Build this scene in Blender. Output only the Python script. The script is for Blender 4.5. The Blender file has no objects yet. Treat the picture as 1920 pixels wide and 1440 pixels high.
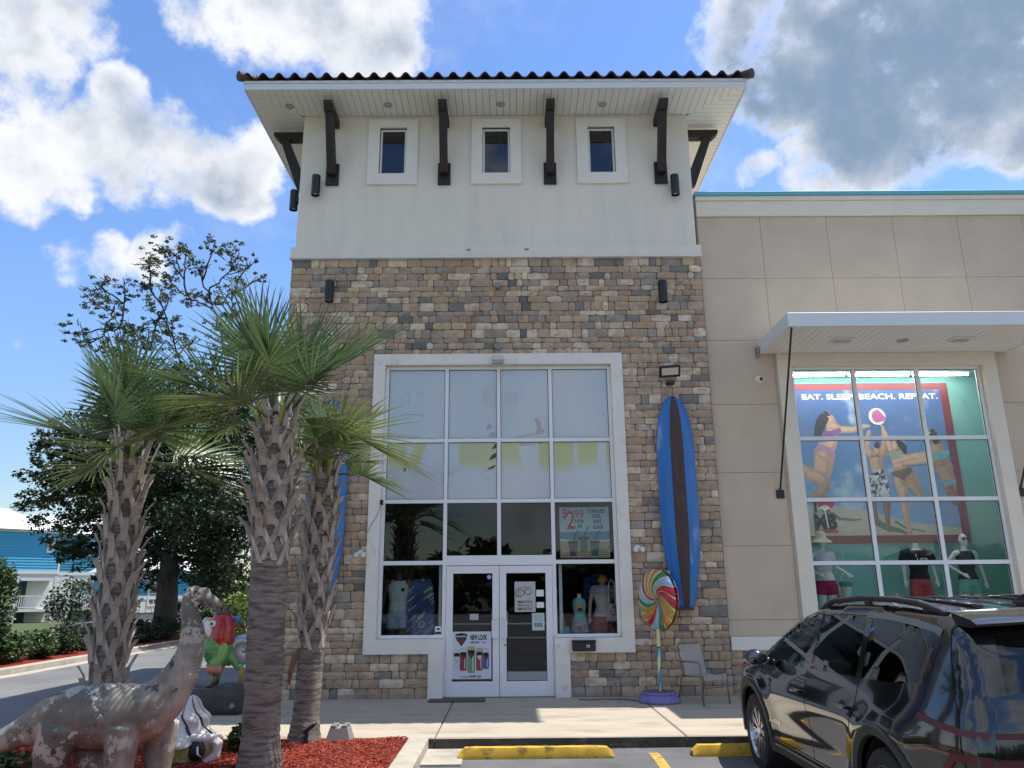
import bpy, bmesh, math, random
import numpy as np
from mathutils import Vector, Matrix, noise as mnoise
from mathutils.geometry import delaunay_2d_cdt, tessellate_polygon
random.seed(7); rng = np.random.default_rng(7)
S = bpy.context.scene
COL = S.collection
rad = math.radians; PI = math.pi

# ------------------------------------------------------------------ camera
cam = bpy.data.cameras.new('camera'); cam_ob = bpy.data.objects.new('camera', cam); COL.objects.link(cam_ob)
cam.sensor_width = 36; cam.lens = 36 * 1442 / 1920; cam.clip_end = 3000; cam.clip_start = .05
RT, UP, FW = Vector((.99996, -.00252, -.00832)), Vector((.00738, -.2602, .96553)), Vector((.0046, .96555, .26017))
cam_ob.matrix_world = Matrix(((RT.x, UP.x, -FW.x, 0), (RT.y, UP.y, -FW.y, -13.73), (RT.z, UP.z, -FW.z, 1.71), (0, 0, 0, 1)))
S.camera = cam_ob
# ------------------------------------------------------------------ exposure
S.view_settings.view_transform = 'Standard'; S.view_settings.look = 'None'
S.view_settings.gamma = 1; S.view_settings.use_curve_mapping = False
S.view_settings.exposure = 1.38
S.cycles.max_bounces = 8; S.cycles.transparent_max_bounces = 16
S.cycles.use_denoising = True
# ------------------------------------------------------------------ sun
SUN = Vector((.3555, .1272, .926)).normalized()
sl = bpy.data.lights.new('sun', 'SUN'); sl.energy = 2.5; sl.angle = rad(.5); sl.color = (1, .95, .87)
so = bpy.data.objects.new('sun', sl); COL.objects.link(so); so.rotation_euler = SUN.to_track_quat('Z', 'Y').to_euler()
# ------------------------------------------------------------------ sky
W = bpy.data.worlds.new('World'); S.world = W; W.use_nodes = True
CLOUDS=[(-0.519,0.7371,0.4328,0.0449,1,0),
(-0.4773,0.7463,0.4639,0.0578,1,0.1),
(-0.4292,0.7612,0.4862,0.0721,1,0.15),
(-0.423,0.7386,0.525,0.0489,1,0),
(-0.3802,0.7859,0.4877,0.0697,1,0.2),
(-0.3334,0.8106,0.4814,0.0603,1,0.3),
(-0.304,0.8129,0.4967,0.0489,0.9,0),
(-0.4486,0.7188,0.5311,0.0312,0.6,0),
(-0.5004,0.7084,0.4977,0.0499,0.9,0),
(-0.4872,0.6706,0.5593,0.0693,0.95,0.1),
(-0.4464,0.6808,0.5807,0.0564,0.85,0.1),
(-0.5053,0.6436,0.5748,0.0715,0.9,0.1),
(-0.4143,0.7092,0.5704,0.0318,0.5,0),
(-0.2853,0.7227,0.6295,0.0639,0.9,0),
(-0.2356,0.7366,0.634,0.0779,1,0.1),
(-0.1837,0.7488,0.6368,0.0796,1,0.15),
(-0.1425,0.7614,0.6325,0.0621,1,0.1),
(-0.1568,0.7777,0.6088,0.0501,0.8,0.2),
(-0.3325,0.7076,0.6236,0.0447,0.7,0),
(-0.4818,0.7629,0.4312,0.0286,0.85,0),
(-0.4644,0.7753,0.4281,0.0212,0.6,0),
(-0.5305,0.7281,0.434,0.0242,0.6,0),
(-0.4883,0.7901,0.3706,0.0316,0.8,0),
(-0.4555,0.8049,0.3805,0.0384,0.85,0),
(-0.4159,0.8223,0.3884,0.04,0.85,0),
(-0.3812,0.8321,0.4029,0.0293,0.7,0),
(-0.5055,0.7786,0.3717,0.0256,0.6,0),
(-0.5292,0.8082,0.2583,0.0201,0.35,0),
(0.3292,0.7278,0.6016,0.1084,0.95,1),
(0.4089,0.7169,0.5646,0.116,1.1,1),
(0.4799,0.6959,0.5343,0.1115,1.1,1),
(0.5161,0.6608,0.5449,0.1046,1.1,1),
(0.4031,0.7581,0.5126,0.0849,1,1),
(0.471,0.7341,0.4892,0.0834,1,1),
(0.5309,0.7054,0.4696,0.0639,1,0.8),
(0.2731,0.7342,0.6216,0.0629,0.7,0.5),
(0.3589,0.7599,0.5419,0.0502,0.7,0.7),
(0.3055,0.8191,0.4856,0.0331,0.8,0),
(0.3489,0.7954,0.4956,0.0347,0.9,0),
(0.3464,0.8147,0.4651,0.0351,0.9,0),
(0.4206,0.7881,0.4493,0.0355,0.9,0),
(0.398,0.7849,0.4749,0.0333,0.9,0.2),
(0.4471,0.7625,0.4676,0.0316,0.9,0),
(0.4643,0.7476,0.4749,0.0308,0.9,0),
(0.514,0.7286,0.4527,0.0337,1,0),
(0.5068,0.7379,0.4456,0.0294,0.9,0),
(0.5393,0.7182,0.4397,0.028,0.9,0),
(0.2284,0.75,0.6207,0.0298,0.6,0),
(0.2189,0.7677,0.6023,0.0182,0.4,0),
(0.3123,0.7563,0.5749,0.026,0.6,0),
(0.2475,0.7571,0.6046,0.0356,0.6,0.2)]

def build_sky():
    nt = W.node_tree; N = nt.nodes; L = nt.links
    for n in list(N): N.remove(n)
    def nd(t, **k):
        n = N.new(t)
        for a, b in k.items(): setattr(n, a, b)
        return n
    def put(sock, v):
        if hasattr(v, 'node'): L.new(v, sock)
        else: sock.default_value = v
    def math_(op, a, b=0.0, c=None):
        n = nd('ShaderNodeMath', operation=op); put(n.inputs[0], a); put(n.inputs[1], b)
        if c is not None: put(n.inputs[2], c)
        return n.outputs[0]
    def vm(op, a, b):
        n = nd('ShaderNodeVectorMath', operation=op); put(n.inputs[0], a); put(n.inputs[1], b)
        return n.outputs['Value'] if op == 'DOT_PRODUCT' else n.outputs[0]
    def ss(v, a, b, lo=0.0, hi=1.0):
        n = nd('ShaderNodeMapRange', interpolation_type='SMOOTHSTEP')
        put(n.inputs[0], v); put(n.inputs[1], a); put(n.inputs[2], b); put(n.inputs[3], lo); put(n.inputs[4], hi)
        return n.outputs[0]
    def fbm(vec, scale, det, rough=.55):
        n = nd('ShaderNodeTexNoise'); L.new(vec, n.inputs['Vector'])
        n.inputs['Scale'].default_value = scale; n.inputs['Detail'].default_value = det; n.inputs['Roughness'].default_value = rough
        return n
    out = nd('ShaderNodeOutputWorld'); bg = nd('ShaderNodeBackground'); bg.inputs['Strength'].default_value = SKY
    sky = nd('ShaderNodeTexSky'); sky.sky_type = 'NISHITA'; sky.sun_disc = False
    sky.sun_elevation = math.asin(SUN.z); sky.sun_rotation = math.atan2(SUN.x, SUN.y)
    sky.air_density = 1.1; sky.dust_density = .25; sky.ozone_density = 2.2
    hs = nd('ShaderNodeHueSaturation'); hs.inputs['Hue'].default_value = .508; hs.inputs['Saturation'].default_value = 1.16; hs.inputs['Value'].default_value = .86; L.new(sky.outputs[0], hs.inputs['Color'])
    tc = nd('ShaderNodeTexCoord').outputs['Generated']
    wn = fbm(tc, 7, 6)
    warp = vm('SUBTRACT', wn.outputs['Color'], (.5, .5, .5))
    sc = nd('ShaderNodeVectorMath', operation='SCALE'); L.new(warp, sc.inputs[0]); sc.inputs['Scale'].default_value = .10
    D = nd('ShaderNodeVectorMath', operation='NORMALIZE'); L.new(vm('ADD', tc, sc.outputs[0]), D.inputs[0]); D = D.outputs[0]
    # scattered clouds over the rest of the sky
    gen = ss(fbm(tc, 2.3, 2).outputs['Fac'], .42, .63)
    away = math_('MULTIPLY', ss(vm('DOT_PRODUCT', tc, (.0046, .9655, .2602)), .62, .80, 1.0, 0.0), gen)
    mask = away; dark = math_('MULTIPLY', away, .35)
    for (x, y, z, r, w, d) in CLOUDS:
        dt = vm('DOT_PRODUCT', D, (x, y, z))
        m = ss(dt, math.cos(r * 1.25), math.cos(r * .3), 0.0, w)
        mask = math_('MAXIMUM', mask, m)
        if d > 0: dark = math_('MAXIMUM', dark, math_('MULTIPLY', m, d))
    n1 = fbm(tc, 12, 10, .62).outputs['Fac']; s1 = fbm(tc, 7.5, 8, .52).outputs['Fac']
    off = vm('ADD', tc, tuple(SUN * .035)); n2 = fbm(off, 7.5, 8, .52).outputs['Fac']
    dens = math_('ADD', mask, math_('MULTIPLY', math_('SUBTRACT', n1, .5), 2.3))
    cov = ss(dens, .34, .92)
    wisp = math_('MULTIPLY', ss(fbm(tc, 4.5, 8, .64).outputs['Fac'], .48, .78), .3)
    cov = math_('MAXIMUM', cov, wisp)
    lit = math_('ADD', math_('MULTIPLY', math_('SUBTRACT', s1, n2), math_('SUBTRACT', 1.5, math_('MULTIPLY', dark, .9))), .92)
    core = ss(dens, .6, 1.5)
    sh = math_('SUBTRACT', lit, math_('MULTIPLY', core, .18))
    sh = math_('SUBTRACT', sh, math_('MULTIPLY', math_('MULTIPLY', dark, ss(dens, .4, .9)), .47))
    sh = math_('MINIMUM', math_('MAXIMUM', sh, .3), 1.05)
    ramp = nd('ShaderNodeMix', data_type='RGBA'); L.new(ss(sh, .25, 1.0), ramp.inputs[0])
    ramp.inputs[6].default_value = (CB*.25, CB*.36, CB*.52, 1); ramp.inputs[7].default_value = (CB, CB*1.02, CB*1.06, 1)
    mx = nd('ShaderNodeMix', data_type='RGBA'); L.new(cov, mx.inputs[0]); hz = nd('ShaderNodeSeparateXYZ'); L.new(tc, hz.inputs[0]); hv = nd('ShaderNodeVectorMath', operation='SCALE'); L.new(hs.outputs[0], hv.inputs[0]); L.new(ss(hz.outputs['Z'], 0, .4, .62, 1.0), hv.inputs['Scale']); L.new(hv.outputs[0], mx.inputs[6]); L.new(ramp.outputs[2], mx.inputs[7])
    L.new(mx.outputs[2], bg.inputs['Color']); L.new(bg.outputs[0], out.inputs['Surface'])
SKY = .1; CB = 3.8
build_sky()

# ------------------------------------------------------------------ helpers
class MB:
    """collects shapes for one mesh"""
    def __init__(s): s.v = []; s.f = []; s.m = []; s.k = 0
    def add(s, vs, fs, k=None):
        o = len(s.v); s.v += [tuple(p) for p in vs]; s.f += [tuple(i + o for i in f) for f in fs]
        s.m += [s.k if k is None else k] * len(fs); return s
    def box(s, x0, x1, y0, y1, z0, z1, b=0, M=None, k=None):
        if x1 < x0: x0, x1 = x1, x0
        if y1 < y0: y0, y1 = y1, y0
        if z1 < z0: z0, z1 = z1, z0
        if b <= 0:
            vs = [(x, y, z) for z in (z0, z1) for y in (y0, y1) for x in (x0, x1)]
            fs = [(0, 2, 3, 1), (4, 5, 7, 6), (0, 1, 5, 4), (2, 6, 7, 3), (0, 4, 6, 2), (1, 3, 7, 5)]
        else:
            b = min(b, (x1 - x0) * .45, (y1 - y0) * .45, (z1 - z0) * .45)
            bm = bmesh.new(); bmesh.ops.create_cube(bm, size=1)
            for v in bm.verts: v.co = Vector(((x0 + x1) / 2 + v.co.x * (x1 - x0), (y0 + y1) / 2 + v.co.y * (y1 - y0), (z0 + z1) / 2 + v.co.z * (z1 - z0)))
            bmesh.ops.bevel(bm, geom=bm.edges[:], offset=b, segments=1, affect='EDGES', profile=.5)
            bm.verts.index_update(); vs = [v.co[:] for v in bm.verts]; fs = [[v.index for v in f.verts] for f in bm.faces]; bm.free()
        if M is not None: vs = [(M @ Vector(p))[:] for p in vs]
        return s.add(vs, fs, k)
    def beam(s, a, b, w, h, up=(0, 0, 1), k=None):
        a, b = Vector(a), Vector(b); d = (b - a); n = d.length; d.normalize(); u = Vector(up)
        r = d.cross(u)
        if r.length < 1e-4: r = d.cross(Vector((1, 0, 0)))
        r.normalize(); u = r.cross(d)
        M = Matrix(((r.x, d.x, u.x, a.x), (r.y, d.y, u.y, a.y), (r.z, d.z, u.z, a.z), (0, 0, 0, 1)))
        return s.box(-w / 2, w / 2, 0, n, -h / 2, h / 2, M=M, k=k)
    def tube(s, pts, r, n=8, k=None, cap=True, flat=None):
        """pts polyline, r radius or list, flat=(dir, factor) squashes the section along dir"""
        pts = [Vector(p) for p in pts]; N = len(pts); rs = r if isinstance(r, (list, tuple)) else [r] * N
        vs = []; fs = []; t0 = (pts[1] - pts[0]).normalized()
        a = t0.cross(Vector((0, 0, 1)));
        if a.length < .1: a = t0.cross(Vector((0, 1, 0)))
        a.normalize()
        for i, p in enumerate(pts):
            t = (pts[min(i + 1, N - 1)] - pts[max(i - 1, 0)])
            t = t.normalized() if t.length > 1e-9 else t0
            a = (a - t * a.dot(t)); a = a.normalized() if a.length > 1e-6 else t.orthogonal().normalized()
            b = t.cross(a)
            for j in range(n):
                q = a * math.cos(2 * PI * j / n) + b * math.sin(2 * PI * j / n)
                if flat: fd = Vector(flat[0]); q = q - fd * q.dot(fd) * (1 - flat[1])
                vs.append(p + q * rs[i])
        for i in range(N - 1):
            for j in range(n): fs.append((i * n + j, i * n + (j + 1) % n, (i + 1) * n + (j + 1) % n, (i + 1) * n + j))
        if cap: fs.append(tuple(range(n))[::-1]); fs.append(tuple(range((N - 1) * n, N * n)))
        return s.add(vs, fs, k)
    def lathe(s, prof, c=(0, 0, 0), n=24, k=None, axis='z', cap=False):
        """prof: list of (r, h)"""
        vs = []; fs = []; N = len(prof)
        for r, h in prof:
            for j in range(n):
                x, y = r * math.cos(2 * PI * j / n), r * math.sin(2 * PI * j / n)
                p = (x, y, h) if axis == 'z' else ((x, -h, y) if axis == 'y' else (h, x, y))
                vs.append((c[0] + p[0], c[1] + p[1], c[2] + p[2]))
        for i in range(N - 1):
            for j in range(n): fs.append((i * n + j, i * n + (j + 1) % n, (i + 1) * n + (j + 1) % n, (i + 1) * n + j))
        if cap and prof[0][0] > 1e-4: fs.append(tuple(range(n))[::-1])
        if cap and prof[-1][0] > 1e-4: fs.append(tuple(range((N - 1) * n, N * n)))
        return s.add(vs, fs, k)
    def ball(s, c, r, n=12, m=8, M=None, k=None):
        r = (r, r, r) if not isinstance(r, (tuple, list)) else r; vs = []; fs = []
        for i in range(m + 1):
            a = PI * i / m
            for j in range(n):
                b = 2 * PI * j / n; p = Vector((math.sin(a) * math.cos(b) * r[0], math.sin(a) * math.sin(b) * r[1], math.cos(a) * r[2]))
                if M is not None: p = M @ p
                vs.append(p + Vector(c))
        for i in range(m):
            for j in range(n): fs.append((i * n + j, (i + 1) * n + j, (i + 1) * n + (j + 1) % n, i * n + (j + 1) % n))
        return s.add(vs, fs, k)
    def prism(s, poly, f, d, k=None):
        """extrude polygon: f maps (u,v,depth) to a point, depth 0..d"""
        n = len(poly)
        vs = [f(u, v, 0) for u, v in poly] + [f(u, v, d) for u, v in poly]
        fs = [tuple(range(n)), tuple(range(n, 2 * n))[::-1]] + [(i, i + n, (i + 1) % n + n, (i + 1) % n) for i in range(n)]
        return s.add(vs, fs, k)
    def poly(s, poly, f, k=None):
        tri = tessellate_polygon([[Vector((u, v, 0)) for u, v in poly]])
        return s.add([f(u, v) for u, v in poly], [tuple(t) for t in tri], k)
    def build(s, name, mats, parent=None, smooth=False, label=None, kind=None):
        me = bpy.data.meshes.new(name); me.from_pydata(s.v, [], s.f)
        mats = mats if isinstance(mats, (list, tuple)) else [mats]
        for m in mats: me.materials.append(m)
        if len(mats) > 1: me.polygons.foreach_set('material_index', s.m)
        bm = bmesh.new(); bm.from_mesh(me); bmesh.ops.recalc_face_normals(bm, faces=bm.faces[:]); bm.to_mesh(me); bm.free()
        if smooth: shade(me, smooth)
        o = bpy.data.objects.new(name, me); COL.objects.link(o)
        if parent is not None: attach(o, parent)
        if label: o['label'] = label
        if kind: o['kind'] = kind
        return o
def shade(me, ang=40):
    me.polygons.foreach_set('use_smooth', [True] * len(me.polygons))
    if ang is not True and ang < 180: me.set_sharp_from_angle(angle=rad(ang))
def wmat(o):
    return o.matrix_basis.copy() if o.parent is None else wmat(o.parent) @ o.matrix_parent_inverse @ o.matrix_basis
def attach(o, parent):
    """mesh written in world coordinates becomes a child of parent"""
    o.parent = parent; o.matrix_parent_inverse = wmat(parent).inverted()
def thing(name, label, cat, loc=(0, 0, 0), group=None, kind=None):
    o = bpy.data.objects.new(name, None); COL.objects.link(o); o.location = loc; o.empty_display_size = .1
    return tag(o, label, cat, group, kind)
def tag(o, label, cat, group=None, kind=None):
    o['label'] = label; o['category'] = cat
    if group: o['group'] = group
    if kind: o['kind'] = kind
    return o
def copy_tree(o, parent=None):
    c = o.copy(); COL.objects.link(c)
    if parent is not None: c.parent = parent; c.matrix_parent_inverse = o.matrix_parent_inverse.copy()
    for ch in list(o.children): copy_tree(ch, c)
    return c
def np_mesh(name, V, F, mats, mi=None, smooth=False):
    """V (n,3), F (m,k) numpy"""
    me = bpy.data.meshes.new(name); V = np.asarray(V, np.float32); F = np.asarray(F, np.int32)
    me.vertices.add(len(V)); me.vertices.foreach_set('co', V.ravel())
    k = F.shape[1]; me.loops.add(F.size); me.loops.foreach_set('vertex_index', F.ravel())
    me.polygons.add(len(F)); me.polygons.foreach_set('loop_start', np.arange(len(F)) * k); me.polygons.foreach_set('loop_total', np.full(len(F), k))
    for m in (mats if isinstance(mats, (list, tuple)) else [mats]): me.materials.append(m)
    if mi is not None: me.polygons.foreach_set('material_index', np.asarray(mi, np.int32))
    me.update(calc_edges=True); me.validate()
    if smooth: me.polygons.foreach_set('use_smooth', [True] * len(me.polygons))
    return me
def organic(mb, name, mat, parent=None, voxel=.02, smooth=6, post=None):
    """fuse overlapping shapes into one continuous skin"""
    me = bpy.data.meshes.new('tmp'); me.from_pydata(mb.v, [], mb.f); o = bpy.data.objects.new('tmp', me); COL.objects.link(o)
    r = o.modifiers.new('r', 'REMESH'); r.mode = 'VOXEL'; r.voxel_size = voxel
    sm = o.modifiers.new('s', 'SMOOTH'); sm.iterations = smooth; sm.factor = .5
    dg = bpy.context.evaluated_depsgraph_get(); dg.update()
    m2 = bpy.data.meshes.new_from_object(o.evaluated_get(dg)); bpy.data.objects.remove(o); bpy.data.meshes.remove(me)
    m2.name = name
    if post: post(m2)
    m2.materials.clear()
    for m in (mat if isinstance(mat, (list, tuple)) else [mat]): m2.materials.append(m)
    m2.polygons.foreach_set('use_smooth', [True] * len(m2.polygons))
    ob = bpy.data.objects.new(name, m2); COL.objects.link(ob)
    if parent is not None: attach(ob, parent)
    return ob
def text_mesh(txt, bold=0.0):
    cu = bpy.data.curves.new('t', 'FONT'); cu.body = txt; cu.offset = bold; cu.align_x = 'CENTER'; cu.align_y = 'CENTER'; cu.resolution_u = 3
    o = bpy.data.objects.new('t', cu); COL.objects.link(o); dg = bpy.context.evaluated_depsgraph_get(); dg.update()
    me = bpy.data.meshes.new_from_object(o.evaluated_get(dg)); bpy.data.objects.remove(o); bpy.data.curves.remove(cu)
    return me
def text(mb, txt, cx, cz, w, h, f, bold=.0, k=None, shear=0.0):
    """fit txt into w x h about (cx,cz); f maps (u,v) to a point"""
    me = text_mesh(txt, bold); P = np.array([v.co[:2] for v in me.vertices])
    lo, hi = P.min(0), P.max(0); Q = (P - (lo + hi) / 2) / (hi - lo) * np.array([w, h])
    mb.add([f(cx + a + shear * b, cz + b) for a, b in Q], [tuple(p.vertices) for p in me.polygons], k); bpy.data.meshes.remove(me)

# ------------------------------------------------------------------ materials
MC = {}
def hexc(*c): return tuple(((x / 255) / 12.92 if x / 255 < .04045 else ((x / 255 + .055) / 1.055) ** 2.4) for x in c)
def mat(name, col, rough=.6, metal=0, var=0, vs=4, isl=0, bump=0, bs=60, spec=.5, coat=0, emit=0, stretch=None, col2=None, mixs=2, mixt=(.45, .6), hue=0, trans=0, detail=6):
    """principled material; var: noise tone variation at scale vs; isl: tone variation per loose piece; col2: patches of a second colour"""
    if name in MC: return MC[name]
    m = bpy.data.materials.new(name); m.use_nodes = True; MC[name] = m; nt = m.node_tree; N = nt.nodes; L = nt.links
    p = N['Principled BSDF']; p.inputs['Roughness'].default_value = rough; p.inputs['Metallic'].default_value = metal
    p.inputs['Specular IOR Level'].default_value = spec; p.inputs['Base Color'].default_value = (*col, 1)
    if coat: p.inputs['Coat Weight'].default_value = coat; p.inputs['Coat Roughness'].default_value = .03
    if emit: p.inputs['Emission Color'].default_value = (*col, 1); p.inputs['Emission Strength'].default_value = emit
    tc = N.new('ShaderNodeTexCoord').outputs['Object']
    if stretch:
        mp = N.new('ShaderNodeMapping'); mp.inputs['Scale'].default_value = stretch; L.new(tc, mp.inputs['Vector']); tc = mp.outputs[0]
    def nz(sc, det=detail):
        n = N.new('ShaderNodeTexNoise'); n.inputs['Scale'].default_value = sc; n.inputs['Detail'].default_value = det; n.inputs['Roughness'].default_value = .6; L.new(tc, n.inputs['Vector']); return n.outputs['Fac']
    c = None
    if col2 is not None:
        mr = N.new('ShaderNodeMapRange'); mr.interpolation_type = 'SMOOTHSTEP'; L.new(nz(mixs), mr.inputs[0]); mr.inputs[1].default_value, mr.inputs[2].default_value = mixt
        mx = N.new('ShaderNodeMix'); mx.data_type = 'RGBA'; L.new(mr.outputs[0], mx.inputs[0]); mx.inputs[6].default_value = (*col, 1); mx.inputs[7].default_value = (*col2, 1); c = mx.outputs[2]
    if var or isl or hue:
        h = N.new('ShaderNodeHueSaturation'); h.inputs['Color'].default_value = (*col, 1)
        if c is not None: L.new(c, h.inputs['Color'])
        val = None
        if var:
            mr = N.new('ShaderNodeMapRange'); L.new(nz(vs), mr.inputs[0]); mr.inputs[1].default_value = .25; mr.inputs[2].default_value = .75
            mr.inputs[3].default_value = 1 - var; mr.inputs[4].default_value = 1 + var; val = mr.outputs[0]
        if isl or hue:
            g = N.new('ShaderNodeNewGeometry').outputs['Random Per Island']
            if isl:
                mr = N.new('ShaderNodeMapRange'); L.new(g, mr.inputs[0]); mr.inputs[3].default_value = 1 - isl; mr.inputs[4].default_value = 1 + isl
                if val is None: val = mr.outputs[0]
                else:
                    mm = N.new('ShaderNodeMath'); mm.operation = 'MULTIPLY'; L.new(val, mm.inputs[0]); L.new(mr.outputs[0], mm.inputs[1]); val = mm.outputs[0]
            if hue:
                mr = N.new('ShaderNodeMapRange'); L.new(g, mr.inputs[0]); mr.inputs[3].default_value = .5 - hue; mr.inputs[4].default_value = .5 + hue; L.new(mr.outputs[0], h.inputs['Hue'])
        if val is not None: L.new(val, h.inputs['Value'])
        c = h.outputs[0]
    if c is not None: L.new(c, p.inputs['Base Color'])
    if bump:
        b = N.new('ShaderNodeBump'); b.inputs['Strength'].default_value = bump; b.inputs['Distance'].default_value = .01; L.new(nz(bs), b.inputs['Height']); L.new(b.outputs[0], p.inputs['Normal'])
    if trans:
        t = N.new('ShaderNodeBsdfTranslucent'); t.inputs[0].default_value = (*col, 1)
        if c is not None: L.new(c, t.inputs[0])
        a = N.new('ShaderNodeMixShader'); a.inputs[0].default_value = trans; L.new(p.outputs[0], a.inputs[1]); L.new(t.outputs[0], a.inputs[2]); L.new(a.outputs[0], N['Material Output'].inputs[0])
    return m
def glass(name, tint=(.8, .85, .85), refl=1.0):
    """thin pane: Fresnel reflection over tinted transparency"""
    if name in MC: return MC[name]
    m = bpy.data.materials.new(name); m.use_nodes = True; MC[name] = m; nt = m.node_tree; N = nt.nodes; L = nt.links
    N.remove(N['Principled BSDF']); t = N.new('ShaderNodeBsdfTransparent'); t.inputs[0].default_value = (*tint, 1)
    g = N.new('ShaderNodeBsdfGlossy'); g.inputs['Roughness'].default_value = .012; g.inputs[0].default_value = (1, 1, 1, 1)
    f = N.new('ShaderNodeFresnel'); f.inputs[0].default_value = 1.5
    mr = N.new('ShaderNodeMath'); mr.operation = 'MULTIPLY'; mr.inputs[1].default_value = 1.5 * refl; mr.use_clamp = True; L.new(f.outputs[0], mr.inputs[0])
    x = N.new('ShaderNodeMixShader'); L.new(mr.outputs[0], x.inputs[0]); L.new(t.outputs[0], x.inputs[1]); L.new(g.outputs[0], x.inputs[2]); L.new(x.outputs[0], N['Material Output'].inputs[0])
    return m
WHITE_STUCCO = mat('white stucco', (.79, .735, .635), .9, var=.05, vs=1.1, bump=.3, bs=90, spec=.2, stretch=(1.6, 1.6, .28), col2=(.72, .69, .61), mixs=1.5, mixt=(.46, .72))
TRIM = mat('white smooth trim', (.81, .775, .70), .85, var=.06, vs=2.5, bump=.1, bs=160, spec=.2)
TRIM_DIRTY = mat('weathered white trim', (.78, .745, .675), .85, var=.06, vs=3, col2=(.42, .42, .39), mixs=3.5, mixt=(.58, .8), bump=.15, bs=130, spec=.2)
BEIGE = mat('beige stucco', (.60, .485, .37), .9, var=.08, vs=1.7, bump=.3, bs=140, spec=.2)
CREAM = mat('cream stucco band', (.78, .71, .60), .9, var=.05, vs=2, bump=.2, bs=120, spec=.2)
MORTAR = mat('dark joint mortar', (.12, .10, .085), .95)
ST = [mat('stone tan', (.51, .37, .25), .9, var=.17, vs=9, isl=.16, hue=.012, bump=.6, bs=38, spec=.2, col2=(.38, .30, .225), mixs=5),
      mat('stone brown', (.42, .305, .22), .9, var=.17, vs=9, isl=.16, hue=.012, bump=.6, bs=38, spec=.2, col2=(.42, .295, .19), mixs=4),
      mat('stone pale', (.64, .535, .41), .9, var=.16, vs=9, isl=.16, hue=.012, bump=.6, bs=38, spec=.2, col2=(.50, .36, .24), mixs=5),
      mat('stone grey', (.36, .31, .255), .9, var=.17, vs=9, isl=.16, bump=.6, bs=38, spec=.2, col2=(.29, .24, .19), mixs=4),
      mat('stone slate', (.215, .2, .18), .9, var=.17, vs=9, isl=.2, bump=.6, bs=38, spec=.2, col2=(.21, .195, .175), mixs=4)]
FASCIA = mat('white painted metal', (.72, .74, .76), .45, var=.03, vs=3)
SOFFIT = mat('white vinyl plank', (.80, .78, .73), .55, var=.04, vs=1.5, isl=.03)
GROOVE = mat('dark groove', (.08, .08, .08), .9)
DARKWOOD = mat('dark stained timber', (.022, .014, .013), .6, var=.3, vs=8, bump=.2, bs=30, stretch=(1, 1, .15))
TILE = mat('brown clay tile', (.075, .043, .034), .75, var=.3, vs=8, isl=.3, bump=.3, bs=60)
BLACK = mat('black coated metal', (.012, .012, .015), .45, var=.1, vs=8)
STEEL = mat('grey steel', (.32, .32, .33), .4, .8)
ALU = mat('white aluminium frame', (.78, .79, .80), .4, var=.03, vs=3)
GLASS = glass('window glass', (.96, .97, .97), .5); DGLASS = glass('dark door glass', (.9, .92, .92), .5)
FILM = mat('frosted film', (.86, .88, .89), .7, var=.03, vs=2)
RUBBER = mat('black rubber', (.015, .015, .015), .8)
PLASTIC_W = mat('white plastic', (.75, .75, .73), .4)
CHROME = mat('bright chrome', (.7, .7, .7), .15, 1)
PAPER = mat('white paper', (.78, .78, .78), .6)
INK = mat('black ink', (.012, .012, .014), .6)
RED_INK = mat('red ink', (.45, .03, .04), .6)
# ================================================================== SETTING
ASPH = mat('asphalt', (.13, .132, .137), .85, var=.25, vs=1.4, bump=.5, bs=180, spec=.25, col2=(.075, .075, .078), mixs=1.1, mixt=(.56, .75))
ASPH2 = mat('driveway asphalt', (.16, .16, .163), .88, var=.18, vs=.9, bump=.4, bs=180, spec=.2, col2=(.2, .2, .198), mixs=.35, mixt=(.4, .75))
CONC = mat('concrete', (.42, .37, .295), .88, var=.16, vs=1.3, bump=.3, bs=150, spec=.2, col2=(.29, .255, .205), mixs=1.4, mixt=(.48, .72), stretch=(.5, 1.3, 1))
CURB = mat('pale kerb concrete', (.42, .385, .32), .9, var=.16, vs=3, bump=.4, bs=110, spec=.2, col2=(.25, .225, .19), mixs=2.2, mixt=(.5, .8))
CURBFACE = mat('grimy kerb face', (.075, .068, .06), .9, var=.35, vs=6, bump=.4, bs=90, spec=.2, col2=(.15, .135, .11), mixs=3, mixt=(.55, .75))
YEL = mat('yellow road paint', (.5, .33, .07), .8, var=.12, vs=5, bump=.3, bs=90, spec=.2, col2=(.20, .15, .09), mixs=9, mixt=(.48, .66))
SOIL = mat('soil and turf', (.06, .085, .03), .95, var=.4, vs=1.5, bump=.5, bs=40)
MULCH = mat('red bark mulch', (.20, .032, .02), .95, var=.4, vs=25, bump=1, bs=70, spec=.1)
CHIP = mat('red bark chip', (.26, .05, .035), .9, isl=.6, hue=.012, spec=.1)
def sheet(name, poly, z, m, kind='structure', n=None):
    mb = MB(); mb.poly(poly, lambda u, v: (u, v, z)); o = mb.build(name, m); o['kind'] = kind; return o
sheet('ground', [(-900, -900), (900, -900), (900, 900), (-900, 900)], -.24, SOIL)
sheet('driveway', [(-12.2, -55), (-1.0, -55), (-1.0, -3.2), (-5.4, -.5), (-5.4, 40), (-12.6, 40), (-12.2, 5)], -.13, ASPH2)
mb = MB(); LOTP = [(-3.3, -.126), (-4.3, -.13), (-5.2, -.185), (-12, -.19), (-55, -.185)]   # the bays fall away from the kerb
mb.add([(x, y, z) for y, z in LOTP for x in (-1.0, 60)], [(2 * i, 2 * i + 1, 2 * i + 3, 2 * i + 2) for i in range(4)]); mb.build('parking_lot', ASPH, kind='structure')
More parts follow.
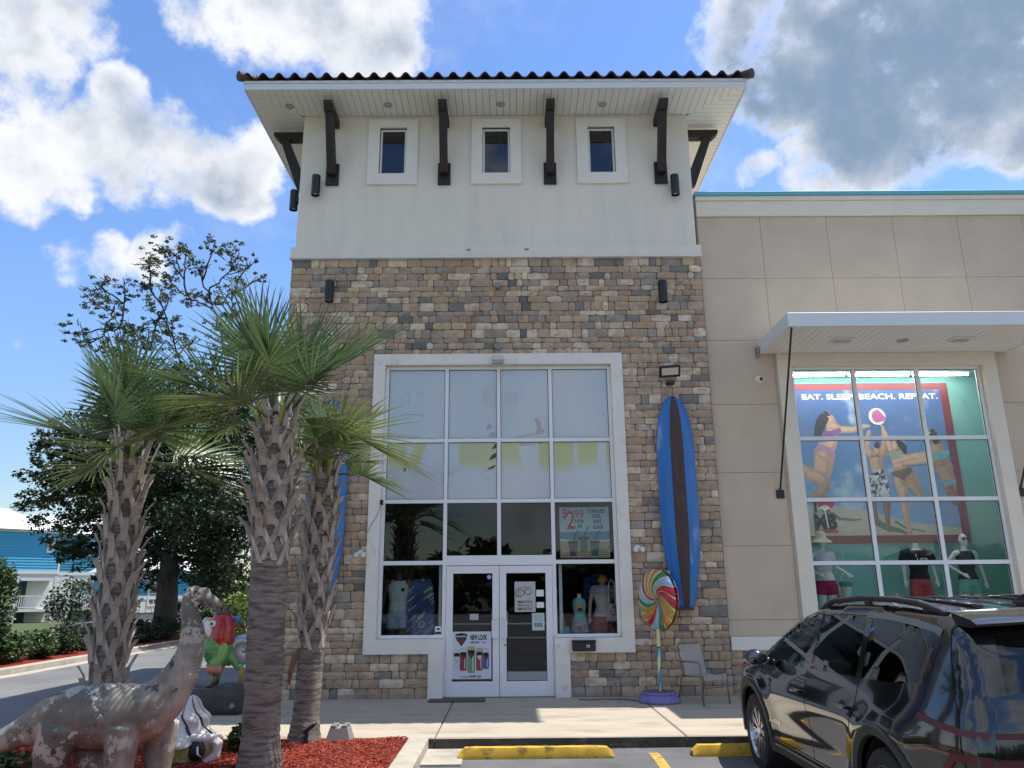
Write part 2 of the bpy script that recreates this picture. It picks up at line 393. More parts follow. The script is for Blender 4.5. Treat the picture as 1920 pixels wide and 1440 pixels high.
# sidewalk slabs with open joints
sw = thing('sidewalk', 'concrete walk along the shop front', 'pavement', (0, -1.8, 0), kind='structure'); del sw['category']
xs = [-5.4, -3.3, -.93, 2.13, 4.6, 7.1, 9.6, 12.1, 16]
for a, b in zip(xs[:-1], xs[1:]):
    mb = MB(); g = .008
    fy = -3.62 if a > -1.3 else (-3.6 if b > -1 else -3.45)
    n = 10; M_ = []
    mb.box(a + g, b - g, fy + .012, -.02, -.3, 0, b=.012, k=0)
    if a > -1.3: mb.box(a + g, b - g, fy, fy + .012, -.3, -.012, k=1)
    elif b > -1: mb.box(-1.0, b - g, fy, fy + .012, -.3, -.012, k=1)
    mb.build('slab', [CONC, CURBFACE], sw)
mb = MB()
mb.box(-5.38, 15.9, -3.55, 0, -.3, -.02); mb.build('joint_fill', MORTAR, sw)
mb = MB(); P = [(-1.0, -.0)]
# planting island: kerb and mulch
def strip(mb, pts, w, z0, z1, k=None):
    """kerb of width w left of a polyline, chamfered top"""
    pts = [Vector((x, y, 0)) for x, y in pts]; sec = [(0, z0), (0, z1 - .02), (.02, z1), (w - .02, z1), (w, z1 - .02), (w, z0)]; rows = []
    for i, p in enumerate(pts):
        t = (pts[min(i + 1, len(pts) - 1)] - pts[max(i - 1, 0)]).normalized(); nrm = Vector((-t.y, t.x, 0))
        rows.append([p + nrm * a + Vector((0, 0, z)) for a, z in sec])
    n = len(sec); vs = [q for r in rows for q in r]
    fs = [(i * n + j, i * n + j + 1, (i + 1) * n + j + 1, (i + 1) * n + j) for i in range(len(pts) - 1) for j in range(n - 1)]
    return mb.add(vs, fs, k)
kerb = MB()
strip(kerb, [(-1.0, -12), (-1.0, -3.62)], .25, -.35, .01)
strip(kerb, [(-6.6, -3.9), (-6.6, -12)], .22, -.2, .01)
strip(kerb, [(-3.2, -3.45), (-5.9, -3.45), (-6.45, -3.6), (-6.6, -3.9)], .2, -.2, .01)
kerb.build('island_kerb', CURB, kind='structure')
mb = MB(); mb.box(-1.0, -.55, -4.5, -3.62, -.2, -.118); mb.build('kerb_apron', CURB, kind='structure')
# mulch bed: gently mounded grid
def bed(name, x0, x1, y0, y1, zb, amp, m, n=.12):
    nx, ny = max(2, int((x1 - x0) / n)), max(2, int((y1 - y0) / n)); V = []; F = []
    for j in range(ny + 1):
        for i in range(nx + 1):
            x = x0 + (x1 - x0) * i / nx; y = y0 + (y1 - y0) * j / ny
            e = min(x - x0, x1 - x, y - y0, y1 - y); z = zb + amp * min(1, e / .5) + .02 * mnoise.noise(Vector((x * 3, y * 3, 0)))
            V.append((x, y, z))
    for j in range(ny):
        for i in range(nx): a = j * (nx + 1) + i; F.append((a, a + 1, a + nx + 2, a + nx + 1))
    o = bpy.data.objects.new(name, np_mesh(name, V, F, m, smooth=True)); COL.objects.link(o); o['kind'] = 'structure'; return o
bed('mulch_bed', -6.4, -1.24, -9, -3.5, -.02, .05, MULCH)
bed('mulch_verge', -14.6, -12.35, -8, 36, -.0, .03, MULCH, .4)
def chips(name, n, fx, size, m):
    V = np.zeros((n, 8, 3), np.float32); F = []
    for i in range(n):
        x, y, z = fx(); l, w, t = size * random.uniform(.5, 1.6), size * random.uniform(.18, .4), size * .12
        a = random.uniform(0, PI); tilt = random.uniform(-.45, .45); ca, sa = math.cos(a), math.sin(a); k = 0
        for dz in (-t, t):
            for dx, dy in ((-l, -w), (l, -w), (l * .8, w), (-l * .9, w)):
                hz = dx * math.sin(tilt) + dz
                V[i, k] = (x + dx * ca - dy * sa, y + dx * sa + dy * ca, z + hz); k += 1
        o = i * 8; F += [(o + 4, o + 5, o + 6, o + 7), (o, o + 1, o + 5, o + 4), (o + 1, o + 2, o + 6, o + 5), (o + 2, o + 3, o + 7, o + 6), (o + 3, o, o + 4, o + 7)]
    o = bpy.data.objects.new(name, np_mesh(name, V.reshape(-1, 3), F, m)); COL.objects.link(o); o['kind'] = 'stuff'; return o
def mz():
    x, y = random.uniform(-6.3, -1.26), random.uniform(-6.6, -3.52)
    e = min(x + 6.4, -1.24 - x, -3.5 - y, .5); return x, y, -.02 + .05 * min(1, e / .5) + .02 * mnoise.noise(Vector((x * 3, y * 3, 0))) + .012
chips('bark_chips', 24000, mz, .02, CHIP)
# far kerb of the drive with a pale gutter
kb = MB(); kp = [(-12.15, -25), (-12.1, 0), (-12.05, 6), (-12.2, 10), (-12.4, 14), (-12.5, 24), (-12.5, 40)]
strip(kb, kp, .22, -.2, .03); kb.build('verge_kerb', CURB, kind='structure')
kb = MB(); strip(kb, [(x + .35, y) for x, y in kp], .33, -.2, -.118); kb.build('gutter', CURB, kind='structure')
# painted bay line, wheel stops
for x in (1.60, 4.4):
    mb = MB(); LL = [(-3.95, -.1275), (-4.3, -.1285), (-5.2, -.181), (-9.4, -.184)]; mb.add([(q, y, z + .004) for y, z in LL for q in (x, x + .12)], [(2 * i, 2 * i + 1, 2 * i + 3, 2 * i + 2) for i in range(3)]); mb.build('bay_line', YEL, kind='structure')
def wheel_stop(x0, x1, y, lab):
    mb = MB(); prof = [(-.085, 0), (-.085, .035), (-.05, .115), (.05, .115), (.085, .035), (.085, 0)]
    n = 26; V = []; F = []
    for i in range(n + 1):
        u = i / n; x = x0 + (x1 - x0) * u; e = min(u, 1 - u) * (x1 - x0); hh = 1 - .55 * max(0, 1 - e / .07)
        for a, z in prof: V.append((x, y + a + random.uniform(-.002, .002), -.13 + z * hh + (random.uniform(-.004, .003) if z > .05 else 0)))
    k = len(prof)
    for i in range(n):
        for j in range(k - 1): F.append((i * k + j, i * k + j + 1, (i + 1) * k + j + 1, (i + 1) * k + j))
    F += [tuple(range(k)), tuple(range(n * k, n * k + k))[::-1]]; mb.add(V, F)
    o = mb.build('wheel_stop', mat('worn yellow concrete', (.62, .38, .05), .85, var=.14, vs=4, bump=.4, bs=90, spec=.2, col2=(.11, .085, .05), mixs=4.5, mixt=(.5, .72)), smooth=30)
    tag(o, lab, 'wheel stop', 'yellow wheel stops in the parking bays'); return o
wheel_stop(-.60, 1.17, -4.12, 'worn yellow concrete wheel stop in front of the glass entrance doors')
wheel_stop(2.08, 3.85, -4.08, 'yellow concrete wheel stop half hidden by the front wheel of the black car')

# ================================================================== STONE TOWER
TW = thing('shop_tower', 'three storey tower with stone cladding, white stucco top and tiled hip roof over glass doors', 'building', (-.22, 3, 0))
def stone(mb, x0, x1, z0, z1, f, k):
    """one rough faced stone; f maps (u, depth out, v)"""
    g = .0032; x0 += g; x1 -= g; z0 += g; z1 -= g; nx, nz = 4, 2; V = []; F = []
    dep = random.uniform(.016, .04); j = lambda a: random.uniform(-a, a); tx, tz = j(.008), j(.008)
    for b in range(nz + 1):
        for a in range(nx + 1):
            ed = a in (0, nx) or b in (0, nz); u = x0 + (x1 - x0) * (a / nx + (0 if ed else j(.06))); v = z0 + (z1 - z0) * (b / nz + (0 if ed else j(.12)))
            c = a in (0, nx) and b in (0, nz)
            if ed: u += j(.004); v += j(.004)
            if c: u += .006 if a == 0 else -.006; v += .006 if b == 0 else -.006
            d = dep + tx * (a / nx - .5) + tz * (b / nz - .5) + (j(.003) - .009 if ed else j(.009) + .004)
            V.append(f(u, d, v))
    n = nx + 1
    for b in range(nz):
        for a in range(nx): F.append((b * n + a, b * n + a + 1, (b + 1) * n + a + 1, (b + 1) * n + a))
    ring = [a for a in range(n)] + [b * n + nx for b in range(1, nz + 1)] + [nz * n + a for a in range(nx - 1, -1, -1)] + [b * n for b in range(nz - 1, 0, -1)]
    o = len(V); ctr = {}
    for r in ring:
        a, b = r % n, r // n; V.append(f(x0 + (x1 - x0) * a / nx, -.02, z0 + (z1 - z0) * b / nz))
    m = len(ring)
    for i in range(m): F.append((ring[i], o + i, o + (i + 1) % m, ring[(i + 1) % m]))
    mb.add(V, F, k)
def rows(breaks):
    out = []
    for a, b in zip(breaks[:-1], breaks[1:]):
        n = max(1, round((b - a) / .132)); h = [random.choice((.10, .115, .125, .14, .14, .175)) for _ in range(n)]; s = (b - a) / sum(h); z = a
        for q in h: out.append((z, z + q * s)); z += q * s
    return out
def cuts(x0, x1):
    x = x0; out = []
    while x < x1 - 1e-6:
        w = random.choice((.13, .17, .22, .26, .3, .34, .4)) * random.uniform(.9, 1.1)
        if x1 - x - w < .11: w = x1 - x
        w = min(w, x1 - x); out.append((x, x + w)); x += w
    return out
def stones(parent, breaks, spans, f, limit, cam_d):
    L = []
    for z0, z1 in rows(breaks):
        for a, b in spans(z0, z1):
            for x0, x1 in cuts(a, b):
                c = Vector(f((x0 + x1) / 2, 0, (z0 + z1) / 2)); L.append(((x1 - x0) * (z1 - z0) / (c - Vector((0, -13.73, 1.71))).length_squared, x0, x1, z0, z1))
    L.sort(reverse=True); rest = MB(); PAL = [0] * 30 + [1] * 26 + [2] * 22 + [3] * 15 + [4] * 7
    for i, (_, x0, x1, z0, z1) in enumerate(L):
        k = random.choice(PAL)
        if i < limit:
            mb = MB(); stone(mb, x0, x1, z0, z1, f, 0); mb.build('stone', ST[k], parent)
        else: stone(rest, x0, x1, z0, z1, f, k)
    if rest.v: rest.build('stone', ST, parent, kind='stuff')
def tspan(z0, z1):
    zc = (z0 + z1) / 2
    if zc < .7: return [(-4.17, -1.385), (1.005, 3.73)]
    if zc < 5.985: return [(-4.17, -2.495), (2.105, 3.73)]
    return [(-4.17, 3.73)]
stones(TW, [-.14, .7, 5.985, 7.93], tspan, lambda u, d, v: (u, .03 - d, v), 298, 0)
SIDE = MB()
def sidestones():
    L = MB()
    for z0, z1 in rows([-.14, 7.93]):
        for x0, x1 in cuts(0.04, 3.2): stone(L, x0, x1, z0, z1, lambda u, d, v: (-4.16 - d + .03, u, v), random.choice((0, 0, 1, 1, 2, 2, 3, 4)))
    L.build('side_stones', ST, TW, kind='stuff')
sidestones()
mb = MB()   # backing wall with the big opening, in mortar colour
for x0, x1, z0, z1 in ((-4.13, -2.45, -.2, 7.95), (2.06, 3.72, -.2, 7.95), (-2.45, 2.06, 5.95, 7.95), (-2.45, -1.35, -.2, .74), (.97, 2.06, -.2, .74)): mb.box(x0, x1, .03, .3, z0, z1)
mb.box(-4.13, -3.9, .3, 8, -.2, 7.95); mb.box(3.5, 3.72, .3, 8, -.2, 7.95); mb.box(-4.13, 3.72, 7.8, 8, -.2, 7.95)
mb.build('backing_wall', MORTAR, TW)
# stucco storey with three window holes
mb = MB(); wins = [(-2.56, -2.02), (-.49, .07), (1.64, 2.18)]; ex = [-4.12] + [q for w in wins for q in w] + [3.68]
for i in range(0, len(ex), 2): mb.box(ex[i], ex[i + 1], .02, .3, 8.1, 11.1)
for a, b in wins: mb.box(a, b, .02, .3, 8.1, 9.77); mb.box(a, b, .02, .3, 10.81, 11.1)
mb.box(-4.12, -3.9, .3, 8, 8.1, 11.1); mb.box(3.46, 3.68, .3, 8, 8.1, 11.1); mb.box(-3.9, 3.46, 7.8, 8, 8.1, 11.1)
mb.build('stucco_wall', WHITE_STUCCO, TW)
mb = MB(); mb.box(-4.19, 3.75, -.05, 8.05, 7.965, 8.17, b=.008); mb.build('stucco_band', WHITE_STUCCO, TW)
mb = MB(); mb.box(-4.2, 3.76, -.065, 8.06, 7.925, 7.962, b=.005); mb.build('drip_edge', FASCIA, TW)
WINFILM = glass('upper window glass', (.35, .38, .4))
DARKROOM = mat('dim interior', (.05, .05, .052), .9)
for a, b in wins:
    c = (a + b) / 2; mb = MB(); x0, x1, z0, z1 = c - .5, c + .5, 9.53, 11.0
    mb.box(x0, a, -.025, .1, z0, z1); mb.box(b, x1, -.025, .1, z0, z1); mb.box(a, b, -.025, .1, z0, 9.77); mb.box(a, b, -.025, .1, 10.81, z1)
    s = mb.build('window_surround', TRIM, TW)
    mb = MB(); t = .045
    for q in ((a + .002, a + t, 9.772, 10.808), (b - t, b - .002, 9.772, 10.808), (a + t, b - t, 9.772, 9.772 + t), (a + t, b - t, 10.808 - t, 10.808)): mb.box(q[0], q[1], .05, .11, q[2], q[3], b=.006)
    w = mb.build('window', ALU, TW)
    mb = MB(); mb.box(a + t, b - t, .075, .081, 9.772 + t, 10.808 - t); mb.build('pane', WINFILM, w)
    mb = MB(); mb.box(a + t, b - t, .16, .18, 9.8, 10.42); mb.build('blind', mat('grey blind', (.2, .21, .22), .8), w)
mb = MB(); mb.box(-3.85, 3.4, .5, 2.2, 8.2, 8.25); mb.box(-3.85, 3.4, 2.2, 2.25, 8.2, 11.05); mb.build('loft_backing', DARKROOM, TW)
# soffit planks, mitred at the corners
X0, X1, YF, YB = -5.03, 4.63, -.85, 8.9; ZS = 11.1
def mitre(x):  # rear end of a front plank
    return min(.015, YF + (x - X0), YF + (X1 - x))
n = 72; w = (X1 - X0) / n
for i in range(n):
    a, b = X0 + i * w + .004, X0 + (i + 1) * w - .004; ya, yb = mitre(a), mitre(b)
    if max(ya, yb) < YF + .02: continue
    mb = MB(); mb.add([(a, YF, ZS), (b, YF, ZS), (b, yb, ZS), (a, ya, ZS), (a, YF, ZS + .015), (b, YF, ZS + .015), (b, yb, ZS + .015), (a, ya, ZS + .015)],
       [(0, 1, 2, 3), (7, 6, 5, 4), (0, 4, 5, 1), (1, 5, 6, 2), (2, 6, 7, 3), (3, 7, 4, 0)]); mb.build('soffit_plank', SOFFIT, TW)
for s in (-1, 1):
    rest = MB(); y = YF; i = 0; xi, xo = (-4.125, X0) if s < 0 else (3.685, X1)
    while y < YB:
        a, b = y + .004, y + w - .004
        f = lambda q: (xo + (q - YF) * (1 if s < 0 else -1)) if (q - YF) < .9 else xi
        xa, xb = f(a), f(b); xa = min(xa, xi) if s < 0 else max(xa, xi); xb = min(xb, xi) if s < 0 else max(xb, xi)
        m = MB() if i < 26 else rest
        m.add([(xo, a, ZS), (xa, a, ZS), (xb, b, ZS), (xo, b, ZS), (xo, a, ZS + .015), (xa, a, ZS + .015), (xb, b, ZS + .015), (xo, b, ZS + .015)],
           [(0, 1, 2, 3), (7, 6, 5, 4), (0, 4, 5, 1), (1, 5, 6, 2), (2, 6, 7, 3), (3, 7, 4, 0)])
        if i < 26: m.build('soffit_plank', SOFFIT, TW)
        y += w; i += 1
    rest.build('soffit_plank', SOFFIT, TW, kind='stuff')
mb = MB(); mb.box(X0 + .01, X1 - .01, YF + .01, YB, ZS + .012, ZS + .03); mb.build('soffit_backing', GROOVE, TW)
mb = MB()
for (a, b, c, d) in ((X0 - .03, X1 + .03, YF - .03, YF - .003), (X0 - .03, X0 - .003, YF - .003, YB), (X1 + .003, X1 + .03, YF - .003, YB)): mb.box(a, b, c, d, ZS - .015, ZS + .115, b=.004)
for (a, b, c, d) in ((X0 - .045, X1 + .045, YF - .045, YF - .003), (X0 - .045, X0 - .003, YF - .003, YB), (X1 + .003, X1 + .045, YF - .003, YB)): mb.box(a, b, c, d, ZS + .118, ZS + .175, b=.004)
mb.build('fascia', FASCIA, TW)
# roof deck and clay tiles
zr = ZS + .18; cx, hw = (X0 + X1) / 2, (X1 - X0) / 2; rise = .34
mb = MB(); a, b, c, d = (X0, YF, zr), (X1, YF, zr), (X1, YB, zr), (X0, YB, zr); e, g = (cx, YF + hw, zr + hw * rise), (cx, YB - hw, zr + hw * rise)
e2 = (cx, (YF + YB) / 2, zr + hw * rise); mb.add([a, b, c, d, e2], [(0, 1, 4), (1, 2, 4), (2, 3, 4), (3, 0, 4), (0, 3, 2, 1)]); mb.build('roof_deck', TILE, TW)
def tile_mesh(mb, wd, ln):
    P = []; 
    for i in range(11):
        u = i / 10
        if u < .62: q = u / .62; P.append((u * wd, .085 * math.sin(PI * q) + .012))
        else: q = (u - .62) / .38; P.append((u * wd, .012 - .018 * math.sin(PI * q)))
    V = []
    for y, zz in ((0, 0), (ln, .0)):
        for t in (0, .018):
            for u, h in P: V.append((u, y, h + t))
    n = len(P); F = []
    for i in range(n - 1):
        F += [(i, i + 1, 2 * n + i + 1, 2 * n + i), (n + i, 3 * n + i, 3 * n + i + 1, n + i + 1), (i, n + i, n + i + 1, i + 1)]
    mb.add(V, F)
def place(mb, M): mb.v = [(M @ Vector(p))[:] for p in mb.v]; return mb
NT = 32; tw = (X1 - X0 + .1) / NT; sl_ = math.atan(rise)
tmb = MB(); tile_mesh(tmb, tw, .42); tproto = None
def put_tile(M):
    global tproto
    if tproto is None:
        o = tmb.build('roof_tile', TILE, None, smooth=50); tproto = o.data
    else: o = bpy.data.objects.new('roof_tile', tproto); COL.objects.link(o)
    o.parent = TW; o.matrix_parent_inverse = Matrix.Translation(-TW.location); o.matrix_basis = M
for course in range(3):
    for i in range(NT):
        x = X0 - .05 + i * tw; yy = course * .36
        if x < X0 - .06 + yy * .9 or x + tw > X1 + .06 - yy * .9: continue
        put_tile(Matrix.Translation((x, YF - .1 + yy, zr + .0 + yy * rise + course * .012)) @ Matrix.Rotation(sl_ - .02, 4, 'X') @ Matrix.Rotation(random.uniform(-.012, .012), 4, 'Z'))
for s in (-1, 1):
    for i in range(12):
        y = YF - .05 + i * tw
        for course in range(2):
            if y < YF + course * .36: continue
            R_ = Matrix.Rotation(-PI / 2 if s < 0 else PI / 2, 4, 'Z')
            x = (X0 - .1 + course * .36) if s < 0 else (X1 + .1 - course * .36)
            put_tile(Matrix.Translation((x, y + (tw if s < 0 else 0), zr + course * .13)) @ R_ @ Matrix.Rotation(sl_ - .02, 4, 'X'))
    for i in range(4):   # hip caps
        a = Vector(((X0 - .12) if s < 0 else (X1 + .12), YF - .12, zr + .05)); dr = Vector((1 if s < 0 else -1, 1, rise)).normalized(); p = a + dr * (i * .36)
        mb = MB(); mb.tube([p, p + dr * .42], [.095, .08], 12); mb.build('hip_cap', TILE, TW, smooth=50)
# timber brackets
def bracket(x, side=None):
    f = (lambda d, t, z: (x + t, -d, z)) if side is None else (lambda d, t, z: (side * 0 + (-4.12 - d if side < 0 else 3.68 + d), x + t, z))
    r = MB(); hw_ = .085
    pr = [(0.0, 10.97), (.72, 10.97), (.72, 10.90), (.62, 10.80), (0.0, 10.80)]
    r.prism(pr, lambda u, v, d: f(u, -hw_ + d, v), hw_ * 2); B = r.build('bracket', DARKWOOD, TW)
    r = MB(); br = [(.045, 9.70), (.045, 9.93), (.40, 10.80), (.58, 10.80), (.18, 9.70)]
    r.prism(br, lambda u, v, d: f(u, -.075 + d, v), .15); r.build('brace', DARKWOOD, B)
    r = MB(); pl = [(-.03, 9.52), (-.03, 9.98), (.042, 9.98), (.042, 9.52)]
    r.prism(pl, lambda u, v, d: f(u, -.125 + d, v), .25); r.build('base_plate', DARKWOOD, B)
    r = MB(); c = f(.175, 0, 9.8); 
    if side is None: r.lathe([(0, .0), (.02, 0), (.02, .015), (0, .017)], (c[0], c[1] + .0, c[2]), 8, axis='y')
    else: r.lathe([(0, .0), (.02, 0), (.02, .015), (0, .017)], c, 8)
    r.build('bolt', STEEL, B)
for x in (-3.475, -1.25, .86, 3.07): bracket(x)
bracket(.45, -1); bracket(.45, 1); bracket(3.2, -1); bracket(3.2, 1)
# ---------------------------------------------------------------- shopfront: surround, frame, panes
mb = MB(); y0, y1 = -.055, .1
for x0, x1, z0, z1 in ((-2.49, -2.28, .7, 5.985), (1.9, 2.11, .7, 5.985), (-2.28, 1.9, 5.78, 5.985), (-2.28, -1.14, .7, .94), (.755, 1.9, .7, .94), (-1.385, -1.14, -.02, .7), (.755, 1.005, -.02, .7)):
    mb.box(x0, x1, y0, y1, z0, z1)
bm_ = mb.build('shopfront_surround', TRIM_DIRTY, TW)
mb = MB(); t = .034
def bar(x0, x1, z0, z1, ya=.06, yb=.13): mb.box(x0, x1, ya, yb, z0, z1, b=.005)
for x in (-2.245, 1.868): bar(x - .033, x + .033, .945, 5.775)
for x in (-1.14, .772): bar(x - t, x + t, 0.0, 5.71)
bar(-.185 - t, -.185 + t, 2.32, 5.71)
cols = [(-2.212, -1.174), (-1.106, -.219), (-.151, .738), (.806, 1.835)]
for a, b in ((-2.212, 1.835),): bar(a, b, 5.71, 5.775)
for a, b in cols:
    for z in (4.37, 3.27): bar(a, b, z - t, z + t)
for a, b in (cols[0], cols[3]): bar(a, b, 2.165, 2.235); bar(a - .03, b + .03, .945, 1.0, .03, .13)
bar(-1.106, .738, 2.15, 2.32)
SF = mb.build('shopfront_window', ALU, TW)
frosted = []
for ci, (a, b) in enumerate(cols):
    for z0, z1, kind in ((4.404, 5.71, 'f'), (3.304, 4.336, 'f'), (2.32 if ci in (1, 2) else 2.235, 3.236, 'c'), (1.0, 2.165, 'c')):
        if kind == 'c' and z1 < 2.2 and ci in (1, 2): continue
        m = MB(); m.box(a, b, .09, .096, z0, z1); m.build('pane', GLASS if kind == 'f' else DGLASS, SF)
        m = MB()
        for q in ((a, b, z1 - .008, z1), (a, a + .008, z0, z1 - .008), (b - .008, b, z0, z1 - .008), (a + .008, b - .008, z0, z0 + .008)): m.box(q[0], q[1], .084, .0898, q[2], q[3])
        m.build('gasket', RUBBER, SF)
        if kind == 'f':
            m = MB(); m.box(a, b, .1, .104, z0, z1); m.build('frosted_film', FILM, SF); frosted.append((a, b, z0, z1))
# faded printed graphics on the film
def faded(name, top, bot, z0, z1, sc=3):
    m = mat(name, top, .7); N, L = m.node_tree.nodes, m.node_tree.links; tc = N.new('ShaderNodeTexCoord').outputs['Object']; sp = N.new('ShaderNodeSeparateXYZ'); L.new(tc, sp.inputs[0])
    nz = N.new('ShaderNodeTexNoise'); nz.inputs['Scale'].default_value = sc; nz.inputs['Detail'].default_value = 5; L.new(tc, nz.inputs['Vector'])
    ad = N.new('ShaderNodeMath'); ad.operation = 'MULTIPLY_ADD'; L.new(nz.outputs['Fac'], ad.inputs[0]); ad.inputs[1].default_value = .5; L.new(sp.outputs['Z'], ad.inputs[2])
    r = N.new('ShaderNodeMapRange'); r.interpolation_type = 'SMOOTHSTEP'; L.new(ad.outputs[0], r.inputs[0]); r.inputs[1].default_value = z0 + .25; r.inputs[2].default_value = z1 + .25
    x = N.new('ShaderNodeMix'); x.data_type = 'RGBA'; L.new(r.outputs[0], x.inputs[0]); x.inputs[6].default_value = (*bot, 1); x.inputs[7].default_value = (*top, 1); L.new(x.outputs[2], N['Principled BSDF'].inputs['Base Color']); return m
FB = (.86, .88, .89); FY = faded('faded yellow print', (.80, .79, .40), FB, 3.72, 4.05); FR = faded('faded red print', (.74, .60, .58), FB, 3.2, 4.5, 9); FO = faded('faded orange print', (.83, .80, .75), FB, 4.2, 5.4); FG = mat('faded grey print', (.62, .66, .69), .7)
gp = MB(); gf = lambda u, v: (u, .0985, v)
def wave(a, b, zt, zb, n=10, amp=.06, ph=0): return [(a, zt)] + [(b, zt)] + [(b + (a - b) * i / n, zb + amp * math.sin(ph + 7 * i / n)) for i in range(n + 1)]
for a, b, z0, z1, sp in ((cols[0][0], cols[0][1], 3.95, 4.33, 1), (cols[1][0] + .2, cols[1][1], 3.78, 4.33, 2), (cols[2][0], cols[2][1], 3.75, 4.33, 3), (cols[3][0], cols[3][1], 3.75, 4.33, 4)):
    if sp == 1: gp.poly(wave(a + .0, a + .34, z1, 3.8), gf, 0); gp.poly([(a + .5, z1), (a + .72, z1), (a + .6, 4.0), (a + .58, 3.8), (a + .3, 3.82), (a + .42, 4.1)], gf, 0)
    if sp == 2: gp.poly(wave(a, b, z1, 3.8, ph=1), gf, 0)
    if sp == 3: gp.poly([(a, z1), (a + .32, z1), (a + .36, 4.05), (a + .42, 3.75), (a, 3.72)], gf, 0); gp.poly([(b - .18, z1), (b, z1), (b, 3.7), (b - .12, 3.78), (b - .2, 4.0)], gf, 0)
    if sp == 4: gp.poly(wave(a, a + .37, z1, 3.75), gf, 0); gp.poly(wave(a + .45, a + .8, z1, 3.75, ph=2), gf, 0); gp.poly([(b - .07, z1), (b, z1), (b, 3.72), (b - .06, 3.8)], gf, 0)
for z0, z1 in ((4.0, 4.14), (3.78, 3.9), (3.62, 3.72), (4.2, 4.33)): gp.poly([(-.47 + (z0 - 3.6) * .25, z0), (-.34 + (z0 - 3.6) * .25, z0 + .05), (-.31 + (z1 - 3.6) * .25, z1 + .03), (-.44 + (z1 - 3.6) * .25, z1 - .03)], gf, 1)
for i in range(5):   # faded candy cane hook
    a0, a1 = PI * (1 - i / 5 - .12), PI * (1 - (i + .5) / 5 - .12)
    gp.poly([(-.55 + .31 * math.cos(a0), 4.46 + .31 * math.sin(a0)), (-.55 + .31 * math.cos(a1), 4.46 + .31 * math.sin(a1)), (-.55 + .19 * math.cos(a1), 4.46 + .19 * math.sin(a1)), (-.55 + .19 * math.cos(a0), 4.46 + .19 * math.sin(a0))], gf, 1 if i > 2 else 2)
for cx_, cz_, r, k in ((-.3, 5.2, .2, 2), (.05, 5.15, .13, 2)):
    gp.poly([(max(-1.1, min(-.222, cx_ + r * math.cos(q * .5236))) if cx_ < -.2 else max(-.148, cx_ + r * math.cos(q * .5236)), cz_ + r * 1.2 * math.sin(q * .5236)) for q in range(12)], gf, k)
gp.poly([(.47, 4.76), (.52, 4.8), (.58, 4.72), (.6, 4.6), (.66, 4.55), (.62, 4.48), (.48, 4.47), (.52, 4.6)], gf, 1); gp.poly([(.12, 4.5), (.14, 4.72), (.19, 4.76), (.17, 4.5)], gf, 2); gp.poly([(.12, 4.44), (.45, 4.5), (.46, 4.48), (.13, 4.42)], gf, 1)
gp.poly([(.16, 4.33), (.62, 4.33), (.58, 4.31), (.2, 4.26)], gf, 1)
for i in range(6): gp.poly([(1.0 + i * .145, 3.33 + i * .036), (1.09 + i * .145, 3.352 + i * .036), (1.09 + i * .145, 3.37 + i * .036), (1.0 + i * .145, 3.348 + i * .036)], gf, 1)
for u in (-1.85, -1.62): gp.tube([(u - .08, .0985, 5.25), (u - .03, .0985, 5.3), (u + .03, .0985, 5.27), (u + .0, .0985, 5.08)], .006, 4, k=3)
gp.poly([(-1.9, 4.86), (-1.55, 4.83), (-1.55, 4.86), (-1.9, 4.89)], gf, 3)
gp.poly([(-2.0, 3.33), (-1.85, 3.45), (-1.8, 3.44), (-1.87, 3.34)], gf, 2)
g = gp.build('faded_print', [FY, FR, FO, FG], SF)
# ---------------------------------------------------------------- doors
def door(x0, x1, hinge):
    mb = MB(); s = .115; y0, y1 = .055, .1; g = .004; x0 += g; x1 -= g; gl, gr = x0 + s, x1 - s
    for q in ((x0, gl, .008, 2.14), (gr, x1, .008, 2.14), (gl, gr, .008, .25), (gl, gr, 2.015, 2.14)): mb.box(q[0], q[1], y0, y1, q[2], q[3], b=.004)
    D = mb.build('door', ALU, TW)
    m = MB(); m.box(gl, gr, .075, .081, .25, 2.015); m.build('pane', DGLASS, D)
    m = MB()
    for q in ((gl, gr, 2.005, 2.015), (gl, gr, .25, .26), (gl, gl + .009, .26, 2.005), (gr - .009, gr, .26, 2.005)): m.box(q[0], q[1], .066, .0745, q[2], q[3])
    m.build('gasket', RUBBER, D)
    hx = (x1 - .045) if hinge < 0 else (x0 + .045); d = -1 if hinge < 0 else 1; m = MB()
    m.tube([(hx, .055, .93), (hx, .005, .93), (hx + d * .05, -.012, .935), (hx + d * .07, -.014, .97), (hx + d * .07, -.014, 1.22), (hx + d * .05, -.012, 1.255), (hx, .005, 1.26), (hx, .055, 1.26)], .013, 8)
    m.build('handle', ALU, D, smooth=60)
    m = MB(); m.tube([(gl, .115, 1.17), (gr, .115, 1.17)], .016, 8); m.tube([(gl, .115, .94), (gr, .115, .94)], .012, 8); m.build('push_bar', STEEL, D)
    for z in (.35, 1.08, 1.85):
        m = MB(); hx2 = x0 - .008 if hinge < 0 else x1 + .008; m.tube([(hx2, .05, z - .07), (hx2, .05, z + .07)], .012, 8); m.build('hinge', ALU, D)
    return D
DL = door(-1.106, -.185, -1); DR = door(-.185, .738, 1)
mb = MB(); mb.tube([(-.09, .05, .83), (-.09, .04, .83)], .018, 10); mb.build('lock', STEEL, DR)
mb = MB(); mb.box(-.07 + .0, .623, .068, .0745, .262, .4); mb.build('kick_plate', mat('grey kick plate', (.3, .33, .34), .5), DR)
mb = MB(); mb.box(-1.106, .738, .03, .16, -.02, .006); mb.build('threshold', STEEL, TW)
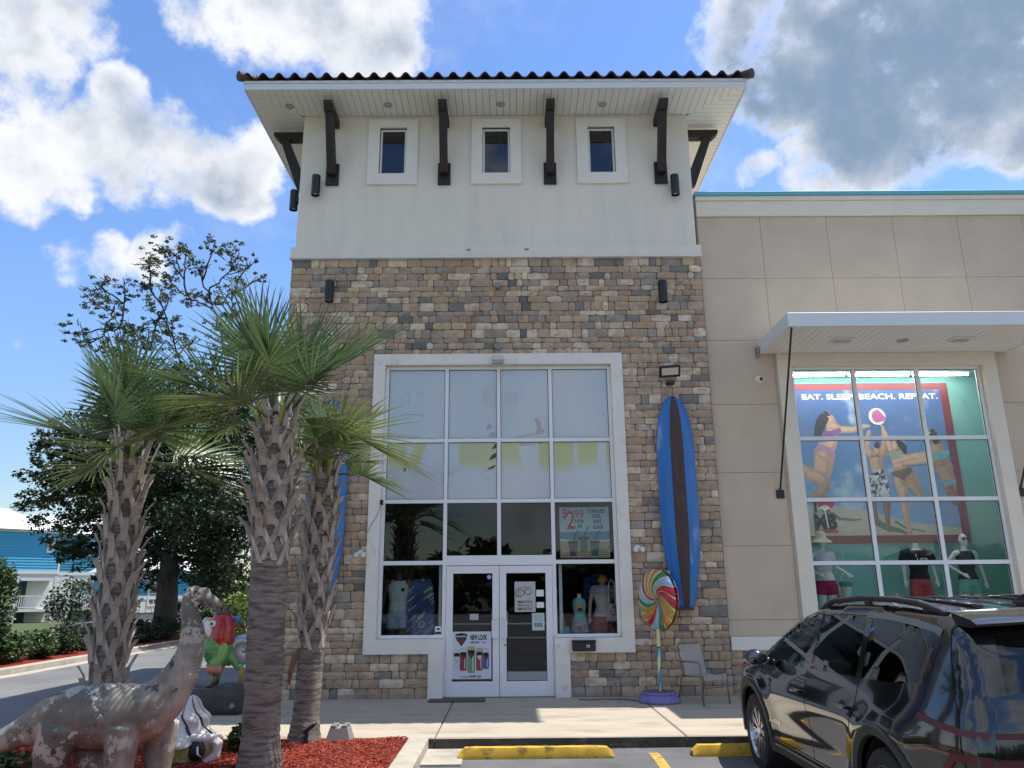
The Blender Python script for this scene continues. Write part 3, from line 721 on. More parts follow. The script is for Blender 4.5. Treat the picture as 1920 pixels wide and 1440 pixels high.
# interior behind the shopfront
mb = MB(); mb.box(-3.85, 3.45, .31, 6.5, -.05, .0); o = mb.build('shop_floor', mat('shop floor tile', (.12, .12, .12), .4), kind='structure')
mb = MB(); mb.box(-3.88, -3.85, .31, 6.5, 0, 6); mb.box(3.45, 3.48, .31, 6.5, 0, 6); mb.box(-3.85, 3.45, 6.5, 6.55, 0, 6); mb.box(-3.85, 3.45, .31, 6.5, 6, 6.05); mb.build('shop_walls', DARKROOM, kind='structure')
for x0, x1 in ((-2.44, -1.2), (.85, 2.05)):
    mb = MB(); mb.box(x0, x1, .14, 1.0, .86, .95); mb.box(x0, x1, .96, 1.0, .0, .86); mb.build('display_ledge', mat('display ledge', (.2, .2, .2), .7), kind='structure')
for x in (-1.245, .86):
    mb = MB(); mb.box(x, x + .055, .22, .3, .95, 2.16); mb.build('inner_post', ALU, kind='structure')
# ================================================================== WING (right building)
WG = thing('shop_wing', 'long beige stucco shop wing with teal roof edge joined to the stone tower', 'building', (10, 4, 0))
zj = [.93, 1.2, 2.45, 3.75, 5.02, 6.27, 7.53, 8.84]; xj = [3.76, 5.0, 6.31, 7.62, 8.91, 10.2, 11.5, 12.8, 14.1, 16]
def holes(x0, x1, z0, z1, hx0, hx1, hz0, hz1):
    if x1 <= hx0 or x0 >= hx1 or z1 <= hz0 or z0 >= hz1: return [(x0, x1, z0, z1)]
    out = []
    if x0 < hx0: out.append((x0, hx0, z0, z1)); x0 = hx0
    if x1 > hx1: out.append((hx1, x1, z0, z1)); x1 = hx1
    if z0 < hz0: out.append((x0, x1, z0, hz0))
    if z1 > hz1: out.append((x0, x1, hz1, z1))
    return out
for z0, z1 in zip(zj[:-1], zj[1:]):
    for x0, x1 in zip(xj[:-1], xj[1:]):
        mb = MB()
        for q in holes(x0 + .0035, x1 - .0035, z0 + .0035, z1 - .0035, 5.1, 9.1, .5, 5.9): mb.box(q[0], q[1], .13, .2, q[2], q[3])
        if mb.v: mb.build('wall_panel', BEIGE, WG)
mb = MB()
for q in holes(3.74, 16, -.2, 9.2, 5.1, 9.1, .95, 5.88): mb.box(q[0], q[1], .145, .35, q[2], q[3])
mb.box(15.8, 16, .35, 12, -.2, 9.2); mb.box(3.74, 16, 11.8, 12, -.2, 9.2); mb.box(3.74, 16, .35, 12, 8.9, 8.95); mb.build('backing_wall', mat('stucco joint', (.40, .33, .26), .9), WG)
mb = MB(); mb.box(3.75, 16, .085, .2, 8.845, 9.17, b=.006); mb.box(3.74, 16, .05, .2, 9.172, 9.262, b=.006); mb.build('parapet_band', CREAM, WG)
mb = MB()
TEAL = mat('teal metal coping', (.12, .42, .48), .45, .1, var=.08, vs=2)
for a, b in ((3.72, 6.95), (6.955, 10.4), (10.405, 16)): mb.box(a, b, .02, .4, 9.265, 9.345, b=.006)
mb.build('coping', TEAL, WG)
for a, b in ((3.765, 5.035), (9.2, 16)): mb = MB(); mb.box(a, b, .07, .2, .7, .925, b=.01); mb.build('base_band', TRIM, WG)
stones(WG, [-.14, .7], lambda a, b: [(3.75, 16)], lambda u, d, v: (u, .13 - d, v), 60, 0)
# big display window
mb = MB()
for x0, x1, z0, z1 in ((5.04, 5.29, .7, 5.985), (8.89, 9.14, .7, 5.985), (5.29, 8.89, 5.745, 5.985), (5.29, 8.89, .7, .95)): mb.box(x0, x1, .06, .26, z0, z1)
mb.build('window_surround', CREAM, WG)
mb = MB(); t = .036
mcols = [(5.355, 6.455), (6.527, 7.657), (7.729, 8.825)]; mrows = [(1.0, 2.105), (2.177, 3.22), (3.292, 4.34), (4.412, 5.69)]
for x in (5.322, 8.857): bar(x - .032, x + .032, .952, 5.744, .17, .25)
for x in (6.491, 7.693): bar(x - t, x + t, .99, 5.69, .17, .25)
bar(5.355, 8.825, 5.69, 5.744, .17, .25); bar(5.355, 8.825, .952, 1.0, .17, .25)
for a, b in mcols:
    for z in (2.141, 3.256, 4.376): bar(a, b, z - t, z + t, .17, .25)
DW = mb.build('display_window', ALU, WG)
for a, b in mcols:
    for z0, z1 in mrows:
        m = MB(); m.box(a, b, .205, .211, z0, z1); m.build('pane', glass('display glass', (.95, .96, .96), .42), DW)
        m = MB()
        for q in ((a, b, z1 - .01, z1), (b - .012, b, z0, z1 - .01), (a, a + .008, z0, z1 - .01)): m.box(q[0], q[1], .196, .2048, q[2], q[3])
        m.build('gasket', RUBBER, DW)
# teal room behind it
TEALW = mat('teal painted wall', (.19, .43, .39), .75, var=.05, vs=1)
mb = MB()
mb.box(4.9, 9.75, 1.64, 1.7, .9, 5.95); mb.box(4.85, 4.9, .3, 1.7, .9, 5.95); mb.box(9.75, 9.8, .3, 1.7, .9, 5.95); mb.build('display_room_walls', TEALW, kind='structure')
mb = MB(); mb.box(4.9, 9.75, .3, 1.64, .86, .93); mb.build('display_room_floor', mat('display floor', (.3, .33, .32), .6), kind='structure')
mb = MB(); mb.box(4.9, 9.75, .3, 1.64, 5.93, 5.98); mb.build('display_room_ceiling', mat('teal ceiling', (.22, .40, .40), .8), kind='structure')
for (a, b, y), lab in zip(((5.35, 6.55, .62), (6.62, 7.8, .62), (7.9, 8.95, .62), (5.5, 6.8, 1.2), (6.85, 8.1, 1.2), (8.15, 9.3, 1.2)),
        ('lit fluorescent tube over the left third of the display window, front row', 'lit fluorescent tube over the middle of the display window, front row', 'lit fluorescent tube over the right third of the display window, front row',
         'lit fluorescent tube at the left of the row close above the beach banner', 'lit fluorescent tube in the middle of the row close above the beach banner', 'lit fluorescent tube at the right of the row close above the beach banner')):
    T = thing('ceiling_lamp', lab, 'lamp', ((a + b) / 2, y, 5.93), 'fluorescent tubes over the display window')
    mb = MB(); mb.box(a, b, y - .06, y + .06, 5.885, 5.93, b=.01); mb.build('housing', PLASTIC_W, T)
    mb = MB(); mb.tube([(a + .02, y, 5.862), (b - .02, y, 5.862)], .02, 8); mb.build('tube', mat('lit tube', (1, 1, .97), .5, emit=16), T)
# canopy
CN = thing('window_canopy', 'flat white metal canopy over the display window held by black rods', 'canopy', (7.1, -.7, 6.0))
CX0, CX1, CY0, CZ0, CZ1 = 4.72, 9.42, -1.5, 5.99, 6.22
mb = MB()
for q in ((CX0, CX1, CY0, CY0 + .04), (CX0, CX0 + .04, CY0 + .04, .125), (CX1 - .04, CX1, CY0 + .04, .125)): mb.box(*q, CZ0 - .012, CZ1, b=.006)
mb.box(CX0 + .02, CX1 - .02, CY0 + .04, .12, CZ1 - .03, CZ1 - .005); mb.build('fascia', FASCIA, CN)
n = 36; w = (CX1 - CX0 - .08) / n
for i in range(n):
    a = CX0 + .04 + i * w; m = MB(); m.box(a + .004, a + w - .004, CY0 + .042, .118, CZ0, CZ0 + .02); m.build('soffit_plank', SOFFIT, CN)
mb = MB(); mb.box(CX0 + .05, CX1 - .05, CY0 + .05, .11, CZ0 + .012, CZ0 + .03); mb.build('soffit_backing', GROOVE, CN)
for xa, xb in ((4.81, 4.87), (9.28, 9.2)):
    m = MB(); m.tube([(xa, CY0 + .1, CZ0 + .02), (xb, .1, 3.42)], .018, 8); m.build('rod', BLACK, CN)
    m = MB(); m.box(xb - .07, xb + .07, .1, .13, 3.28, 3.43, b=.005); m.build('wall_plate', BLACK, CN)
m = MB(); m.box(CX0 - .06, CX0 + .02, .0, .13, 6.0, 6.1); m.box(CX0 - .06, CX0 - .02, .02, .1, 5.9, 6.0); m.build('corner_clip', STEEL, CN)
def downlight(x, y, z, lab, grp, r=.085):
    T = thing('downlight', lab, 'light', (x, y, z), grp)
    m = MB(); m.lathe([(r, -.012), (r * 1.02, 0), (r * 1.02, .01)], (x, y, z), 20); m.lathe([(r, -.012), (r * .78, -.012), (r * .7, .0)], (x, y, z), 20); m.build('trim_ring', mat('grey lamp ring', (.36, .35, .33), .4), T, smooth=40)
    m = MB(); m.lathe([(r * .7, -.002), (r * .3, -.008), (.001, -.008)], (x, y, z), 16); m.build('lens', mat('unlit lamp lens', (.45, .44, .4), .25), T)
for x, y, l in ((-4.33, -.33, 'round recessed light at the left corner of the tower eaves, on the mitre'), (-2.36, -.36, 'round recessed light in the tower eaves between first and second timber bracket'), (-.11, -.36, 'round recessed light in the tower eaves above the middle small window'), (1.92, -.34, 'round recessed light in the tower eaves above the rightmost small window')):
    downlight(x, y, 11.1, l, 'recessed lights under the tower eaves')
downlight(7.06, -.66, 5.99, 'round recessed light in the middle of the white canopy soffit', 'lights under the canopy', .1)
for x, l in ((5.96, 'flat white oval canopy light left of the round recessed one'), (8.07, 'flat white oval canopy light right of the round recessed one')):
    T = thing('canopy_light', l, 'light', (x, -.7, 5.99), 'lights under the canopy')
    m = MB(); m.box(x - .2, x + .2, -.84, -.56, 5.965, 5.988, b=.02); m.build('housing', PLASTIC_W, T)
    m = MB(); m.box(x - .15, x + .15, -.78, -.62, 5.955, 5.966, b=.01); m.build('lens', mat('unlit lamp lens', (.4, .4, .38), .3), T)
# ================================================================== fittings on the walls
def wall_lamp(x, y, z, lab, side=0):
    T = thing('wall_lamp', lab, 'light', (x, y, z), 'black cylinder wall lamps')
    m = MB(); m.lathe([(.07, -.21), (.083, -.21), (.083, .21), (.07, .21)], (x, y, z), 20); m.lathe([(.07, -.21), (.068, -.17), (.001, -.17)], (x, y, z), 20); m.lathe([(.07, .21), (.068, .17), (.001, .17)], (x, y, z), 20); m.build('shade', BLACK, T, smooth=40)
    m = MB(); m.lathe([(.001, -.172), (.05, -.175)], (x, y, z), 12); m.build('bulb', mat('unlit bulb', (.5, .5, .45), .3), T)
    m = MB()
    if side: m.box(x + .06, x + .17, y - .05, y + .05, z - .07, z + .05, b=.006)
    else: m.box(x - .05, x + .05, y + .07, .035, z - .07, z + .05, b=.006)
    m.build('wall_mount', BLACK, T)
wall_lamp(-3.76, -.13, 9.45, 'black cylinder lamp on white stucco at the left end of the tower')
wall_lamp(3.31, -.13, 9.41, 'black cylinder lamp on white stucco beside the last bracket at the right')
wall_lamp(-3.37, -.15, 7.21, 'black cylinder lamp on the stonework left, high above the palms')
wall_lamp(2.93, -.15, 7.16, 'black cylinder lamp on the stonework right, high above the blue surfboard')
wall_lamp(-4.3, .3, 9.36, 'black cylinder lamp seen in profile on the left side wall of the tower', 1)
for x, z, l in ((-.2, 7.35, 'round grey cap high in the stonework, the upper of two'), (-.18, 6.12, 'round grey cap low in the stonework just above the white shopfront surround')):
    m = MB(); m.lathe([(.06, .0), (.06, .055), (.052, .065), (.001, .065)], (x, -.005, z), 18, axis='y'); tag(m.build('vent_disc', mat('grey cap', (.2, .25, .28), .5), smooth=40), l, 'vent cap', 'grey caps in the stonework')
for x, z, l in ((-.75, 8.09, 'tiny grey fitting at the foot of the white stucco, the left one'), (.37, 8.09, 'tiny dark fitting at the foot of the white stucco, the right one')):
    m = MB(); m.box(x - .04, x + .04, -.075, -.045, z - .015, z + .015, b=.005); tag(m.build('weep_vent', STEEL), l, 'vent', 'small vents in the stucco band')
m = MB(); m.box(-.3, -.08, -.17, -.05, 5.82, 5.92, b=.015); T = tag(m.build('motion_sensor', mat('cream plastic', (.6, .57, .46), .5)), 'cream box shaped door sensor in the middle of the white shopfront head', 'sensor')
m = MB(); m.box(-.29, -.09, -.165, -.06, 5.765, 5.818, b=.01); m.build('sensor_lens', mat('grey sensor', (.38, .37, .35), .3), T)
T = thing('floodlight', 'black flood light tilted down above the blue surfboard', 'light', (2.95, -.15, 5.5))
Mx = Matrix.Translation((2.95, -.22, 5.57)) @ Matrix.Rotation(rad(40), 4, 'X') @ Matrix.Rotation(rad(-4), 4, 'Y')
m = MB(); m.box(-.19, .19, -.035, .035, -.11, .11, b=.012, M=Mx); m.build('housing', BLACK, T)
m = MB(); m.box(-.15, .15, -.041, -.036, -.055, .085, M=Mx); m.build('lens', mat('pale lamp glass', (.55, .53, .47), .2), T)
m = MB(); m.box(3.0 - .09, 3.0 + .05, -.14, .0, 5.36, 5.42, b=.01); m.tube([(2.88, -.1, 5.4), (2.9, -.12, 5.33), (2.97, -.12, 5.31), (3.03, -.1, 5.35), (3.02, -.06, 5.4)], .008, 6); m.build('wall_bracket', BLACK, T)
def dome_cam(x, y, z, lab, dirx=-.2):
    T = thing('security_camera', lab, 'camera', (x, y, z), 'white dome cameras')
    m = MB(); m.lathe([(.075, 0), (.075, .02), (.06, .03)], (x, y, z), 18, axis='y'); m.ball((x, y - .05, z), .065, 16, 10); m.build('housing', PLASTIC_W, T, smooth=40)
    m = MB(); m.ball((x + .012, y - .095, z - .008), .034, 12, 8); m.build('lens', INK, T, smooth=60)
dome_cam(-3.35, .0, 6.38, 'white dome camera on the stonework above the tallest palm crown')
dome_cam(4.68, .13, 5.49, 'white dome camera on beige stucco left of the display window')
for x, z, l in ((2.23, 2.42, 'pair of small white spot lamps beside the surfboard on the stonework'), (-2.6, 2.37, 'small white spot lamp at the left edge of the shopfront surround')):
    T = thing('spot_lamp', l, 'light', (x, -.05, z), 'small white spot lamps on the stonework')
    m = MB(); m.lathe([(.055, 0), (.055, .03), (.001, .035)], (x, .0, z), 14, axis='y'); m.build('mount', PLASTIC_W, T)
    m = MB()
    for d in (-.03, .05): m.tube([(x, -.03, z), (x + d, -.08, z - .01), (x + d * 1.5, -.15, z - .03)], [.018, .03, .045], 12)
    m.build('lamp_head', PLASTIC_W, T, smooth=40)
T = thing('door_camera', 'small black camera with a trailing grey wire on the left shopfront frame', 'camera', (-2.25, -.05, 3.25))
m = MB(); m.box(-2.28, -2.23, -.1, -.02, 3.2, 3.29, b=.01); m.build('camera_body', BLACK, T)
m = MB(); m.tube([(-2.26, -.06, 3.2), (-2.33, -.06, 3.02), (-2.45, -.06, 2.82), (-2.53, -.05, 2.62), (-2.58, -.05, 2.44)], .006, 5); m.build('wire', mat('grey cable', (.25, .25, .25), .6), T)
T = thing('mail_box', 'black letter box with white digits under the right shop window', 'mailbox', (1.235, -.1, .8))
m = MB(); m.box(1.04, 1.43, -.16, -.058, .73, .89, b=.012); m.build('box', BLACK, T)
m = MB(); m.box(1.03, 1.44, -.175, -.05, .885, .905, b=.006); m.build('lid', BLACK, T)
m = MB(); text(m, '70', 1.30, .81, .06, .045, lambda u, v: (u, -.1615, v), .02); m.build('digits', PAPER, T)
m = MB(); m.box(-1.33, -.41, -.55, -.2, .0, .022, b=.008); tag(m.build('door_mat', mat('grey brown mat', (.10, .08, .07), .95, var=.25, vs=12, bump=.5, bs=120)), 'thin grey brown mat lying before the left entrance door', 'doormat')
# ================================================================== surfboards
def surfboard(cx, zt, zb, hw, y, lab, tilt=0, hide=0):
    T = thing('surfboard', lab, 'surfboard', (cx, y, zb), 'giant blue surfboards on the stone wall')
    BLUE = mat('glossy blue board paint', (.012, .15, .46), .35, var=.12, vs=3, coat=.2, col2=(.16, .30, .50), mixs=2.6, mixt=(.62, .74), stretch=(1.4, 1, .5))
    BRN = mat('brown board stripe', (.06, .03, .022), .5, var=.45, vs=7, stretch=(1.5, 1, .35), col2=(.12, .065, .05), mixs=5, mixt=(.55, .7))
    n = 44; H = zt - zb
    def hwid(t):   # t 0 at top
        a = min(1, (t / .30)) ; w = math.sqrt(max(0, 1 - (1 - a) ** 2.3)); b = max(0, (t - .62) / .38); return hw * w * (1 - .56 * b ** 1.7)
    def sec(t, kx):
        w = hwid(t); return cx + tilt * (1 - t) + kx * w
    us = [-1, -.93, -.75, -.5, -.3, -.29, 0, .29, .3, .5, .75, .93, 1]; ul = us
    def surf(t, u):
        w = hwid(t); x = cx + tilt * (1 - t); yy = y - .10 * (1 - abs(u) ** 3) * min(1, w / hw * 1.4); return (x + u * w, yy, zt - t * H)
    ts = [0.0008] + [((i / n) ** 1.6) for i in range(1, n + 1)]
    blue, brown = MB(), MB()
    for mb, uu in ((blue, [-1, -.97, -.9, -.75, -.5, -.345]), (blue, [.345, .5, .75, .9, .97, 1]), (brown, [-.34, -.2, 0, .2, .34])):
        V = [surf(t, u) for t in ts for u in uu]; k = len(uu); mb.add(V, [(i * k + j, i * k + j + 1, (i + 1) * k + j + 1, (i + 1) * k + j) for i in range(len(ts) - 1) for j in range(k - 1)])
    # back and rail
    V = [surf(t, u) for t in ts for u in (-1, 1)]; V = [(a, y + .06, c) for a, b, c in V]; blue.add(V, [(2 * i, 2 * i + 1, 2 * i + 3, 2 * i + 2) for i in range(len(ts) - 1)])
    for u in (-1, 1):
        V = []
        for t in ts: a, b, c = surf(t, u); V += [(a, b, c), (a, y + .06, c)]
        blue.add(V, [(2 * i, 2 * i + 1, 2 * i + 3, 2 * i + 2) for i in range(len(ts) - 1)])
    a, b = surf(1, -1), surf(1, 1); blue.add([a, b, (b[0], y + .06, b[2]), (a[0], y + .06, a[2])], [(0, 1, 2, 3)])
    blue.build('board', BLUE, T, smooth=60); brown.v = [(a, b - .004, c) for a, b, c in brown.v]; brown.build('centre_stripe', BRN, T, smooth=60)
    m = MB(); m.box(cx - .12, cx + .12, y - .11, y - .02, zb - .04, zb + .0, b=.008); m.build('end_cap', BRN, T)
    for dx, dz in ((-.3, .34), (-.22, .02)):
        m = MB(); m.box(cx + dx - .05, cx + dx + .05, y - .1, y + .08, zb + dz + .2, zb + dz + .27, b=.005); m.build('wall_clip', STEEL, T)
surfboard(2.99, 5.13, 1.42, .335, -.12, 'tall blue surfboard with brown stripe hung right of the shopfront above the lollipop', .0)
surfboard(-3.22, 5.12, 1.42, .335, -.12, 'tall blue surfboard hung on the stone wall behind the palm crowns', .0)
# ================================================================== POSTERS AND STICKERS
def capsule2d(mb, pts, rad, f, k):
    """tapered limb outline as flat print"""
    P = [Vector((x, z, 0)) for x, z in pts]; Lf, Rt = [], []
    for i, p in enumerate(P):
        t = (P[min(i + 1, len(P) - 1)] - P[max(i - 1, 0)]).normalized(); n = Vector((-t.y, t.x, 0)); Lf.append(p + n * rad[i]); Rt.append(p - n * rad[i])
    t0 = (P[1] - P[0]).normalized(); t1 = (P[-1] - P[-2]).normalized()
    a0 = [P[0] + (Matrix.Rotation(q, 3, 'Z') @ (-t0)) * rad[0] for q in (1.0, .5, 0, -.5, -1.0)]
    a1 = [P[-1] + (Matrix.Rotation(q, 3, 'Z') @ t1) * rad[-1] for q in (1.0, .5, 0, -.5, -1.0)]
    vs = Lf + Rt; n = len(P); fs = [(i, i + 1, n + i + 1, n + i) for i in range(n - 1)]
    mb.add([f(v.x, v.y) for v in vs], fs, k)
    mb.add([f(v.x, v.y) for v in [P[0], Rt[0]] + a0[::-1] + [Lf[0]]], [(0, i, i + 1) for i in range(1, 7)], k)
    mb.add([f(v.x, v.y) for v in [P[-1], Lf[-1]] + a1 + [Rt[-1]]], [(0, i, i + 1) for i in range(1, 7)], k)
FIGS= [('skinA', [(6.383, 4.373), (6.299, 4.022), (6.259, 3.79), (6.306, 3.703)], [0.216, 0.187, 0.144, 0.115]), ('skinB', [(6.306, 3.703), (6.218, 3.56), (6.066, 3.49)], [0.121, 0.101, 0.063]), ('skinA', [(6.276, 3.819), (6.056, 3.922), (5.923, 4.025)], [0.138, 0.129, 0.101]), ('skinA', [(6.58, 4.937), (6.582, 4.698), (6.532, 4.52), (6.383, 4.373)], [0.129, 0.103, 0.109, 0.19]), ('pink', [(6.199, 4.419), (6.35, 4.462), (6.514, 4.366), (6.53, 4.254)], [0.046, 0.069, 0.075, 0.04]), ('skinA', [(6.58, 4.937), (6.745, 4.831), (7.009, 4.829), (7.254, 4.902), (7.342, 4.901)], [0.092, 0.08, 0.063, 0.046, 0.029]), ('purple', [(6.439, 4.729), (6.587, 4.743), (6.713, 4.816)], [0.063, 0.069, 0.052]), ('skinA', [(6.539, 5.088), (6.576, 5.028)], [0.092, 0.086]), ('hair', [(6.469, 5.119), (6.381, 4.999), (6.302, 4.82), (6.258, 4.685)], [0.098, 0.109, 0.092, 0.063]), ('skinC', [(7.389, 4.248), (7.387, 4.014), (7.374, 3.912)], [0.138, 0.132, 0.121]), ('skinC', [(7.293, 4.293), (7.241, 4.455), (7.282, 4.663), (7.327, 4.782)], [0.075, 0.057, 0.049, 0.04]), ('skinC', [(7.526, 4.291), (7.599, 4.512), (7.617, 4.749), (7.618, 4.869), (7.582, 4.929)], [0.075, 0.057, 0.046, 0.037, 0.026]), ('skinC', [(7.443, 4.439), (7.434, 4.365)], [0.075, 0.069]), ('hair', [(7.452, 4.507), (7.45, 4.489)], [0.063, 0.057]), ('skinD', [(7.258, 3.581), (7.203, 3.381), (7.227, 3.238)], [0.08, 0.069, 0.052]), ('skinD', [(7.488, 3.579), (7.504, 3.379), (7.514, 3.236)], [0.08, 0.069, 0.052]), ('skinD', [(7.232, 3.451), (7.224, 3.189), (7.255, 2.928)], [0.063, 0.052, 0.046]), ('skinD', [(7.47, 3.449), (7.471, 3.161), (7.452, 2.823)], [0.069, 0.052, 0.046]), ('shorts', [(7.37, 3.883), (7.302, 3.696), (7.25, 3.524)], [0.144, 0.132, 0.109]), ('shorts', [(7.428, 3.883), (7.46, 3.694), (7.48, 3.522)], [0.126, 0.115, 0.098]), ('skinA', [(7.813, 4.362), (7.828, 4.156), (7.876, 3.981)], [0.138, 0.115, 0.149]), ('skinA', [(7.715, 4.392), (7.691, 4.54), (7.678, 4.659), (7.614, 4.839)], [0.063, 0.049, 0.043, 0.029]), ('skinA', [(7.93, 4.361), (8.017, 4.257), (8.032, 4.155)], [0.057, 0.052, 0.04]), ('skinA', [(7.806, 4.525), (7.813, 4.465)], [0.069, 0.063]), ('hair', [(7.911, 4.539), (7.986, 4.449), (7.988, 4.361)], [0.069, 0.075, 0.052]), ('skinA', [(7.8, 3.952), (7.792, 3.692), (7.828, 3.433)], [0.115, 0.098, 0.075]), ('skinB', [(7.992, 3.98), (8.089, 3.747), (8.163, 3.459)], [0.115, 0.103, 0.069]), ('skinA', [(7.849, 3.685), (7.834, 3.394), (7.835, 3.21), (7.845, 3.001), (7.877, 2.768)], [0.103, 0.08, 0.075, 0.057, 0.046]), ('skinB', [(7.997, 3.79), (8.104, 3.603), (8.168, 3.497)], [0.103, 0.092, 0.075]), ('leopard', [(7.709, 3.924), (7.862, 3.879), (8.036, 3.979)], [0.046, 0.086, 0.057]), ('green', [(7.676, 4.319), (7.788, 4.289), (7.911, 4.332)], [0.057, 0.075, 0.052]), ('skinB', [(8.638, 4.503), (8.627, 4.238), (8.741, 4.032)], [0.158, 0.158, 0.19]), ('skinB', [(8.712, 4.032), (8.792, 3.799), (8.809, 3.54)], [0.178, 0.149, 0.115]), ('skinD', [(8.813, 3.568), (8.868, 3.368)], [0.115, 0.086]), ('skinA', [(8.548, 4.297), (8.223, 4.271), (7.953, 4.214), (7.741, 4.157)], [0.098, 0.075, 0.063, 0.046]), ('skinA', [(8.448, 4.21), (8.177, 4.153), (7.94, 4.126)], [0.069, 0.052, 0.034]), ('skinA', [(8.557, 4.742), (8.573, 4.652)], [0.08, 0.086]), ('hair', [(8.616, 4.742), (8.647, 4.563)], [0.086, 0.057]), ('aqua', [(8.575, 4.282), (8.721, 4.281), (8.847, 4.339)], [0.063, 0.086, 0.052]), ('aqua', [(8.614, 3.772), (8.783, 3.741), (8.9, 3.755)], [0.029, 0.046, 0.034]), ('shade', [(7.272, 2.954), (7.442, 2.849), (7.697, 2.795), (7.795, 2.743)], [0.069, 0.057, 0.04, 0.029]), ('shade', [(6.373, 3.143), (6.519, 3.038), (6.805, 3.01), (6.938, 3.022)], [0.04, 0.029, 0.02, 0.011]), ('shade', [(7.617, 2.977), (7.81, 2.846), (8.168, 2.778)], [0.023, 0.02, 0.011])]
def sky_print(name, z0, z1, lo, hi, cl=True, sc=1.6):
    m = bpy.data.materials.new(name); m.use_nodes = True; nt = m.node_tree; N, L = nt.nodes, nt.links; p = N['Principled BSDF']; p.inputs['Roughness'].default_value = .5
    tc = N.new('ShaderNodeTexCoord').outputs['Object']; sp = N.new('ShaderNodeSeparateXYZ'); L.new(tc, sp.inputs[0])
    mr = N.new('ShaderNodeMapRange'); L.new(sp.outputs['Z'], mr.inputs[0]); mr.inputs[1].default_value = z0; mr.inputs[2].default_value = z1
    mx = N.new('ShaderNodeMix'); mx.data_type = 'RGBA'; L.new(mr.outputs[0], mx.inputs[0]); mx.inputs[6].default_value = (*lo, 1); mx.inputs[7].default_value = (*hi, 1)
    nz = N.new('ShaderNodeTexNoise'); nz.inputs['Scale'].default_value = sc; nz.inputs['Detail'].default_value = 8; L.new(tc, nz.inputs['Vector'])
    m2 = N.new('ShaderNodeMapRange'); m2.interpolation_type = 'SMOOTHSTEP'; L.new(nz.outputs['Fac'], m2.inputs[0]); m2.inputs[1].default_value = .54; m2.inputs[2].default_value = .74; m2.inputs[4].default_value = .75 if cl else 0
    m3 = N.new('ShaderNodeMix'); m3.data_type = 'RGBA'; L.new(m2.outputs[0], m3.inputs[0]); L.new(mx.outputs[2], m3.inputs[6]); m3.inputs[7].default_value = (.55, .62, .68, 1); L.new(m3.outputs[2], p.inputs['Base Color']); return m
BN = thing('beach_banner', 'red bordered banner of people playing with a beach ball under EAT. SLEEP. BEACH. REPEAT.', 'poster', (7.3, 1.62, 2.56))
m = MB(); RB = mat('dark red print border', (.20, .022, .028), .5)
for q in ((5.5, 5.72, 2.56, 5.8), (8.9, 9.06, 2.56, 5.8), (5.72, 8.9, 2.56, 2.71), (5.72, 8.9, 5.66, 5.8)): m.box(q[0], q[1], 1.605, 1.632, q[2], q[3])
m.build('border', RB, BN)
m = MB(); m.box(5.72, 8.9, 1.61, 1.63, 2.71, 5.66); m.build('sheet', sky_print('sky print', 2.9, 5.6, (.20, .36, .58), (.035, .09, .26)), BN)
mk = lambda d: (lambda u, v: (u, 1.609 - d, v))
m = MB(); m.poly([(5.72, 2.71), (8.9, 2.71), (8.9, 2.84), (7.98, 2.95), (7.09, 3.19), (6.44, 3.29), (5.72, 3.31)], mk(.001)); m.build('sand_print', mat('sand print', (.50, .46, .36), .6, var=.12, vs=6), BN)
FC = {'skinA': (.46, .30, .20), 'skinB': (.36, .22, .14), 'skinC': (.40, .25, .165), 'skinD': (.22, .125, .08), 'pink': (.42, .22, .34), 'purple': (.26, .12, .30), 'hair': (.05, .035, .03), 'shorts': (.55, .57, .58), 'leopard': (.13, .10, .07), 'green': (.32, .36, .24), 'aqua': (.16, .38, .42), 'shade': (.16, .17, .15)}
fk = list(FC); m = MB()
order = sorted(range(len(FIGS)), key=lambda i: FIGS[i][0] != 'shade')
for i, j in enumerate(order):
    c, p, r = FIGS[j]; capsule2d(m, p, r, mk(.0015 + .0002 * i), fk.index(c))
    if c[:4] == 'skin' and max(r) > .05: capsule2d(m, [(x - q * .28, z + q * .1) for (x, z), q in zip(p, r)], [q * .55 for q in r], mk(.0016 + .0002 * i), len(fk) + 'ABCD'.index(c[4]))
fm = [mat('print ' + k, FC[k], .6, var=.18 if k != 'shorts' else .0, vs=7, col2=(.05, .06, .09) if k == 'shorts' else None, mixs=11, mixt=(.5, .55)) for k in fk]
fm += [mat('print light ' + k, tuple(min(1, q * 1.3) for q in FC['skin' + k]), .6, var=.1, vs=7) for k in 'ABCD']
m.build('printed_figures', fm, BN)
m = MB(); bx, bz, br = 7.527, 5.096, .175
m.poly([(bx + br * math.cos(q * PI / 12), bz + br * math.sin(q * PI / 12)) for q in range(24)], mk(.012), 0)
m.poly([(bx - .02 + .09 * math.cos(q), bz + .13 * math.sin(q)) for q in np.linspace(PI / 2, 3 * PI / 2, 8)] + [(bx + .16, bz - .09), (bx + .17, bz - .02), (bx + .03, bz + .15)], mk(.0128), 1)
m.build('printed_ball', [PAPER, mat('ball pink', (.45, .12, .28), .5)], BN)
m = MB(); text(m, 'EAT. SLEEP. BEACH. REPEAT.', 7.43, 5.517, 2.8, .12, mk(.012), .025); m.build('lettering', PAPER, BN)
m = MB(); text(m, 'MB', 6.235, 2.98, .45, .31, mk(.013), .06, 0); text(m, 'I', 6.06, 3.3, .05, .28, mk(.013), .06, 0)
m.poly([(6.27 + .17 * math.cos(q) * (1 if True else 1), 3.34 + .14 * math.sin(q)) for q in np.linspace(-.2, PI + .2, 12)] + [(6.27, 3.1)], mk(.0135), 1)
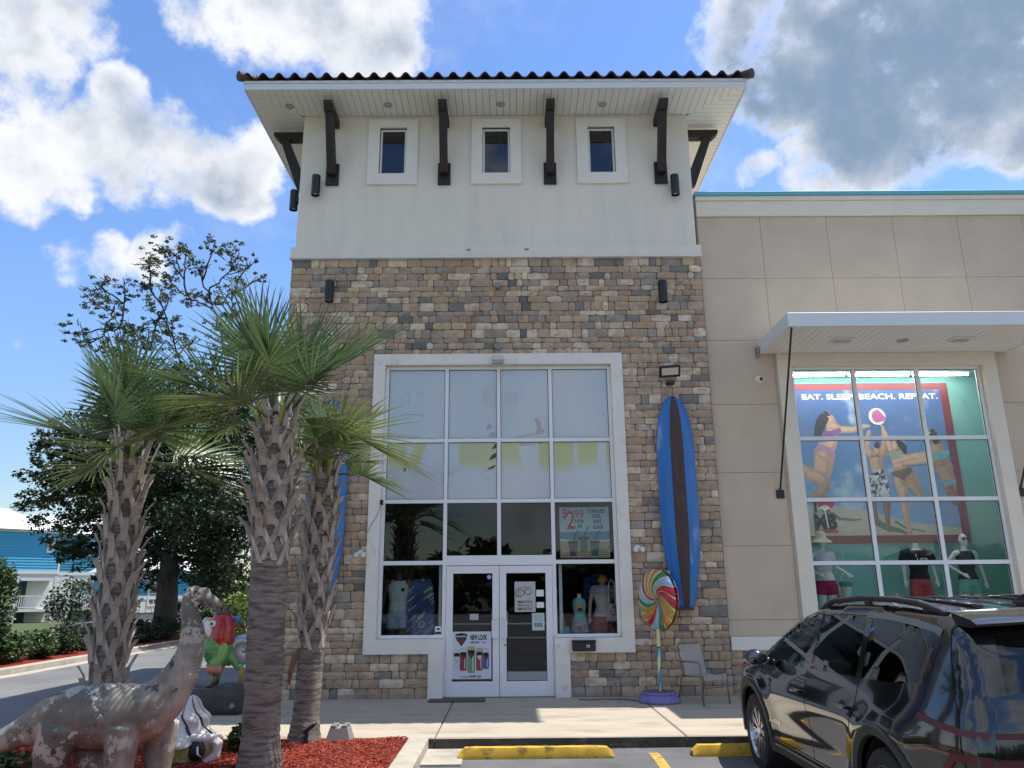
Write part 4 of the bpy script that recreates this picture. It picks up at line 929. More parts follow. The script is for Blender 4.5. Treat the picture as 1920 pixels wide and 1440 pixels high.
for q in range(7):
    a = .15 + q * PI / 7; capsule2d(m, [(6.24, 3.2), (6.24 + .09 * math.cos(a), 3.22 + .07 * math.sin(a) + .02), (6.24 + .15 * math.cos(a), 3.18 + .08 * math.sin(a))], [.012, .016, .005], mk(.014 + .0002 * q), 2)
capsule2d(m, [(6.24, 3.2), (6.26, 3.0), (6.27, 2.87)], [.014, .014, .014], mk(.0155), 2)
m.poly([(6.0, 2.77), (6.45, 2.77), (6.47, 2.795), (6.45, 2.82), (6.0, 2.82)], mk(.013), 1); m.build('printed_logo', [INK, RED_INK, PAPER], BN)
# shot glass price poster in the top right clear pane
SP = thing('shot_glass_poster', 'price poster $2.99 for stainless steel shot glasses with three tumblers on a beach', 'poster', (1.33, .12, 2.27))
f0 = lambda d: (lambda u, v: (u, .115 - d, v))
m = MB(); m.box(.89, 1.77, .116, .12, 2.265, 3.15); m.build('sheet', sky_print('poster sky', 2.75, 3.15, (.50, .62, .62), (.28, .46, .47), False), SP)
m = MB(); m.poly([(.89, 2.57), (1.77, 2.57), (1.77, 2.73), (.89, 2.71)], f0(.0003), 0); m.poly([(.89, 2.265), (1.77, 2.265), (1.77, 2.56), (1.3, 2.53), (.89, 2.57)], f0(.0006), 1); m.poly([(.89, 2.56), (1.3, 2.525), (1.77, 2.555), (1.77, 2.585), (1.3, 2.555), (.89, 2.6)], f0(.0009), 2)
m.build('beach_print', [mat('sea print', (.10, .28, .38), .5, var=.2, vs=12), mat('beach print', (.45, .36, .24), .6, var=.1, vs=9), mat('foam print', (.6, .66, .66), .6)], SP)
m = MB()
for cx, cz, k, s in ((1.12, 2.30, 0, 1), (1.31, 2.37, 1, 1), (1.50, 2.30, 2, 1)):
    dd = .0012 + .0008 * (k != 1); m.poly([(cx - .055, cz), (cx + .055, cz), (cx + .085, cz + .25), (cx - .085, cz + .25)], f0(dd), k); m.poly([(cx - .09, cz + .22), (cx + .09, cz + .22), (cx + .09, cz + .26), (cx - .09, cz + .26)], f0(dd + .0002), 3)
    m.tube([(cx + .01, .1125, cz + .26), (cx + .04, .1125, cz + .36), (cx + .1, .1125, cz + .44)], .009, 5, k=3)
m.build('printed_tumblers', [mat('purple tumbler', (.10, .05, .09), .5), mat('blue tumbler', (.05, .13, .19), .5), mat('green tumbler', (.035, .15, .14), .5), INK], SP)
m = MB()
for o, k, b in ((.0016, 1, .05), (.0020, 0, .02)):
    text(m, '$', .985, 3.03, .10, .2, f0(o), b, k); text(m, '2', 1.09, 2.93, .15, .33, f0(o + .0001), b, k); text(m, '99', 1.235, 3.03, .17, .15, f0(o + .0002), b, k)
text(m, '2 FOR', 1.24, 2.905, .17, .06, f0(.002), .03, 2); text(m, '$5', 1.25, 2.815, .08, .06, f0(.002), .03, 2)
for i, t in enumerate(('STAINLESS', 'STEEL', 'SHOT', 'GLASS')): text(m, t, 1.545 + (.0, .01, .02, .025)[i], 3.08 - i * .093, (.31, .17, .14, .18)[i], .07, f0(.002), .03, 2)
m.build('lettering', [RED_INK, PAPER, mat('dark teal ink', (.015, .06, .08), .6)], SP)
# drinks poster on the left door
MP = thing('drinks_poster', 'white drinks poster on the left door with five coloured cans and NEW LOOK', 'poster', (-.66, .06, .29))
f1 = lambda d: (lambda u, v: (u, .062 - d, v))
m = MB(); m.box(-.99, -.325, .0625, .0655, .29, 1.05); m.build('sheet', mat('poster paper', (.62, .66, .74), .5), MP)
m = MB(); CANS = [('can white', (.55, .58, .6)), ('can crimson', (.30, .03, .07)), ('can green', (.14, .33, .16)), ('can red', (.32, .05, .05)), ('can blue', (.03, .12, .38))]
def shield(m, cx, ct, w, h, o, k1, k2):
    m.poly([(cx - w, ct - .1 * h), (cx, ct), (cx + w, ct - .1 * h), (cx + w * .82, ct - .5 * h), (cx, ct - h), (cx - w * .82, ct - .5 * h)], f1(o), k1)
    m.poly([(cx - w * .8, ct - .42 * h), (cx + w * .8, ct - .42 * h), (cx + w * .66, ct - .55 * h), (cx, ct - .94 * h), (cx - w * .66, ct - .55 * h)], f1(o + .0003), k2)
for i, (cx, w, zt, zb) in enumerate(((-.91, .055, .77, .445), (-.80, .058, .785, .42), (-.665, .066, .815, .385), (-.525, .058, .785, .42), (-.415, .05, .775, .445))):
    o = .0003 + .0001 * (2 - abs(i - 2)) * 4
    m.poly([(cx - w, zb + .03), (cx - w * .8, zb), (cx + w * .8, zb), (cx + w, zb + .03), (cx + w, zt - .03), (cx + w * .85, zt), (cx - w * .85, zt), (cx - w, zt - .03)], f1(o), i)
    m.poly([(cx + w * .3, zb + .03), (cx + w * .55, zb + .03), (cx + w * .55, zt - .1), (cx + w * .3, zt - .1)], f1(o + .0001), 5)
    m.poly([(cx - w, zt - .07), (cx + w, zt - .07), (cx + w * .9, zt - .005), (cx - w * .9, zt - .005)], f1(o + .0001), 6 if i in (2, 3) else 5)
    shield(m, cx, zt - .06, w * .95, .15, o + .0002, 7, 8 if i in (1, 2, 4) else 5)
shield(m, -.835, 1.03, .105, .22, .0003, 7, 8)
m.build('printed_cans', [mat(*c, .4) for c in CANS] + [mat('can sheen', (.6, .6, .6), .4), mat('can gold', (.42, .40, .2), .4), INK, mat('shield red', (.16, .02, .03), .5)], MP)
m = MB(); text(m, 'MONACO', -.835, .972, .165, .028, f1(.001), .03, 1); text(m, 'NEW LOOK', -.54, .955, .29, .09, f1(.001), .04, 0); text(m, 'SAME GREAT', -.605, .875, .16, .035, f1(.001), .03, 0); text(m, 'Taste', -.455, .878, .1, .04, f1(.001), .0, 2, .3)
text(m, '2', -.83, .33, .015, .035, f1(.001), .03, 0); text(m, 'shots', -.765, .33, .09, .045, f1(.001), .0, 2, .35); text(m, 'IN EVERY CAN', -.6, .33, .2, .035, f1(.001), .04, 0)
m.build('lettering', [INK, PAPER, RED_INK], MP)
# notice on the right door
NP = thing('eyewear_poster', 'pale poster with a pair of glasses and SMOOTH. lettering on the right door', 'poster', (.26, .06, 1.37))
m = MB(); m.box(.08, .44, .0625, .0655, 1.365, 1.87); m.build('sheet', mat('pale poster', (.46, .48, .47), .5), NP)
m = MB()
for cx, cz, r in ((.17, 1.68, .075), (.31, 1.70, .06)): m.tube([(cx + r * math.cos(q), .061, cz + r * .8 * math.sin(q)) for q in np.linspace(0, 2 * PI, 17)], .006, 4, k=0)
m.tube([(.12, .061, 1.76), (.25, .061, 1.78), (.38, .061, 1.78)], .005, 4, k=0); m.poly([(.09, 1.6), (.2, 1.6), (.19, 1.74), (.1, 1.74)], f1(.0002), 1)
m.build('printed_glasses', [mat('grey ink', (.12, .13, .13), .6), mat('pinkish tint', (.40, .33, .33), .6)], NP)
m = MB(); text(m, 'SMOOTH.', .26, 1.53, .27, .045, f1(.001), .02); text(m, 'I MEAN REALLY', .26, 1.475, .27, .028, f1(.001), .01); text(m, 'SMOOTH.”', .27, 1.415, .28, .045, f1(.001), .02); m.build('lettering', INK, NP)
m = MB(); m.box(.375, .587, .0625, .0645, 1.06, 1.345); o = tag(m.build('notice_sheet', mat('notice paper', (.5, .58, .56), .6)), 'small white notice with blue blocks below the eyewear poster', 'notice')
m = MB(); m.box(.40, .562, .0615, .0622, 1.2, 1.32, k=0)
for i in range(3):
    for j in range(2): m.box(.415 + i * .047, .452 + i * .047, .0615, .0622, 1.12 + j * .032, 1.145 + j * .032, k=1)
m.build('print', [mat('notice print', (.42, .50, .48), .6), mat('notice blue', (.04, .10, .16), .6)], o)
for nm, x0, x1, z0, z1, l in (('sticker', .455, .585, 1.62, 1.73, 'white square sticker, the upper of two beside the eyewear poster'), ('sticker', .455, .585, 1.43, 1.525, 'white sticker, the lower of two beside the eyewear poster')):
    m = MB(); m.box(x0, x1, .0625, .065, z0, z1, b=.002); tag(m.build(nm, PAPER), l, 'sticker', 'white stickers on the right door')
m = MB(); m.box(-.695, -.545, .0625, .065, 1.24, 1.34); o = tag(m.build('opening_hours_card', mat('card', (.42, .45, .43), .6)), 'small pale card at mid height on the left door', 'card')
m = MB(); m.lathe([(.038, 0), (.038, .002), (.001, .002)], (-.36, .065, 1.95), 16, axis='y'); tag(m.build('sticker', mat('lilac sticker', (.35, .38, .62), .5)), 'round lilac sticker in the upper corner of the left door', 'sticker')
m = MB(); m.box(-1.29, -1.18, .082, .0835, 1.0, 1.14, k=0); m.box(-1.285, -1.185, .0805, .0815, 1.01, 1.05, k=1); m.box(-1.26, -1.21, .0805, .0815, 1.08, 1.11, k=1)
o = tag(m.build('security_sticker', [PAPER, INK]), 'small white and black sticker in the corner of the left display pane', 'sticker')
for x in (-.3, -.06):
    m = MB(); m.box(x - .02, x + .02, .0625, .0645, 1.18 if x < 0.1 else 1.3, 1.38, b=.001); tag(m.build('sticker', mat('faint sticker', (.18, .19, .19), .6)), 'faint grey upright sticker near the handle of the %s door' % ('left' if x < -.2 else 'right'), 'sticker')
# ================================================================== MANNEQUINS
SKW = mat('white mannequin', (.66, .66, .62), .45); SKB = mat('brown mannequin', (.11, .055, .035), .5); SKT = mat('beige mannequin', (.48, .37, .29), .5)
def hand(mb, w, d, side, s=1.0):
    """palm and five fingers leaving wrist w along d"""
    w = Vector(w); d = Vector(d).normalized(); a = d.cross(Vector((0, 1, 0)));
    if a.length < .2: a = d.cross(Vector((1, 0, 0)))
    a.normalize(); nrm = a.cross(d); a *= side
    mb.tube([w, w + d * .03 * s, w + d * .085 * s], [.026 * s, .034 * s, .034 * s], 8, flat=(nrm, .5))
    for i, (o, l) in enumerate(((-.027, .07), (-.009, .082), (.009, .078), (.026, .06))):
        b = w + d * .078 * s + a * o * s; mb.tube([b, b + d * l * .5 * s, b + d * l * .9 * s + nrm * .02 * s], [.0095 * s, .0088 * s, .007 * s], 6)
    b = w + d * .025 * s - a * .024 * s; mb.tube([b, b + d * .03 * s - a * .022 * s, b + d * .062 * s - a * .03 * s], [.012 * s, .0105 * s, .0085 * s], 6)
def limbT(mb, pts, r): mb.tube(pts, r, 10)
def mannequin(loc, lab, skin, top=None, bottom=None, head='full', fem=True, armL=None, armR=None, sleeves=False, legs=True, sc=1.0, tint=None, zmin=None, cat='mannequin', flare=0):
    T = thing('mannequin', lab, cat, loc, 'shop window mannequins'); X = Vector(loc)
    def P(x, y, z): return X + Vector((x * sc, y * sc, z * sc))
    hipw, sh = (.105, .165) if fem else (.095, .20); b = MB()
    def ring(mb, z0s, extra=0):
        vs = []; n = 16
        for z, rx, ry, cy in z0s:
            for j in range(n): vs.append(P((rx + extra) * math.cos(2 * PI * j / n), cy + (ry + extra) * math.sin(2 * PI * j / n), z))
        m_ = len(z0s); fs = [(i * n + j, i * n + (j + 1) % n, (i + 1) * n + (j + 1) % n, (i + 1) * n + j) for i in range(m_ - 1) for j in range(n)] + [tuple(range(n))[::-1], tuple(range((m_ - 1) * n, m_ * n))]
        mb.add(vs, fs)
    wst = .115 if fem else .145; chest = .15 if fem else .18
    TOR = [(.82, .13, .09, 0), (.90, hipw + .06, .11, 0), (.98, hipw + .05, .10, 0), (1.10, wst, .085, 0), (1.25, chest, .11, -.012), (1.38, chest + .005, .10, 0), (1.46, .12, .07, 0), (1.49, .05, .05, 0)]
    ring(b, TOR); b.tube([P(0, 0, 1.44), P(0, -.005, 1.54), P(0, -.012, 1.585)], [.055 * sc, .05 * sc, .05 * sc], 12)
    if head == 'full':
        b.ball(P(0, -.02, 1.67), (.073 * sc, .092 * sc, .115 * sc), 16, 12); b.ball(P(0, -.045, 1.615), (.05 * sc, .06 * sc, .06 * sc), 12, 8)
        b.tube([P(0, -.105, 1.69), P(0, -.128, 1.65)], [.01 * sc, .015 * sc], 6)
        for s in (-1, 1): b.ball(P(s * .073, -.01, 1.66), (.012 * sc, .02 * sc, .03 * sc), 8, 6)
    AL = armL or [(-sh - .01, 0, 1.42), (-sh - .07, .02, 1.16), (-sh - .09, -.03, .93)]; AR = armR or [(sh + .01, 0, 1.42), (sh + .07, .02, 1.16), (sh + .09, -.03, .93)]
    if armL is not False:
        for A, s in ((AL, -1), (AR, 1)):
            q = [P(*a) for a in A]; b.tube([P(s * sh * .7, 0, 1.43), q[0]] + q[1:], [.06 * sc, .05 * sc, .038 * sc, .026 * sc], 10)
            hand(b, q[-1], q[-1] - q[-2], s, sc * .95)
    if legs:
        for s in (-1, 1):
            b.tube([P(s * .085, 0, .9), P(s * .095, 0, .7), P(s * .09, -.01, .48), P(s * .09, .02, .3), P(s * .085, .02, .08)], [.095 * sc, .082 * sc, .056 * sc, .054 * sc, .035 * sc], 12)
            b.tube([P(s * .085, .04, .04), P(s * .09, -.1, .03), P(s * .09, -.17, .02)], [.04 * sc, .038 * sc, .025 * sc], 8)
    organic(b, 'body', skin, T, .0115 * sc, 4)
    if top:
        c = MB(); e = .014; lo = .93 if not flare else .86
        ring(c, [(lo, hipw + .075 + flare, .125 + flare, 0)] + TOR[3:7], e)
        for s in (-1, 1):
            if sleeves: c.tube([P(s * sh * .6, 0, 1.42), P(s * (sh + .03), .0, 1.40), P(s * (sh + .085), .01, 1.22)], [.08 * sc, .085 * sc, .085 * sc], 12)
            else: c.tube([P(s * .08, 0, 1.36), P(s * .11, 0, 1.475)], [.05 * sc, .03 * sc], 8)
        organic(c, 'shirt', top, T, .013 * sc, 3)
    if bottom:
        c = MB(); ring(c, [(1.0, hipw + .05, .105, 0), (.9, hipw + .075, .125, 0), (.82, hipw + .085, .125, 0)], .012)
        for s in (-1, 1): c.tube([P(s * .085, 0, .88), P(s * .11, 0, .62 if not fem else .68)], [.105 * sc, .118 * sc if fem else .112 * sc], 14)
        organic(c, 'shorts', bottom, T, .013 * sc, 3)
    return T, P
F = .93
T, P = mannequin((5.84, .95, F), 'white mannequin in straw hat, white tank top and magenta shorts', SKW, mat('white cloth', (.62, .62, .64), .9, var=.04, vs=6), mat('magenta cloth', (.32, .015, .09), .9, var=.1, vs=8), sc=.985,
    armL=[(-.18, 0, 1.42), (-.3, .06, 1.2), (-.14, -.1, 1.05)], armR=[(.18, 0, 1.42), (.25, .04, 1.18), (.36, -.14, 1.06)])
h = MB(); h.lathe([(.001, .15), (.05, .147), (.085, .12), (.095, .04), (.1, .02), (.17, -.03), (.2, -.07), (.195, -.075), (.1, .01), (.088, .01)], P(0, -.01, 1.7), 24); h.build('straw_hat', mat('straw', (.52, .45, .32), .9, var=.12, vs=30), T, smooth=60)
T, P = mannequin((7.6, .95, F), 'headless white mannequin in black lettered T-shirt and salmon shorts in the display window', SKW, mat('black cloth', (.012, .012, .014), .9), mat('salmon cloth', (.36, .07, .075), .9, var=.08, vs=8), head='none', fem=False, sleeves=True, sc=1.0)
tp = lambda u, v: P(u, -.137 - .0 * v, v)
m = MB(); text(m, 'HER', .03, 1.26, .21, .10, tp, .01, 0); text(m, 'I', -.085, 1.36, .02, .05, tp, .0, 0); text(m, 'LOVE', .03, 1.36, .14, .03, tp, .0, 1); m.build('lettering', [PAPER, mat('dull red ink', (.2, .03, .035), .6)], T)
T, P = mannequin((8.5, .95, F), 'white mannequin in sunglasses, charcoal vest and mint shorts', SKW, mat('charcoal cloth', (.045, .045, .05), .9, var=.1, vs=8), mat('mint cloth', (.16, .42, .34), .9, var=.08, vs=8), sc=.985,
    armL=[(-.18, 0, 1.42), (-.36, .06, 1.22), (-.16, -.1, 1.04)], armR=[(.18, 0, 1.42), (.27, .02, 1.16), (.3, -.03, .9)])
m = MB()
for s in (-1, 1): m.lathe([(.001, 0), (.03, .003), (.032, .012), (.001, .014)], P(s * .035, -.105, 1.68), 12, axis='y')
m.tube([P(-.075, -.08, 1.685), P(0, -.118, 1.69), P(.075, -.08, 1.685)], .006, 6); m.build('sunglasses', INK, T)
m = MB()
for i in range(5): m.tube([P(-.08 + i * .035, -.128, 1.24), P(-.065 + i * .035, -.129, 1.29), P(-.05 + i * .035, -.128, 1.25)], .005, 4)
m.build('script_print', PAPER, T)
def bust(loc, lab, skin, top, sc=.6):
    T, P = mannequin(loc, lab, skin, top, None, head='none', fem=False, legs=False, armL=False, sc=sc, cat='mannequin'); return T, P
bust((6.99, .7, .93 - .3), 'small beige torso in white shirt peeping over the car roof', SKT, mat('white cloth', (.62, .62, .64), .9), .62)
bust((8.17, .7, .93 - .3), 'small beige torso in dark shirt peeping over the car roof', SKT, mat('dark cloth', (.02, .022, .03), .9), .62)
T = thing('toy_bucket', 'pale toy bucket with a green rim hanging beside the magenta shorts', 'bucket', (6.15, .8, 1.55), None)
m = MB(); m.lathe([(.001, 1.56), (.07, 1.56), (.1, 1.78), (.092, 1.78), (.065, 1.57)], (6.15, .8, 0), 16); m.build('pail', mat('pale mint plastic', (.45, .6, .54), .4), T, smooth=40)
m = MB(); m.lathe([(.1, 1.74), (.115, 1.76), (.11, 1.83), (.095, 1.82)], (6.15, .8, 0), 16); m.build('rim', mat('green plastic', (.06, .25, .14), .4), T, smooth=40)
m = MB(); m.tube([(6.05, .8, 1.78), (6.08, .8, 1.92), (6.15, .8, 1.99), (6.22, .8, 1.92), (6.25, .8, 1.78)], .006, 6); m.tube([(6.15, .8, 1.99), (6.15, .8, 2.5)], .002, 4); m.build('handle', PLASTIC_W, T)
m = MB(); m.box(5.93, 5.99, .7, .73, 1.42, 1.6, b=.01); m.tube([(5.96, .715, 1.6), (5.96, .715, 1.78)], .01, 6); tag(m.build('toy_spade', RED_INK), 'red toy spade hanging beside the pale bucket', 'toy')
# left shop window
T, P = mannequin((-2.0, .55, .49), 'brown mannequin in white sleeveless top and pale blue floral shorts', SKB, mat('pale mint cloth', (.52, .62, .58), .9, var=.06, vs=9), mat('blue floral cloth', (.38, .50, .62), .9, col2=(.45, .25, .24), mixs=14, mixt=(.56, .66)), head='none', fem=False, sc=.97)
m = MB(); m.box(-.03, .03, -.001, .001, -.03, .03, M=Matrix.Translation(P(.1, -.135, 1.3))); m.build('shirt_print', INK, T)
def board_print():
    m = bpy.data.materials.new('diagonal dash print'); m.use_nodes = True; N, L = m.node_tree.nodes, m.node_tree.links; p = N['Principled BSDF']; p.inputs['Roughness'].default_value = .35
    tc = N.new('ShaderNodeTexCoord').outputs['Object']; mp = N.new('ShaderNodeMapping'); mp.inputs['Rotation'].default_value = (0, rad(38), 0); mp.inputs['Scale'].default_value = (1, 0, 1); L.new(tc, mp.inputs['Vector'])
    b = N.new('ShaderNodeTexBrick'); b.offset = .37; mp2 = N.new('ShaderNodeMapping'); mp2.inputs['Rotation'].default_value = (rad(-90), 0, 0); L.new(mp.outputs[0], mp2.inputs['Vector']); L.new(mp2.outputs[0], b.inputs['Vector'])
    b.inputs['Scale'].default_value = 1; b.inputs['Brick Width'].default_value = .17; b.inputs['Row Height'].default_value = .028; b.inputs['Mortar Size'].default_value = 0; b.inputs['Bias'].default_value = -.1
    b.inputs['Color1'].default_value = (0, 0, 0, 1); b.inputs['Color2'].default_value = (1, 1, 1, 1); r = N.new('ShaderNodeValToRGB'); r.color_ramp.interpolation = 'CONSTANT'
    e = r.color_ramp.elements; e[0].color = (.012, .03, .12, 1); e[1].position = .35; e[1].color = (.02, .075, .26, 1)
    for q, c in ((.62, (.18, .32, .48)), (.76, (.02, .05, .17)), (.86, (.48, .52, .10))): x = e.new(q); x.color = (*c, 1)
    L.new(b.outputs['Color'], r.inputs[0]); L.new(r.outputs[0], p.inputs['Base Color']); return m
T = thing('bodyboard', 'blue bodyboard with slanted yellow and white dashes leaning in the left shop window', 'bodyboard', (-1.59, .45, .95))
m = MB(); o = [(-.2, .0), (.2, .0), (.245, .12), (.25, .55), (.2, .9), (.15, .98), (-.15, .98), (-.21, .9), (-.25, .55), (-.245, .12)]
m.prism(o, lambda u, v, d: (-1.59 + u + .0 * v, .42 + d + v * .12, .955 + v), .05); m.build('deck', board_print(), T)
m = MB(); c = [( -1.56 + .05 * math.cos(q), .435, 1.16 + .05 * math.sin(q)) for q in np.linspace(0, 2 * PI, 17)]; m.tube(c, .008, 5); m.tube([(-1.585, .435, 1.18), (-1.565, .435, 1.14), (-1.55, .435, 1.17), (-1.53, .435, 1.14)], .006, 4); m.build('round_mark', PAPER, T)
# right shop window
T, P = mannequin((1.23, .5, .50), 'small white torso in aqua tank top and pink skirt in the right shop window', SKW, mat('aqua cloth', (.25, .52, .5), .9, var=.05, vs=9), mat('pink shell cloth', (.55, .32, .4), .9, col2=(.6, .55, .55), mixs=16), head='none', legs=False, armL=False, sc=.73)
m = MB(); c = lambda u, v: P(u, -.145, v)
m.poly([(-.09, 1.2), (.09, 1.2), (.1, 1.32), (-.08, 1.33)], c, 0); m.poly([(-.06, 1.17), (.08, 1.19), (.05, 1.25), (-.05, 1.26)], lambda u, v: P(u, -.147, v), 1); m.build('shirt_print', [mat('yellow print', (.5, .42, .12), .7), INK], T)
T, P = mannequin((1.67, .6, .33), 'beige mannequin in white ruffled top and red shorts with a floral bag', SKT, mat('white floral cloth', (.52, .52, .5), .9, col2=(.5, .3, .3), mixs=13, mixt=(.6, .7)), mat('coral cloth', (.45, .06, .075), .9, var=.1, vs=8), head='none', sc=1.0)
m = MB(); m.lathe([(.13, -.02), (.24, -.09), (.245, -.11), (.13, -.05)], P(0, -.0, 1.47), 24); m.build('ruffle', mat('blue floral ruffle', (.45, .5, .55), .9, col2=(.5, .35, .2), mixs=15, mixt=(.55, .65)), T, smooth=60)
m = MB(); m.lathe([(.001, .14), (.06, .13), (.095, .06), (.1, 0), (.001, 0)], P(0, -.02, 1.52), 18); tag(m.build('straw_bag', mat('orange straw', (.42, .22, .08), .9, var=.2, vs=40), smooth=60), 'round orange straw bag resting on the neck of the ruffled mannequin', 'bag')
m = MB(); m.box(1.7, 1.9, .4, .44, 1.18, 1.48, b=.02); T = tag(m.build('tote_bag', mat('floral bag', (.5, .5, .5), .9, col2=(.35, .08, .07), mixs=12, mixt=(.5, .6))), 'floral tote bag hanging at the hip of the ruffled mannequin', 'bag')
m = MB(); m.tube([(1.74, .42, 1.48), (1.76, .42, 1.85), (1.8, .42, 1.9), (1.85, .42, 1.85), (1.87, .42, 1.48)], .01, 6); m.build('strap', PAPER, T)
m = MB(); m.box(1.36, 1.5, .9, .93, 1.55, 1.95, b=.03); m.box(1.52, 1.62, .92, .95, 1.6, 2.0, b=.03); tag(m.build('hanging_garment', mat('dark blue cloth', (.015, .04, .16), .9, col2=(.3, .3, .4), mixs=14, mixt=(.6, .7))), 'dark blue patterned garment hanging behind the right shop window', 'garment')
T = thing('toy_shovel', 'blue toy shovel with a wooden handle leaning in the right shop window', 'shovel', (.95, .3, .95))
m = MB(); m.tube([(.86, .3, 1.68), (.95, .27, 1.12)], .012, 8); m.build('handle', mat('raw wood', (.42, .27, .13), .7), T)
m = MB(); m.box(-.06, .06, -.01, .01, 0, .14, b=.008, M=Matrix.Translation((.985, .26, .97)) @ Matrix.Rotation(rad(-10), 4, 'Y')); m.build('blade', mat('blue plastic', (.08, .3, .5), .4), T)
m = MB(); m.tube([(.8, .3, 1.7), (.93, .3, 1.7)], .016, 8); m.build('grip', mat('blue plastic', (.08, .3, .5), .4), T)
# ================================================================== PALMS
BOOT = mat('weathered leaf base', (.46, .405, .345), .9, var=.28, vs=14, isl=.22, bump=.5, bs=60, spec=.15, stretch=(1, 1, .4), col2=(.34, .285, .24), mixs=6)
BOOTC = mat('cut leaf base end', (.62, .56, .46), .85)
PTR = mat('ringed palm trunk', (.25, .218, .185), .95, var=.3, vs=9, bump=1.0, bs=26, spec=.1, stretch=(.8, .8, 5.5), col2=(.14, .115, .10), mixs=5)
FRG = [mat('palm frond green', (.105, .165, .06), .34, isl=.35, hue=.02, spec=.5, trans=.34), mat('palm frond deep green', (.08, .135, .052), .34, isl=.35, hue=.02, spec=.5, trans=.34), mat('palm frond yellow green', (.15, .20, .066), .36, isl=.35, hue=.02, spec=.5, trans=.3)]
def frond_mesh(elev, pet, fan, nseg, droop, mt, seed):
    """costapalmate fan leaf leaving the origin towards +x"""
    r = random.Random(seed); mb = MB(); P0 = Vector((0, 0, 0)); d = Vector((math.cos(elev), 0, math.sin(elev)))
    pts = [P0]; q = d.copy(); n = 6
    for i in range(n):
        q = (q + Vector((0, 0, -.05 * droop))).normalized(); pts.append(pts[-1] + q * pet / n)
    mb.tube(pts, [.024, .02, .017, .015, .013, .012, .011], 6)
    cost = [pts[-1]]; cd = [q.copy()]
    for i in range(6):
        q = (q + Vector((0, 0, -.13 * droop))).normalized(); cost.append(cost[-1] + q * fan * .42 / 6); cd.append(q.copy())
    side = Vector((0, 1, 0))
    for s in range(nseg):
        u = (s + .5) / nseg; ang = (u - .5) * rad(205); a = abs(ang) / rad(102)
        k = min(6, max(0, (1 - a) * 6)); i0 = min(5, int(k)); b = cost[i0].lerp(cost[i0 + 1], k - i0); t = cd[i0]
        nr = side.cross(t) * -1
        if nr.z < 0: nr = -nr
        dr = (t * math.cos(ang) + side * math.sin(ang) + nr * (.30 * abs(math.sin(ang)) + r.uniform(-.06, .1))).normalized()
        L = fan * (.98 - .28 * a ** 2) * r.uniform(.88, 1.08); wd = .0158 * r.uniform(.85, 1.15); wv = (nr.cross(dr)).normalized()
        p = b.copy(); V = []; sg = 5; dd = dr.copy(); tip = r.uniform(.6, 1.7)
        for j in range(sg + 1):
            f = j / sg; w = wd * (.55 + 1.6 * f if f < .3 else 1.03 * (1 - ((f - .3) / .7) ** 1.5)) + .0012
            V += [p - wv * w, p + nr * w * -.45, p + wv * w]
            dd = (dd + Vector((0, 0, -.075 * droop * tip * (f + .15)))).normalized(); p = p + dd * L / sg
        F = []
        for j in range(sg): F += [(3 * j, 3 * j + 1, 3 * j + 4, 3 * j + 3), (3 * j + 1, 3 * j + 2, 3 * j + 5, 3 * j + 4)]
        mb.add(V, F)
    o = mb.build('frond', mt); me = o.data; bpy.data.objects.remove(o); return me
def boot_mesh(R, h, stub, out, wd, seed):
    r = random.Random(seed); mb = MB()
    def st(pts, ws, th, k=0):
        """strap along polar points (angle, radius, z)"""
        V = []; F = []
        for (a, rr, z), w in zip(pts, ws):
            for du, dr in ((-w, 0), (w, 0), (w * .8, -th), (-w * .8, -th)): aa = a + du / rr; V.append((math.cos(aa) * (rr + dr), math.sin(aa) * (rr + dr), z))
        for i in range(len(pts) - 1):
            for j in range(4): F.append((i * 4 + j, i * 4 + (j + 1) % 4, (i + 1) * 4 + (j + 1) % 4, (i + 1) * 4 + j))
        F.append((0, 1, 2, 3)); mb.add(V, F, k); e = (len(pts) - 1) * 4; mb.add(V[e:e + 4], [(0, 1, 2, 3)], 1)
    A = rad(44) * r.uniform(.9, 1.1)
    st([(-A, R + .006, -.02), (-A * .62, R + .02, h * .45), (-A * .12, R + .045, h * .95)], [wd * .55, wd * .62, wd * .7], .02)
    st([(A, R + .006, -.02), (A * .62, R + .02, h * .45), (A * .12, R + .045, h * .95)], [wd * .55, wd * .62, wd * .7], .02)
    tw = r.uniform(-.12, .12)
    st([(0, R + .047, h * .7), (tw * .3, R + .065 + out * .25, h + stub * .35), (tw, R + .075 + out, h + stub)], [wd * .95, wd * .8, wd * .55], .026)
    o = mb.build('leaf_base', [BOOT, BOOTC]); me = o.data; bpy.data.objects.remove(o); return me
